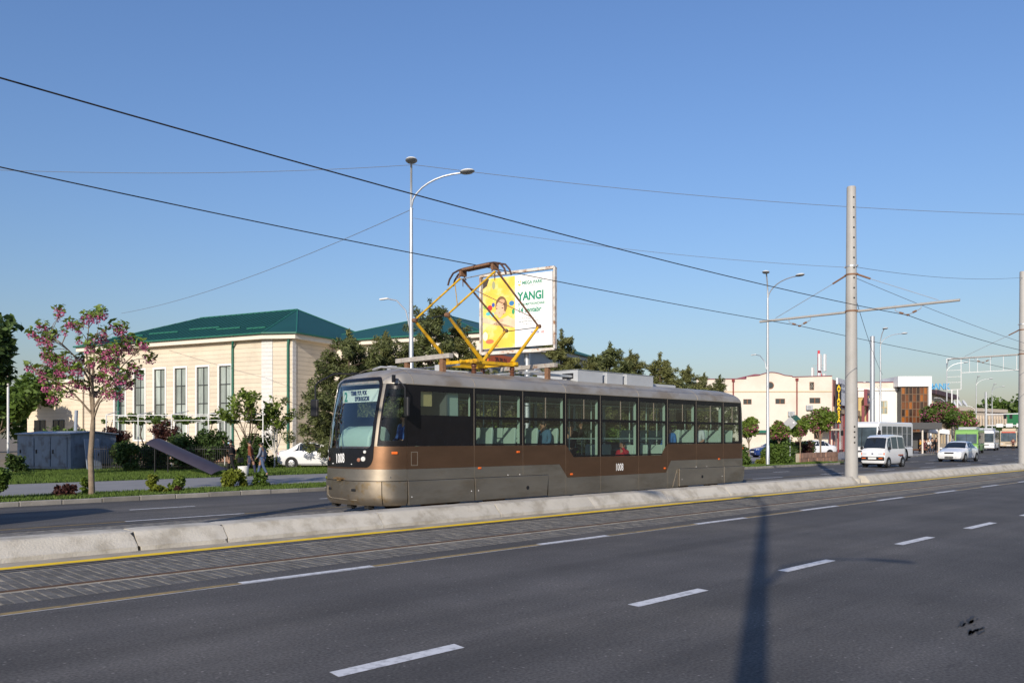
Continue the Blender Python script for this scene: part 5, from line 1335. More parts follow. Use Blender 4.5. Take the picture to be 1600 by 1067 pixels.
m_ = MB(); m_.box(L4-.38,L4,-.3,6,0,8.4); m_.build('side_pier', M_WHITEP, s4); m_ = MB(); m_.box(.3,L4-.4,.1,6,0,8.4); m_.build('rear_block', M_DKMETAL, s4)

s5, L5 = wall_thing('bank_building', 'far cream bank building with arched windows and dark red roof', (131.0, 46.3), (162.5, 51.5))
M_BANK = mat('bank_stone', (.58,.47,.32), rough=.85, var=.06, scale=.4)
bw = [(1.2+2.9*i, 2.5+2.9*i, z0_, z1_) for i in range(10) for z0_, z1_ in ((5.9,7.6),(3.2,4.9),(.8,2.4))]
wall_with_windows(s5, 0, L5, 0, 8.7, 0, bw, M_BANK)
for w in bw: window(s5, *w, 0, 1, 1, M_PANE, mat('bank_frame', (.40,.30,.18)), .12)
m_ = MB(); m_.prism([(-.6,8.7),(9.5,8.7),(9.5,9.0),(8.6,9.9),(-.6,9.9)], -.7, 10); m_.build('roof', mat('plum_roof', (.10,.05,.06), rough=.6), s5)
m_ = MB(); m_.prism([(9.6,8.7),(L5+.8,8.7),(L5+.8,8.85),(L5-.6,9.4),(9.6,9.4)], -.8, 10); m_.build('roof', MATS['plum_roof'], s5)
m_ = MB(); m_.box(0,L5,.31,9,0,8.6); m_.build('rear_block', M_BANK, s5)
bs = thing('roof_sign', 'light blue BANK roof lettering above the far cream building', 'sign', (129.0, 44.2, 8.75), R(-40))
text_mesh('letters', 'BANK', 1.25, mat('sign_skyblue', (.12,.38,.62), rough=.5), bs, (0,0,.1), (R(90),0,0), .95, .02, .06)
m_ = MB(); m_.bar((.2,.12,-.3),(.2,.12,1.0), .06); m_.bar((2.7,.12,-.3),(2.7,.12,1.0), .06); m_.bar((0,.12,.05),(3.0,.12,.05), .06); m_.build('letter_rack', M_LAMP, bs)

s6, L6 = wall_thing('low_beige_block', 'long low beige block with pilasters beyond the pink trees', (173.1, 54.6), (196.0, 52.6))
m_ = MB(); m_.box(-6,L6+2,0,.4,0,7.0); m_.build('wall', mat('beige_render', (.55,.47,.38), rough=.85), s6)
for i in range(14): m_ = MB(); m_.box(6+1.4*i,6.5+1.4*i,-.25,-.01,.5,6.2); m_.build('pilaster', MATS['beige_render'], s6)
for i in range(13): window(s6, 6.6+1.4*i, 7.3+1.4*i, 1.0, 5.6, -.12, 1, 2, M_PANE, MATS['bank_frame'], .1)
m_ = MB(); m_.box(-6,L6+2,-.3,12,7.0,7.7); m_.build('parapet', MATS['beige_render'], s6)
m_ = MB(); m_.box(-1,4.5,-.4,-.02,.2,5.6); m_.build('grey_screen', mat('grey_screen', (.11,.105,.10), rough=.8), s6); m_ = MB(); m_.box(-6,L6+2,.41,12,0,6.9); m_.build('rear_block', MATS['beige_render'], s6)
for i, x in enumerate((1.0,3.5,6.0)):
    m_ = MB(); m_.lathe([(.05,0),(.5,.15),(.75,.45)], 14); d_ = thing('satellite_dish', ['left','middle','right'][i]+'most white satellite dish on the roof of the low beige block', 'dish', tuple(rotz(s6.rotation_euler[2]) @ Vector((x,1.0,8.4)) + s6.location), 0, 'roof satellite dishes'); m_.v = [tuple(Matrix.Rotation(R(60),3,'X') @ Vector(v)) for v in m_.v]; m_.build('reflector', M_WHITEP, d_, smooth=True); mm = MB(); mm.tube([(0,0,-.7),(0,0,.05)], .05, 6); mm.build('stand', M_LAMP, d_)

s7, L7 = wall_thing('green_roofed_house', 'far low house with bright green roof at the right edge', (212.9, 58.5), (206, 40))
m_ = MB(); m_.box(0,L7,0,.4,0,4.6); m_.build('wall', M_CREAM2, s7); m_ = MB(); m_.box(.2,2.6,-.25,-.02,.2,5.2); m_.build('red_bay', mat('bay_red', (.30,.03,.05), rough=.6), s7)
m_ = MB(); m_.box(2.8,L7,-.3,-.02,3.0,3.5); m_.build('fascia', MATS['fascia_tan'], s7); m_ = MB(); m_.prism([(-1,4.6),(L7+1,4.6),(L7-1,7.3),(1.2,7.3)], -.6, 9); m_.build('roof', mat('bright_green_roof', (.04,.20,.08), rough=.6), s7)
for x in (3.5,6.5,9.5,12.5): window(s7, x, x+1.5, .9, 2.6, -.13, 2, 1)

# ================================================================ trees and shrubs
def leafm(name, col, isl=.35, tr=.35, rough=.55): return mat(name, col, rough=rough, island=isl, transl=tr, spec=.3)
M_PINE = leafm('pine_needles', (.150,.158,.055), .5, .25)
M_PINE2 = leafm('pine_needles_dark', (.115,.135,.048), .5, .25)
M_LEAF = leafm('leaf_green', (.10,.16,.030))
M_LEAFD = leafm('leaf_dark_green', (.066,.11,.028), .45)
M_LEAFY = leafm('leaf_yellow_green', (.17,.20,.025), .4)
M_LEAFR = leafm('leaf_dark_red', (.085,.035,.028), .4)
M_LEAFF = leafm('leaf_fresh_green', (.15,.215,.035), .4)
M_PINK = leafm('blossom_pink', (.52,.13,.26), .5, .3)
M_YFLOW = leafm('flower_yellow', (.62,.45,.03), .3)
M_BARK = mat('bark_grey', (.22,.17,.12), rough=.9, var=.3, scale=6, bump=.6, bscale=25)
M_BARKD = mat('bark_dark', (.09,.065,.045), rough=.9, var=.3, scale=6, bump=.5)
M_LIME = mat('limewashed_trunk', (.66,.64,.60), rough=.9, var=.1)

def limbs(mb, p, d, L, r, depth, out, rr_, spread=.6, gravity=0.0, keep=.75):
    """recursive branches as tapered tubes; tips collected in out"""
    n = 4; pts = [p]; q = p.copy(); dd = d.copy()
    for i in range(n):
        dd = (dd + Vector((rr_.uniform(-.12,.12), rr_.uniform(-.12,.12), rr_.uniform(-.05,.12)-gravity))).normalized()
        q = q + dd*(L/n); pts.append(q.copy())
    mb.tube(pts, [r*(1-.45*i/n) for i in range(n+1)], 6 if r > .02 else 4, cap=False)
    if depth == 0: out.append(q); out.append(pts[2]); return
    k = rr_.choice((2,3,3))
    for i in range(k):
        a = rr_.uniform(0, 6.28); s_ = spread*rr_.uniform(.6,1.25)
        side = Vector((math.cos(a), math.sin(a), rr_.uniform(-.1,.5)))
        nd = (dd + side*s_).normalized()
        limbs(mb, pts[-1] if i else pts[3], nd, L*rr_.uniform(.6,.85), r*.55, depth-1, out, rr_, spread, gravity, keep)

def flower_tree(label, loc, H, cr, nl, nb, seed, trunk_h=None, leafsz=.11, name='flowering_tree', group=None, pink=.6, clumpr=.24, leaf=None, depth=2, lean=0.0, bark=None, squash=.8, k0=5, limb=.42):
    t = thing(name, label, 'tree', loc, 0, group); rr_ = random.Random(seed); mb = MB(); tips = []
    th_ = trunk_h or H*.40
    r0 = .022*H*.75
    top = Vector((lean, lean*.3, th_))
    tr = MB(); tr.tube([(0,0,-.05),(0,0,.1),(lean*.2,0,th_*.5),tuple(top)], [r0*1.25,r0,r0*.85,r0*.75], 9); tr.build('trunk', bark or M_BARK, t, smooth=True)
    for i in range(k0):
        a = 6.28*i/k0 + rr_.uniform(-.4,.4)
        d = Vector((math.cos(a)*.62*cr/(H-th_)*1.6, math.sin(a)*.62*cr/(H-th_)*1.6, rr_.uniform(.75,1.1))).normalized()
        limbs(mb, top - Vector((0,0,rr_.uniform(0,.12)*th_)), d, (H-th_)*limb, r0*.5, depth, tips, rr_, .55)
    limbs(mb, top, Vector((rr_.uniform(-.1,.1),rr_.uniform(-.1,.1),1)), (H-th_)*limb*1.15, r0*.6, depth, tips, rr_, .45)
    mb.build('branches', bark or M_BARK, t, smooth=True)
    C = []
    for p in tips:
        z = min(max(p.z, th_*.85), H); q = Vector((p.x, p.y, z)); l = math.hypot(q.x, q.y)
        if l > cr: q.x *= cr/l; q.y *= cr/l
        C.append(tuple(q))
    rad = [clumpr*rr_.uniform(.6,1.3) for _ in C]
    link('crown', leaf_mesh('crown', C, rad, nl, leafsz, leaf or M_LEAFF, squash, 2.0, .1, seed=seed), t)
    if nb:
        idx = [i for i in range(len(C)) if rr_.random() < pink] or [0]
        bl = leaf_mesh('blossom', [(C[i][0], C[i][1], C[i][2]-.04) for i in idx], [rad[i]*1.05 for i in idx], nb, leafsz*.62, M_PINK, .8, 1.1, .3, shell=.65, seed=seed+5); link('blossom', bl, t)
    return t
def pine(label, loc, H, w, n, seed, m=None, base=.10, group='pine trees behind the tram', leafsz=.13):
    t = thing('pine_tree', label, 'tree', loc, 0, group); rr_ = random.Random(seed); C = []; Rd = []; br = MB()
    tr = MB(); tr.tube([(0,0,-.05),(0,0,H*.5),(rr_.uniform(-.05,.05),rr_.uniform(-.05,.05),H*.90)], [.022*H,.014*H,.003*H], 8); tr.build('trunk', M_BARKD, t, smooth=True)
    z = H*base; w = w*1.55; n = int(n*2.9)
    while z < H*.93:
        f = (z/H-base)/(1-base); rad = w*.5*((1-f**3.4) if f < .80 else .53*(1-(f-.80)/.20)**.8)*rr_.uniform(.6,1.15)+.05
        k = max(3, int(10*(1-f)+3))
        for i in range(k):
            a = rr_.uniform(0,6.28); q = rad*rr_.uniform(.45,1.0); up = rr_.uniform(.05,.35)*q
            e = Vector((math.cos(a)*q, math.sin(a)*q, z+up)); br.tube([(0,0,z), tuple(e*.6+Vector((0,0,z*.4))), tuple(e)], [.02,.014,.006], 4, cap=False)
            for s_ in (1.0, .68):
                C.append((e.x*s_, e.y*s_, z+(e.z-z)*s_ + rr_.uniform(-.06,.10))); Rd.append((.095*w/3+.11)*rr_.uniform(.7,1.3))
        z += H*.046*rr_.uniform(.8,1.2)
    for i in range(16):
        f = i/15; C.append((rr_.uniform(-.2,.2)*(1-f), rr_.uniform(-.2,.2)*(1-f), H*(.80+.20*f))); Rd.append(.24-.13*f)
    br.build('branches', M_BARKD, t)
    link('crown', leaf_mesh('crown', C, Rd, n, leafsz, m or M_PINE, .95, 4.6, -.45, upbias=0, seed=seed), t)
    return t
def bush(label, loc, rx, ry, h, n, m, seed, leafsz=.06, name='shrub', group=None, cat='shrub', clumps=14, stems=True, flower=None, nf=0, spiky=0.0, aspect=1.7):
    t = thing(name, label, cat, loc, 0, group); rr_ = random.Random(seed); C = []; Rd = []
    for i in range(clumps):
        a = rr_.uniform(0,6.28); q = rr_.random()**.5; z = h*rr_.uniform(.18,.80); tap = 1-.45*(z/h)
        C.append((math.cos(a)*q*rx*.75*tap, math.sin(a)*q*ry*.75*tap, z)); Rd.append(min(rx,ry,h)*rr_.uniform(.25,.42))
    if stems:
        mb = MB()
        for c in C[:9]: mb.tube([(c[0]*.15,c[1]*.15,-.03),(c[0]*.6,c[1]*.6,c[2]*.6),c], [.018,.012,.006], 5, cap=False)
        mb.build('stems', M_BARKD, t)
    link('foliage', leaf_mesh('foliage', C, Rd, n, leafsz, m, .95, aspect, -spiky, seed=seed), t)
    if flower: link('flowers', leaf_mesh('flowers', C, [r*1.08 for r in Rd], nf, leafsz*.8, flower, .9, 1.0, 0, shell=.8, seed=seed+3), t)
    return t

# --- the flowering tree in front on the left, and the small ones along the verge
t = thing('flowering_tree', 'pink-flowering tree with a slim bare trunk at the kerb on the left', 'tree', (7.95, 25.0, .09)); rr_ = random.Random(12)
m_ = MB(); m_.tube([(0,0,-.05),(.01,0,.15),(-.02,.01,1.1),(.03,-.01,1.9),(.05,0,2.3),(.03,.02,3.2),(.10,.05,4.3)], [.10,.082,.075,.068,.05,.035,.012], 10); m_.build('trunk', M_BARK, t, smooth=True)
rgt = Vector((.714,-.70,0)); fwd = Vector((.70,.714,0)); C = []; Rd = []; br = MB(); tries = 0
# clumps in an open, lopsided crown: (across, depth, height)
while len(C) < 84 and tries < 4000:
    tries += 1
    a_ = rr_.uniform(-1,1); b_ = rr_.uniform(-1,1); c_ = rr_.uniform(-1,1)
    if a_*a_+b_*b_+c_*c_ > 1 or (a_*a_+b_*b_+c_*c_) < .12: continue
    p = rgt*(a_*1.78-.12) + fwd*b_*1.25 + Vector((0,0,4.0+c_*1.42-.25*abs(a_)))
    if p.z < 2.85 and abs(a_) < .35: continue
    if any((p-Vector(q)).length < .30 for q in C): continue
    C.append(tuple(p)); Rd.append(rr_.uniform(.08,.21))
seeds = [Vector(C[0])]
while len(seeds) < 9:       # main limbs aim at clumps far from each other
    seeds.append(max((Vector(c) for c in C), key=lambda c: min((c-q_).length for q_ in seeds)))
path = []
for k_, q in enumerate(seeds):
    b0 = Vector((.04,0,1.95+.16*k_)); e = b0.lerp(q, .86); mid = b0.lerp(e, .45) + Vector((0,0,.22)) + (q-b0).cross(Vector((0,0,1))).normalized()*rr_.uniform(-.12,.12)
    pts = [b0, b0.lerp(mid,.5)+Vector((0,0,.03)), mid, mid.lerp(e,.5)+Vector((0,0,.04)), e, q]
    br.tube(pts, [.034,.028,.022,.016,.010,.004], 6, cap=False); path += pts[1:5] + [pts[2].lerp(pts[3],.5), pts[1].lerp(pts[2],.5)]
path += [Vector((.03,.02,z)) for z in (2.6,3.0,3.4,3.8)]
for p in C:
    q = Vector(p); b0 = min(path, key=lambda v: (v-q).length + max(0, v.z-q.z+.1)*2); mid = b0.lerp(q,.5)+Vector((rr_.uniform(-.05,.05), rr_.uniform(-.05,.05), .05))
    br.tube([b0, mid, q], [.012,.008,.003], 5, cap=False)
br.build('branches', M_BARK, t, smooth=True)
link('crown', leaf_mesh('crown', [(c[0],c[1],c[2]+.07) for c in C], [r*1.15 for r in Rd], 2300, .058, M_LEAFF, .75, 2.4, .1, seed=3), t)
idx = [k for k in range(len(C)) if rr_.random() < .92]
link('blossom', leaf_mesh('blossom', [(C[k][0], C[k][1], C[k][2]-.05) for k in idx], [Rd[k] for k in idx], 7800, .042, M_PINK, .85, 1.1, .3, seed=8), t)
for i, (x, y, H, lab) in enumerate(((46.2,26.3,3.05,'small pink-flowering tree right behind the rear of the tram'), (49.4,26.0,2.75,'small clipped pink tree between the street lamp and the diamond sign'), (52.7,26.2,2.95,'small clipped pink tree just right of the diamond sign'), (57.8,27.2,4.1,'small leafy pink tree left of the tall tram pole by the vertical sign'))):
    flower_tree(lab, (x, y, .08), H, .72 if i < 3 else 1.0, 3800 if i < 3 else 5200, 2200, 20+i, 1.35, .10, pink=.5, clumpr=.30 if i < 3 else .36, depth=1, group='clipped verge trees', squash=.9)
flower_tree('larger pink-flowering tree beside the bus stop, left of the slim lamp', (103.6, 34.4, .05), 5.5, 2.3, 8000, 7000, 31, 1.7, .17, pink=.6, clumpr=.62, group='pink trees by the bus stop', leaf=M_LEAF)
flower_tree('pink-flowering tree right of the slim lamp, behind the green bus', (110.2, 34.2, .05), 5.1, 2.4, 7000, 8000, 32, 1.7, .17, pink=.7, clumpr=.62, group='pink trees by the bus stop')
# --- pines
PN = [(24.99,37.96,7.5,4.2,13000,'broad pine tree behind the front of the tram, against the cream hall'), 
      (27.9,38.5,7.3,3.2,8000,'pine between the broad pine and the tall street lamp'), (28.6,39.6,7.9,3.0,7000,'pine directly behind the tall street lamp post'),
      (28.98,36.0,9.3,3.3,10000,'tallest pine, right of the tall street lamp'), (31.4,36.4,8.5,3.0,8000,'pine just left of the billboard'), (33.2,37.2,7.2,2.8,6000,'pine partly hidden behind the left edge of the billboard'), (36.5,37.0,6.2,2.8,5000,'pine under the billboard behind the tram roof'),
      (44.4,40.2,9.5,3.6,8500,'pine right of the billboard with a double top'), (46.8,39.6,7.6,3.2,6500,'lower pine second right of the billboard'), (50.2,40.4,9.1,3.8,8500,'pine above the white roof units of the tram'),
      (52.9,40.5,8.6,3.4,7500,'pine above the roof hatch of the tram'), (55.6,39.6,8.6,3.9,8500,'broad pine right of the roof hatch above the tram roof'), (58.6,40.6,6.8,2.8,4500,'small pine in the gap right of the broad pine'),
      (68.1,45.2,8.7,3.2,5500,'third last pine of the row towards the rear of the tram'), (72.7,46.4,8.2,2.6,4500,'second last pine at the rear of the tram'), (73.9,45.3,8.0,2.6,4500,'last pine of the row beside the cream shop wall')]
for i, (x, y, H, w, n, lab) in enumerate(PN): pine(lab, (x, y, 0), H, w, n, 50+i, M_PINE if i % 3 else M_PINE2, leafsz=.05 if x < 40 else .065)
for i, (x, y, H, w, n, lab) in enumerate(((26.3,38.6,6.6,3.2,6000,'pine filling the gap right of the broad pine'), (30.2,38.4,7.4,3.0,6000,'lower pine right behind the tallest pine'), (34.6,38.6,7.6,3.0,5000,'pine behind the pantograph base below the billboard'),
      (42.6,39.2,7.2,3.2,5500,'low pine at the right foot of the billboard'), (48.6,40.8,8.0,3.2,5500,'pine between the double-topped pine and the roof units'), (54.3,41.2,7.6,3.2,5500,'pine behind the roof hatch, lower than its neighbours'), (63.0,43.0,7.2,3.0,4500,'low pine in the gap before the last three pines'))):
    pine(lab, (x, y, 0), H, w, n, 90+i, M_PINE if i % 2 else M_PINE2, leafsz=.05 if x < 40 else .065)
# --- trees at the left edge
flower_tree('dark leafy tree cut by the left edge of the photograph', (6.9, 38.3, 0), 6.7, 2.0, 7000, 0, 61, 1.6, .15, 'leafy_tree', None, 0, .55, M_LEAFD, 2)
flower_tree('leafy shade tree outside the left edge shading the kiosk', (3.6, 44.5, 0), 7.2, 3.4, 12000, 0, 62, 1.8, .2, 'leafy_tree', None, 0, .75, M_LEAFD, 2)
flower_tree('distant pale green tree between the left tree and the annex', (21.5, 78.0, 0), 7.2, 4.0, 7000, 0, 63, 2, .22, 'leafy_tree', None, 0, .8, M_LEAF, 2)
flower_tree('distant tree behind the kiosk roof', (16.5, 73.0, 0), 6.0, 4.0, 7000, 0, 64, 2, .22, 'leafy_tree', None, 0, .8, M_LEAF, 2)
flower_tree('small dark red tree with a limewashed trunk left of the trellis', (16.9, 49.3, 0), 2.5, .8, 2200, 0, 65, .8, .08, 'red_leaf_tree', None, 0, .32, M_LEAFR, 1, 0, M_LIME)
flower_tree('dark red tree under the trellis in front of the second window', (18.9, 47.2, 0), 2.8, .7, 1500, 0, 66, 1.1, .08, 'red_leaf_tree', None, 0, .28, M_LEAFR, 1, 0, M_LIME)
flower_tree('thin garden tree with loose leaves left of the white quoins', (21.4, 42.2, 0), 4.2, 1.5, 1500, 0, 67, .9, .10, 'garden_tree', None, 0, .26, M_LEAFF, 2, 0, M_BARKD)
flower_tree('small garden tree with a limewashed trunk at the hall corner', (23.0, 42.3, 0), 3.4, 1.1, 1500, 0, 68, .9, .09, 'garden_tree', None, 0, .26, M_LEAFF, 2, 0, M_LIME)
# --- bushes of the garden
for i, (x, y, rx, h, n, m, lab, nm, sz) in enumerate((
    (15.2,42.6,.75,1.55,3500,M_LEAFD,'dark upright bush left of the tilted brown sheet','shrub',.07), (18.2,42.8,1.3,2.0,4500,M_LEAFD,'dark shrub behind the tilted brown sheet','shrub',.09),
    (19.4,42.2,1.3,2.2,4500,M_LEAFD,'tall dark shrub behind the walking people','shrub',.09), (21.2,41.6,1.1,1.8,3800,M_LEAFD,'dark shrub left of the small limewashed tree','shrub',.09),
    (23.9,41.6,.7,1.1,2200,M_LEAFF,'bright green bush left of the parked white sedan','shrub',.07), (10.9,45.0,.6,1.0,1500,M_LEAFD,'dark bush in front of the kiosk on the left','shrub',.08),
    (17.2,44.6,1.2,1.5,3500,M_LEAFD,'dark shrub in front of the iron fence below the second window','shrub',.08), (16.2,46.4,1.0,1.6,3000,M_LEAFD,'dark shrub behind the iron fence right of the kiosk','shrub',.08), (22.6,43.4,1.2,2.0,3800,M_LEAFD,'dark shrub at the hall corner behind the rightmost walker','shrub',.09),
    (7.3,41.0,1.4,1.9,3500,M_LEAFD,'dark shrub mass under the tree at the left edge','shrub',.09), (15.9,55.0,1.8,2.4,3500,M_LEAF,'shrub behind the kiosk','shrub',.11))):
    bush(lab, (x, y, 0), rx, rx, h, n, m, 80+i, sz, nm, clumps=20)
for i, (x, y, rx, h, n, m, lab, sz, sp) in enumerate((
    (5.55,24.75,.52,.92,4200,M_LEAF,'round dark green bush at the left edge on the verge',.055,0), (7.3,25.2,.42,.34,1300,M_LEAFR,'low reddish bush left of the flowering tree trunk',.05,0), (7.95,25.45,.20,.60,700,M_LEAFF,'thin upright plant just behind the flowering tree',.05,.3),
    (9.75,25.3,.24,.62,1100,M_LEAFY,'upright yellow-green shrub on the verge, leftmost of the pair',.05,.2), (9.75,24.75,.42,.22,900,M_LEAFY,'low spreading yellow-green juniper in front of the upright shrub',.05,.1), (10.5,25.3,.30,.52,1100,M_LEAFF,'green shrub right of the yellow-green pair on the verge',.05,.1),
    (10.35,24.9,.17,.20,450,M_LEAFR,'small rust red shrub between the green verge shrubs',.04,0), (12.5,25.6,.48,.62,2200,M_LEAFY,'large spiky yellow-green juniper in front of the walking people',.05,.9), (13.35,25.5,.32,.55,1500,M_LEAF,'round green bush right of the spiky juniper',.05,0),
    (16.0,25.2,.42,.30,1100,M_LEAFF,'low bush with yellow flowers beside the tram front',.05,0))):
    bush(lab, (x, y, .09), rx, rx, h, n, m, 110+i, sz, 'verge_shrub', 'shrubs on the grass verge', flower=M_YFLOW if i == 9 else None, nf=420 if i == 9 else 0, spiky=sp, aspect=2.2 if sp > .5 else 1.6)
for i, (x, y, rx, h, n, m, lab) in enumerate((
    (44.0,25.6,.7,1.0,2200,M_LEAF,'green bush behind the tail of the tram'), (46.6,25.6,.5,.45,900,M_LEAFY,'low yellow-green plants at the tail of the tram'), (45.9,27.0,.9,1.25,2500,M_LEAFD,'dark bush left of the street lamp near the tram tail'), (47.6,25.3,1.2,1.30,4800,M_LEAF,'broad round bush right of the street lamp base'),
    (51.6,27.2,1.3,1.75,5200,M_LEAFD,'big dark bush right of the diamond sign above the stone wall'), (53.7,27.3,1.1,1.55,3600,M_LEAFD,'dark bush hanging over the stone wall, below the white hatchback'), (55.8,27.7,1.1,1.45,3000,M_LEAFR,'reddish bush on top of the stone wall'), (57.9,28.5,1.0,1.5,3000,M_LEAFD,'dark bush beside the tall tram pole on the stone wall'))):
    bush(lab, (x, y, .06), rx, rx, h, n, m, 130+i, .085, 'roadside_bush', 'bushes right of the tram', clumps=22)
# hedge line beyond the far lane, seen through the tram windows
for i in range(9):
    x = 27.5+2.9*i
    bush('%s dark hedge bush behind the tram, seen through its windows' % ('first second third fourth fifth sixth seventh eighth ninth'.split()[i]), (x, 35.5+.4*(i % 2), 0), 1.7, 1.2, 2.6+.3*(i % 3), 3600, M_LEAFD if i % 2 else M_LEAF, 160+i, .11, 'hedge_bush', 'hedge bushes behind the tram', clumps=26)
# far tree masses that close the horizon
def wood(name, label, x0, y0, x1, y1, h, n, m, seed, sz=.5):
    rr_ = random.Random(seed); C = []; Rd = []
    for i in range(60):
        f = rr_.random(); C.append((x0+(x1-x0)*f+rr_.uniform(-3,3), y0+(y1-y0)*f+rr_.uniform(-3,3), h*rr_.uniform(.15,.8))); Rd.append(h*rr_.uniform(.16,.30))
    return tag(link(name, leaf_mesh(name, C, Rd, n, sz, m, .9, 1.5, seed=seed)), label, 'trees', kind='stuff')
wood('far_trees', 'distant wood beyond the annex at the far left', -5, 110, 30, 118, 9, 9000, M_LEAF, 1)
wood('far_trees', 'distant trees beyond the end of the street at the right edge', 245, 70, 262, 45, 13, 9000, M_LEAF, 2, .8)
wood('far_trees', 'distant trees behind the shops and the last pines', 80, 66, 70, 74, 6, 6000, M_LEAFD, 3, .4)
wood('far_trees', 'dark trees under the signal gantry at the end of the street', 175, 50, 190, 44, 4.2, 5000, M_LEAFD, 4, .5)

# ================================================================ garden structures on the left
tr_ = thing('grape_trellis', 'white pipe trellis with grape vines in front of the cream hall', 'trellis', (0,0,0))
TP = [(16.91,50.66),(18.22,49.36),(19.19,47.02),(20.24,44.58),(21.9,41.55)]
TP2 = [(18.6,53.6),(20.1,52.0),(21.4,49.9),(22.6,47.6),(24.4,44.6)]
for k_, row in enumerate((TP, TP2)):
    for (x, y) in row:
        m_ = MB(); m_.tube([(x,y,0),(x,y,3.05)], .035, 8); m_.build('post', M_WHITEP, tr_)
    for a_, b_ in zip(row, row[1:]):
        m_ = MB(); m_.tube([(a_[0],a_[1],3.05),(b_[0],b_[1],3.0)], .025, 6); m_.build('rail', M_WHITEP, tr_)
        m_ = MB(); m_.tube([(a_[0],a_[1],2.70),(b_[0],b_[1],2.70)], .018, 6); m_.build('rail', M_WHITEP, tr_)
for a_, b_ in zip(TP, TP2):
    m_ = MB(); m_.tube([(a_[0],a_[1],3.05),(b_[0],b_[1],3.35)], .025, 6); m_.build('cross_pipe', M_WHITEP, tr_)
rr_ = random.Random(5); C = []; Rd = []
for a_, b_ in list(zip(TP, TP[1:]))+list(zip(TP2, TP2[1:])):
    for i in range(7):
        f = rr_.random(); C.append((a_[0]+(b_[0]-a_[0])*f+rr_.uniform(0,.9), a_[1]+(b_[1]-a_[1])*f+rr_.uniform(0,1.2), 2.85+rr_.uniform(-.25,.2))); Rd.append(rr_.uniform(.14,.32))
link('vine_leaves', leaf_mesh('vine_leaves', C, Rd, 4200, .11, M_LEAF, .6, 1.2, seed=9), tr_)
m_ = MB()
for (x, y) in TP[:4]:
    p = Vector((x+.4,y+.4,0)); m_.tube([p, p+Vector((.15,-.05,1.0)), p+Vector((-.1,.1,1.9)), p+Vector((.2,.3,2.8))], [.05,.045,.035,.02], 6)
m_.build('vine_stems', M_BARKD, tr_, smooth=True)
fe = thing('iron_fence', 'low dark iron fence behind the tilted brown sheet', 'fence', (14.6, 45.6, 0), math.atan2(40.6-45.6, 19.6-14.6)); FL = math.hypot(5.0, 5.0)
for z in (.25, 1.15): m_ = MB(); m_.bar((0,0,z),(FL,0,z), .03); m_.build('rail', M_DKMETAL, fe)
bar_me = MB().box(-.009,.009,-.009,.009,.02,1.3).mesh('bar', M_DKMETAL)
for i in range(64):
    o = bpy.data.objects.new('bar', bar_me); COL.objects.link(o); o.parent = fe; o.location = (FL*i/63,0,0)
ki = thing('metal_kiosk', 'blue-grey sheet metal kiosk with pitched roof behind the flowering tree', 'kiosk', (13.9, 46.9, 0), HA)
M_KIOSK = mat('kiosk_paint', (.19,.23,.28), rough=.6, var=.12, scale=1.5, col2=(.12,.13,.15), fac2=.4, scale2=2); M_KROOF = mat('kiosk_roof', (.26,.30,.36), rough=.5, var=.1)
m_ = MB(); m_.prism([(0,.1),(2.7,.1),(2.7,1.92),(1.35,2.03),(0,1.92)], 0, 4.4); m_.build('body', M_KIOSK, ki)
m_ = MB(); m_.prism([(-.10,1.915),(1.35,2.035),(2.80,1.915),(2.80,1.965),(1.35,2.09),(-.10,1.965)], -.1, 4.5); m_.build('roof', M_KROOF, ki)
for y0_, y1_ in ((.25,1.5),(1.6,2.85),(2.95,4.2)): m_ = MB(); m_.box(-.05,-.005,y0_,y1_,.2,1.75); d_ = m_.build('door', M_KIOSK, ki, bevel=.01); mm = MB(); mm.box(-.09,-.051,y1_-.2,y1_-.12,.9,1.1); mm.build('handle', M_DKMETAL, d_)
m_ = MB(); m_.box(1.5,2.4,-.35,-.02,.35,1.05); m_.build('meter_box', M_KIOSK, ki, bevel=.01)
m_ = MB(); m_.tube([(1.0,1.0,2.1),(1.05,1.0,3.2)], .09, 10); m_.build('vent_pipe', M_KROOF, ki)
ld = thing('leaning_door', 'grey metal door leaning against the kiosk', 'door', (14.75, 46.6, 0), HA); m_ = MB(); m_.cbox((.0,-.22,.83), (.85,.05,1.70), Matrix.Rotation(R(-9),3,'X')); m_.build('panel', M_KROOF, ld, bevel=.01); m_ = MB(); m_.cbox((.28,-.27,.85), (.05,.05,.14)); m_.build('handle', M_DKMETAL, ld)
up = thing('thin_post', 'thin rusty white post behind the left tree', 'post', (12.6, 53.5, 0)); m_ = MB(); m_.tube([(0,0,0),(0,0,4.6)], .06, 8); m_.build('shaft', M_WHITEP, up, smooth=True); m_ = MB(); m_.tube([(0,0,4.6),(0,0,6.4)], .058, 8); m_.build('upper_shaft', M_BBF, up, smooth=True)
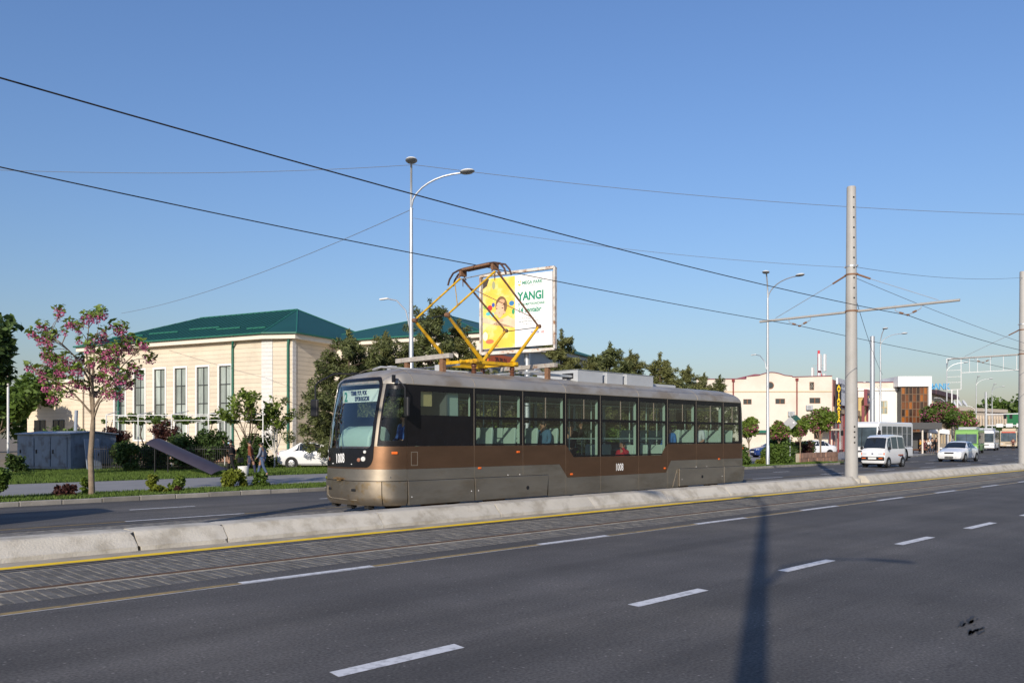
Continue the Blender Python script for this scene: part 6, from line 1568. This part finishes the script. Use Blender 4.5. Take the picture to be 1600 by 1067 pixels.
# tilted curved sheet
sh_ = thing('curved_sheet', 'long dark brown curved metal sheet lying tilted on the lawn', 'metal sheet', (0,0,0))
A = Vector((15.5,39.6,1.42)); B = Vector((16.6,35.3,.14)); ax = (B-A).normalized(); sd = ax.cross(Vector((0,0,1))).normalized(); upv = sd.cross(ax)
m_ = MB(); NS = 14
for lay in (0,1):
    for e_, P_ in enumerate((A, B)):
        for i in range(NS+1):
            a_ = R(20+140*i/NS); rr0 = .62-.02*lay; m_.v.append(tuple(P_ + sd*(math.cos(a_)*rr0) + upv*((math.sin(a_)-.34)*rr0*.62) + ax*(0.22*math.sin(a_) if e_ else -.12*math.sin(a_))))
def iv(l, e_, i): return l*2*(NS+1)+e_*(NS+1)+i
for i in range(NS):
    m_.f.append((iv(0,0,i),iv(0,0,i+1),iv(0,1,i+1),iv(0,1,i))); m_.f.append((iv(1,0,i),iv(1,1,i),iv(1,1,i+1),iv(1,0,i+1)))
    for e_ in (0,1): m_.f.append((iv(0,e_,i),iv(1,e_,i),iv(1,e_,i+1),iv(0,e_,i+1)))
for i in (0,NS): m_.f.append((iv(0,0,i),iv(0,1,i),iv(1,1,i),iv(1,0,i)))
m_.build('sheet', mat('sheet_brown', (.05,.043,.06), rough=.5, var=.12, scale=2, metal=.2), sh_, smooth=True)
for s_ in (-.35,.35): m_ = MB(); p = A+sd*s_+ax*.3; m_.tube([(p.x,p.y,0),(p.x,p.y,p.z-.02)], .03, 6); m_.build('prop', M_DKMETAL, sh_)

# ================================================================ vehicles
M_TYRE = mat('tyre', (.014,.014,.015), rough=.8); M_RIM = mat('alloy_rim', (.42,.43,.44), rough=.35, metal=.7)
M_CWHITEP = mat('car_white', (.72,.73,.74), rough=.22, spec=.5, coat=.5); M_CBLUE = mat('car_blue', (.02,.05,.20), rough=.22, coat=.5)
M_CGLASS = mat('car_glass', (.016,.020,.024), rough=.06, spec=.9); M_PLATE = mat('number_plate', (.70,.70,.68), rough=.5)
M_HEADL = mat('headlamp_clear', (.55,.58,.62), rough=.1, spec=.9); M_TAILL = mat('tail_lamp_red', (.42,.01,.015), rough=.2, spec=.7)
def wheel(par, x, y, r, w=.19, name='wheel'):
    s_ = 1 if y > 0 else -1
    mm = MB(); mm.lathe([(r*.66, -w/2), (r*.93, -w/2), (r, -w*.32), (r, w*.32), (r*.93, w/2), (r*.66, w/2)], 22, c=(x, y, r), axis='y'); o = mm.build(name, M_TYRE, par, smooth=True)
    mm = MB(); mm.lathe([(r*.66, -.02), (r*.66, .02), (r*.58, .035), (r*.2, .03), (r*.12, .05)], 22, c=(0, 0, 0), axis='y')
    for v in range(len(mm.v)): mm.v[v] = (mm.v[v][0]+x, y + s_*(w/2-.03) + s_*mm.v[v][1], mm.v[v][2]+r)
    mm.build('rim', M_RIM, o, smooth=True)
    for k_ in range(5):
        mm = MB(); a_ = R(72*k_); c_ = Vector((x+math.cos(a_)*r*.42, y+s_*(w/2+.008), r+math.sin(a_)*r*.42)); mm.cbox(c_, (r*.16,.006,r*.2), Matrix.Rotation(-a_,3,'Y')); mm.build('spoke_gap', M_TYRE, o)
SED = [(-2.20,.36,.56,.60,.60,.50),(-2.12,.24,.66,.71,.78,.66),(-1.75,.20,.74,.81,.84,.70),(-1.35,.20,.80,.88,.86,.72),(-.98,.20,.88,.96,.86,.72),(-.20,.20,.92,1.38,.86,.60),(.35,.20,.93,1.46,.86,.61),(.95,.20,.94,1.43,.86,.59),(1.62,.20,.96,1.04,.85,.66),(2.02,.24,.92,1.00,.82,.66),(2.18,.36,.82,.90,.70,.56)]
VAN = [(-1.62,.34,.74,.86,.60,.56),(-1.57,.26,.84,.98,.68,.62),(-1.42,.22,.95,1.06,.70,.64),(-.98,.22,1.00,1.74,.70,.57),(-.55,.22,1.0,1.86,.70,.58),(.4,.22,1.0,1.89,.70,.58),(1.25,.22,1.0,1.86,.70,.58),(1.52,.26,1.0,1.72,.69,.56),(1.60,.36,.96,1.30,.66,.58)]
def car(label, loc, rz, st, paint, kind='sedan', group=None, name='car', cat='car', scale=1.0):
    t = thing(name, label, cat, loc, rz, group); t.scale = (scale,)*3
    rows = []
    for x, zb_, zl, zt_, w, wr in st:
        cr_ = .03
        half = [(0,zb_),(w*.86,zb_),(w*.97,zb_+.10),(w,(zb_*.45+zl*.55)),(w*.985,zl),(wr,zt_),(wr*.55,zt_+cr_*.8),(0,zt_+cr_)]
        rows.append([(x,-p[0],p[1]) for p in half] + [(x,p[0],p[1]) for p in half[-2:0:-1]])
    n = len(rows[0]); mb = MB()
    for r_ in rows: mb.v += r_
    for i in range(len(rows)-1):
        for j in range(n): a_ = i*n+j; b_ = i*n+(j+1) % n; mb.f.append((a_, b_, b_+n, a_+n))
    mb.f.append(tuple(range(n))); mb.f.append(tuple((len(rows)-1)*n+j for j in range(n))[::-1])
    body = mb.build('body', paint, t, smooth=True)
    def q(i, j, f, g, off=.006):      # point on the loft between stations i,i+1 and section points j,j+1
        a_ = Vector(rows[i][j % n]).lerp(Vector(rows[i+1][j % n]), f); b_ = Vector(rows[i][(j+1) % n]).lerp(Vector(rows[i+1][(j+1) % n]), f)
        p = a_.lerp(b_, g); c_ = Vector((p.x, 0, .8)); d_ = (p-c_); d_.x = 0
        nrm = d_.normalized() if d_.length > 1e-6 else Vector((0,0,1))
        return p + nrm*off
    def patch(name, i, j, f0, f1, g0, g1, m, off=.008, k_=3):
        mm = MB(); mm.grid(lambda u, v: q(i, j, u, v, off), arange(f0, f1, k_), arange(g0, g1, k_)); return mm.build(name, m, t, smooth=True, fix=False)
    if kind == 'sedan': wsi, rwi, sides = 4, 7, ((5,.02,.98),(6,.04,.98)); wx = (-1.38, 1.36); r = .30; ends = ((4,.45,.98),(7,.02,.50))
    else: wsi, rwi, sides = 2, 7, ((3,.05,.95),(4,.06,.94),(5,.05,.97),(6,.03,.7)); wx = (-1.05, 1.05); r = .28; ends = ((2,.62,.97),)
    mm = MB()
    for j in (5, 6, 7, 8):
        mm.grid(lambda u, v: q(wsi, j, u, v, .014) + Vector((-.012,0,0)), arange(.06,.95,3), arange(.06 if j == 5 else 0, .94 if j == 8 else 1, 2))
    mm.build('windscreen', M_CGLASS, t, smooth=True, fix=False)
    if kind == 'sedan':
        mm = MB()
        for j in (5, 6, 7, 8): mm.grid(lambda u, v: q(rwi, j, u, v, .014)+Vector((.012,0,0)), arange(.08,.80,3), arange(.06 if j == 5 else 0, .94 if j == 8 else 1, 2))
        mm.build('rear_window', M_CGLASS, t, smooth=True, fix=False)
    for i, f0, f1 in sides:
        patch('side_window', i, 4, f0, f1, .10, .88, M_CGLASS); patch('side_window', i, n-5, f0, f1, .12, .90, M_CGLASS)
    for i, f0, f1 in ends:
        g = (.10,.80); patch('side_window', i, 4, f0, f1, *g, M_CGLASS); patch('side_window', i, n-5, f0, f1, 1-g[1], 1-g[0], M_CGLASS)
    xf = st[0][0]; xr_ = st[-1][0]; w = .86 if kind == 'sedan' else .70
    for s_ in (-1, 1):
        for x in wx:
            mm = MB(); mm.lathe([(r*1.18,-.02),(r*1.18,.012)], 22, c=(x, s_*(w*.995), r+.02), axis='y'); mm.build('wheel_arch', M_BLACK, t)
            wheel(t, x, s_*(w-.07), r)
        if kind == 'sedan':
            mm = MB(); mm.cbox((xf+.16, s_*.60, .67), (.20,.30,.13), rotz(-s_*.38)); mm.build('headlight', M_HEADL, t, bevel=.03)
            mm = MB(); mm.cbox((xf+.06, s_*.52, .36), (.08,.24,.07), rotz(-s_*.3)); mm.build('fog_lamp', M_HEADL, t, bevel=.02)
            mm = MB(); mm.cbox((xr_-.08, s_*.62, .82), (.14,.26,.13), rotz(s_*.35)); mm.build('tail_lamp', M_TAILL, t, bevel=.03)
            mm = MB(); mm.cbox((-.72, s_*.97, .97), (.12,.20,.12)); mm.build('mirror', paint, t, bevel=.03)
            for x in (.05, .85): mm = MB(); mm.cbox((x+.30, s_*.868, .82), (.16,.02,.03)); mm.build('door_handle', paint, t)
        else:
            mm = MB(); mm.cbox((xf+.02, s_*.46, .80), (.05,.28,.13)); mm.build('headlight', M_HEADL, t, bevel=.02)
            mm = MB(); mm.cbox((xf+.06, s_*.64, .80), (.10,.06,.14)); mm.build('indicator', M_ORANGE, t, bevel=.02)
            mm = MB(); mm.cbox((xf-.035, s_*.48, .55), (.03,.22,.05)); mm.build('bumper_lamp', M_ORANGE, t)
            mm = MB(); mm.cbox((-1.18, s_*.80, 1.12), (.08,.16,.18)); mm.build('mirror', M_DKMETAL, t, bevel=.03)
            mm = MB(); mm.cbox((.75, s_*.705, .72), (.75,.012,.07)); mm.build('side_stripe', mat('stripe_rust', (.35,.10,.04)), t)
            mm = MB(); mm.cbox((.85, s_*.707, .66), (.55,.012,.05)); mm.build('side_stripe', M_NAVYTXT, t)
    if kind == 'sedan':
        mm = MB(); mm.cbox((xf+.015,0,.64), (.05,.62,.11)); mm.build('grille', M_DKMETAL, t, bevel=.02); mm = MB(); mm.cbox((xf+.00,0,.34), (.05,.58,.09)); mm.build('lower_intake', M_BLACK, t, bevel=.02)
        mm = MB(); mm.cbox((xf-.03,0,.50), (.02,.50,.11)); mm.build('number_plate', M_PLATE, t); mm = MB(); mm.cbox((xr_+.02,0,.70), (.02,.50,.11)); mm.build('number_plate', M_PLATE, t)
        mm = MB(); mm.box(-1.9,1.9,-.70,.70,.17,.22); mm.build('underside', M_BLACK, t)
    else:
        mm = MB(); mm.box(xf-.03,xf+.14,-.66,.66,.42,.64); mm.build('bumper', M_DKMETAL, t, bevel=.03); mm = MB(); mm.cbox((xf-.045,0,.55), (.02,.46,.11)); mm.build('number_plate', M_PLATE, t)
        mm = MB(); mm.cbox((xf-.0,0,.81), (.03,.10,.07)); mm.build('badge', M_NAVYTXT, t); mm = MB(); mm.box(-1.4,1.5,-.58,.58,.17,.26); mm.build('underside', M_BLACK, t)
    return t
def bus(label, loc, rz, L, Wd, H, paint, lower=None, ac=None, group='buses at the stop', signed=False, roofm=None, name='bus', glassm=None):
    t = thing(name, label, 'bus', loc, rz, group); hw = Wd/2; lower = lower or paint; gm = glassm or mat('bus_glass', (.055,.075,.09), rough=.08, spec=.9, var=.5, scale=1.5)
    mm = MB(); mm.prism([(-L/2,1.02),(L/2,1.02),(L/2,H-.12),(L/2-.12,H),(-L/2+.45,H),(-L/2+.12,H-.18)], -hw, hw); mm.build('upper_body', paint, t, bevel=.10)
    mm = MB(); mm.prism([(-L/2-.04,.32),(L/2,.32),(L/2,1.019),(-L/2-.04,1.019)], -hw, hw); mm.build('lower_body', lower, t, bevel=.07)
    mm = MB(); mm.prism([(-L/2-.012,1.12),(-L/2+.105,H-.38),(-L/2+.13,H-.38),(-L/2+.02,1.12)], -hw+.12, hw-.12); ws_ = mm.build('windscreen', gm, t)
    mm = MB(); mm.bar((-L/2-.02,0,1.12),(-L/2+.10,0,H-.38), .035); mm.build('windscreen_bar', M_DKMETAL, ws_)
    nwn = 6
    for s_ in (-1,1):
        for k_ in range(nwn):
            a_ = -L/2+.75+(L-1.0)*k_/nwn; b_ = a_+(L-1.0)/nwn-.10
            mm = MB(); mm.box(a_, b_, s_*(hw-.02), s_*(hw+.008), 1.10, H-.30); wn2 = mm.build('side_window', gm, t, bevel=.02)
            mm = MB(); mm.box(a_, b_, s_*(hw+.006), s_*(hw+.014), H-.85, H-.82); mm.build('window_bar', M_LAMP, wn2)
        for x in (-L/2+1.25, L/2-1.6): 
            mm = MB(); mm.lathe([(.52,-.02),(.52,.01)], 22, c=(x, s_*hw, .44), axis='y'); mm.build('wheel_arch', M_BLACK, t)
            wheel(t, x, s_*(hw-.10), .42, .24)
        mm = MB(); mm.cbox((-L/2-.05, s_*(hw-.30), .72), (.06,.36,.16)); mm.build('headlight', M_HEADL, t, bevel=.03)
        mm = MB(); mm.tube([(-L/2+.1,s_*hw,H-.35),(-L/2-.15,s_*(hw+.15),H-.45),(-L/2-.2,s_*(hw+.18),H-.62)], .02, 6); mm.cbox((-L/2-.2,s_*(hw+.18),H-.80), (.07,.18,.36)); mm.build('mirror', M_DKMETAL, t)
    mm = MB(); mm.cbox((-L/2-.07,0,.44), (.10,Wd-.1,.20)); mm.build('bumper', lower, t, bevel=.03); mm = MB(); mm.cbox((-L/2-.125,0,.45), (.01,.52,.12)); mm.build('number_plate', M_PLATE, t)
    mm = MB(); mm.cbox((-L/2-.045,0,.78), (.03,.9,.10)); mm.build('grille', M_DKMETAL, t)
    mm = MB(); mm.box(-L/2+.2,L/2-.1,-hw+.15,hw-.15,.22,.33); mm.build('underside', M_BLACK, t)
    if ac: mm = MB(); mm.box(-L/2+ac[0],-L/2+ac[1],-hw+.25,hw-.25,H+.002,H+ac[2]); mm.build('roof_unit', roofm or M_WHITEBOX, t, bevel=.05)
    if signed: mm = MB(); mm.cbox((-L/2+.06,0,H-.26), (.05,Wd-.5,.18)); mm.build('route_display', mat('route_red', (.45,.08,.05), emit=.4), t)
    return t
car('white boxy minivan driving towards the camera in front of the white bus', (50.2, 19.75, 0), 0, VAN, M_CWHITEP, 'van', 'minivans', 'minivan', 'minivan')
car('white minivan just left of the picture edge, its shadow on the far road', (2.0, 19.1, 0), 0, VAN, M_CWHITEP, 'van', 'minivans', 'minivan', 'minivan')
car('white sedan driving towards the camera right of the bus stop people', (66.0, 20.6, 0), .03, SED, M_CWHITEP, 'sedan', None, 'sedan')
car('white sedan parked by the hall, half hidden by the tram front', (25.0, 40.9, .02), R(135.5), SED, M_CWHITEP, 'sedan', None, 'sedan')
car('white car seen from behind above the stone wall and bushes', (69.0, 33.4, .06), R(-28), SED, M_CWHITEP, 'sedan', None, 'sedan')
car('dark blue car half hidden behind the bushes by the shop door', (65.2, 34.6, .06), R(-30), SED, M_CBLUE, 'sedan', None, 'sedan')
M_BWHITE = mat('bus_white', (.70,.71,.71), rough=.3, coat=.3); M_BGREEN = mat('bus_green', (.20,.40,.10), rough=.3, coat=.3); M_BTAN = mat('bus_tan', (.50,.42,.31), rough=.35)
bus('white bus standing behind the minivan at the stop', (62.3, 24.75, 0), .02, 6.9, 2.25, 2.86, M_BWHITE)
bus('green and white bus with a roof unit behind the driving sedan', (102.9, 30.9, 0), .19, 7.0, 2.25, 2.62, M_BGREEN, M_BGREEN, (.9,4.5,.30))
bus('white bus with a roof unit behind the green bus', (128.4, 36.3, 0), .19, 7.0, 2.25, 2.75, M_BWHITE, None, (.6,4.5,.32))
bus('tan and dark bus farthest along the street', (163.5, 42.6, 0), .19, 10.5, 2.5, 2.95, M_BTAN, M_BTAN, (1.0,7.5,.40), signed=True, roofm=M_BTAN)

# ================================================================ street furniture on the right
shl = thing('bus_shelter', 'dark grey bus shelter with a tan back panel behind the waiting people', 'bus shelter', (90.2, 33.0, .05), R(-38))
M_SHG = mat('shelter_grey', (.085,.085,.085), rough=.6)
m_ = MB(); m_.box(-2.2,3.0,-1.2,1.6,2.55,3.25); m_.build('canopy', M_SHG, shl, bevel=.03)
for x in (-1.5,1.0,2.8): m_ = MB(); m_.box(x-.06,x+.06,-1.0,-.88,0,2.55); m_.build('post', M_CORNICE, shl)
m_ = MB(); m_.box(-2.1,-1.0,-.4,1.4,0,2.54); m_.build('kiosk_block', M_SHG, shl)
m_ = MB(); m_.box(-.8,1.0,1.2,1.3,.5,2.3); m_.build('back_panel', mat('panel_tan', (.40,.24,.10), rough=.6), shl); m_ = MB(); m_.box(1.1,2.9,1.2,1.3,.5,2.3); m_.build('back_panel', M_SHG, shl)
m_ = MB(); m_.box(-.6,2.6,.6,1.0,.42,.48); bn = m_.build('bench', M_BROWNF, shl)
for x in (-.4,1.0,2.4): m_ = MB(); m_.box(x-.04,x+.04,.65,.95,0,.42); m_.build('bench_leg', M_DKMETAL, shl)
aw = thing('white_awning', 'white awning right of the bus shelter above the people', 'awning', (93.4, 32.2, 0), R(-38)); m_ = MB(); m_.prism([(-.2,2.35),(2.2,2.1),(2.2,2.55),(-.2,3.0)], -.5, .9); m_.build('sheet', M_WHITEP, aw); 
for x in (0,2.1): m_ = MB(); m_.box(x-.04,x+.04,-.4,-.32,0,2.3); m_.build('post', M_WHITEP, aw)
sn = thing('diamond_sign', 'grey back of a diamond-shaped road sign on a thin post', 'road sign', (51.1, 26.1, .06), R(-44.5)); m_ = MB(); m_.tube([(0,.03,0),(0,.03,3.1)], .032, 8); m_.build('post', M_GALV, sn)
m_ = MB(); m_.prism([(-.46,2.62),(0,2.16),(.46,2.62),(0,3.08)], -.012, -.004); m_.build('plate', mat('sign_back_grey', (.42,.42,.42), rough=.5, metal=.3), sn); m_ = MB(); m_.lathe([(.06,-.02),(.06,-.013)], 12, c=(.22,0,2.66), axis='y'); m_.build('sticker', M_WHITEP, sn)
pw = thing('stone_wall', 'low reddish stone-clad retaining wall below the bushes right of the sign', 'wall', (50.7, 25.2, .0), math.atan2(1.2, 8.0)); rr_ = random.Random(3)
M_STONE = mat('red_stone', (.34,.20,.14), rough=.85, var=.25, scale=5, orand=.2, bump=.5)
x = 0
while x < 8.2:
    w_ = rr_.uniform(.35,.6)
    for z in (0, .34): m_ = MB(); m_.box(x+.01, x+w_-.01, rr_.uniform(-.03,.02), .25, .06+z, .06+z+.325); m_.build('stone', M_STONE, pw)
    x += w_
m_ = MB(); m_.box(0,x,.06,.3,.0,.70); m_.build('core', M_MORTAR, pw)
bnb = thing('litter_bin', 'small white round litter bin at the feet of the walking people', 'litter bin', (17.5, 35.0, 0)); m_ = MB(); m_.lathe([(.17,0),(.21,.08),(.24,.42),(.25,.46),(.21,.46),(.19,.12)], 16); m_.build('body', M_CWHITE, bnb, smooth=True)
# ================================================================ people on the street
person('person in black with a pale blue face mask walking on the footpath', (18.0, 37.2, 0), R(-40), 1.66, 'walk', (.012,.012,.014), (.010,.010,.012), mask=True, armup=True)
person('person in a rust brown jacket, middle of the three walking on the footpath', (17.8, 34.9, 0), R(-44), 1.62, 'walk', (.16,.05,.025), (.03,.035,.07), phase=-.9)
person('person in a grey shirt and jeans, rightmost of the three walking on the footpath', (18.15, 34.5, 0), R(-46), 1.55, 'walk', (.20,.22,.27), (.06,.09,.16), phase=1.1)
bg_ = thing('handbag', 'black handbag carried by the masked person', 'bag', (18.3, 36.9, .55)); m_ = MB(); m_.box(-.14,.14,-.06,.06,0,.24); m_.build('body', M_BLACK, bg_, bevel=.03); m_ = MB(); m_.tube([(-.1,0,.23),(-.06,0,.36),(.06,0,.36),(.1,0,.23)], .012, 6); m_.build('strap', M_BLACK, bg_)
for (x, y, H, top_, bot_, sk_, lab) in ((92.5,32.6,1.62,(.50,.27,.02),(.02,.02,.02),False,'waiting person in yellow, leftmost at the bus stop'), (92.8,32.35,1.60,(.10,.02,.03),(.08,.02,.03),True,'waiting person in a maroon dress at the bus stop'),
        (93.0,31.95,1.64,(.66,.66,.66),(.02,.02,.025),False,'waiting person in a white top and black trousers'), (93.4,31.7,1.72,(.02,.02,.022),(.02,.02,.022),False,'waiting person in black right of the white top'), (93.7,31.4,1.70,(.025,.022,.025),(.02,.02,.022),True,'waiting person in a long black dress, rightmost at the bus stop')):
    person(lab, (x, y, .08), random.uniform(-.8,.8), H, 'stand', top_, bot_, skirt=sk_, group='people waiting at the bus stop')
person('person in dark clothes standing in the road by the farthest bus', (132.4, 34.2, 0), .3, 1.7, 'stand', (.12,.03,.03), (.015,.015,.018))
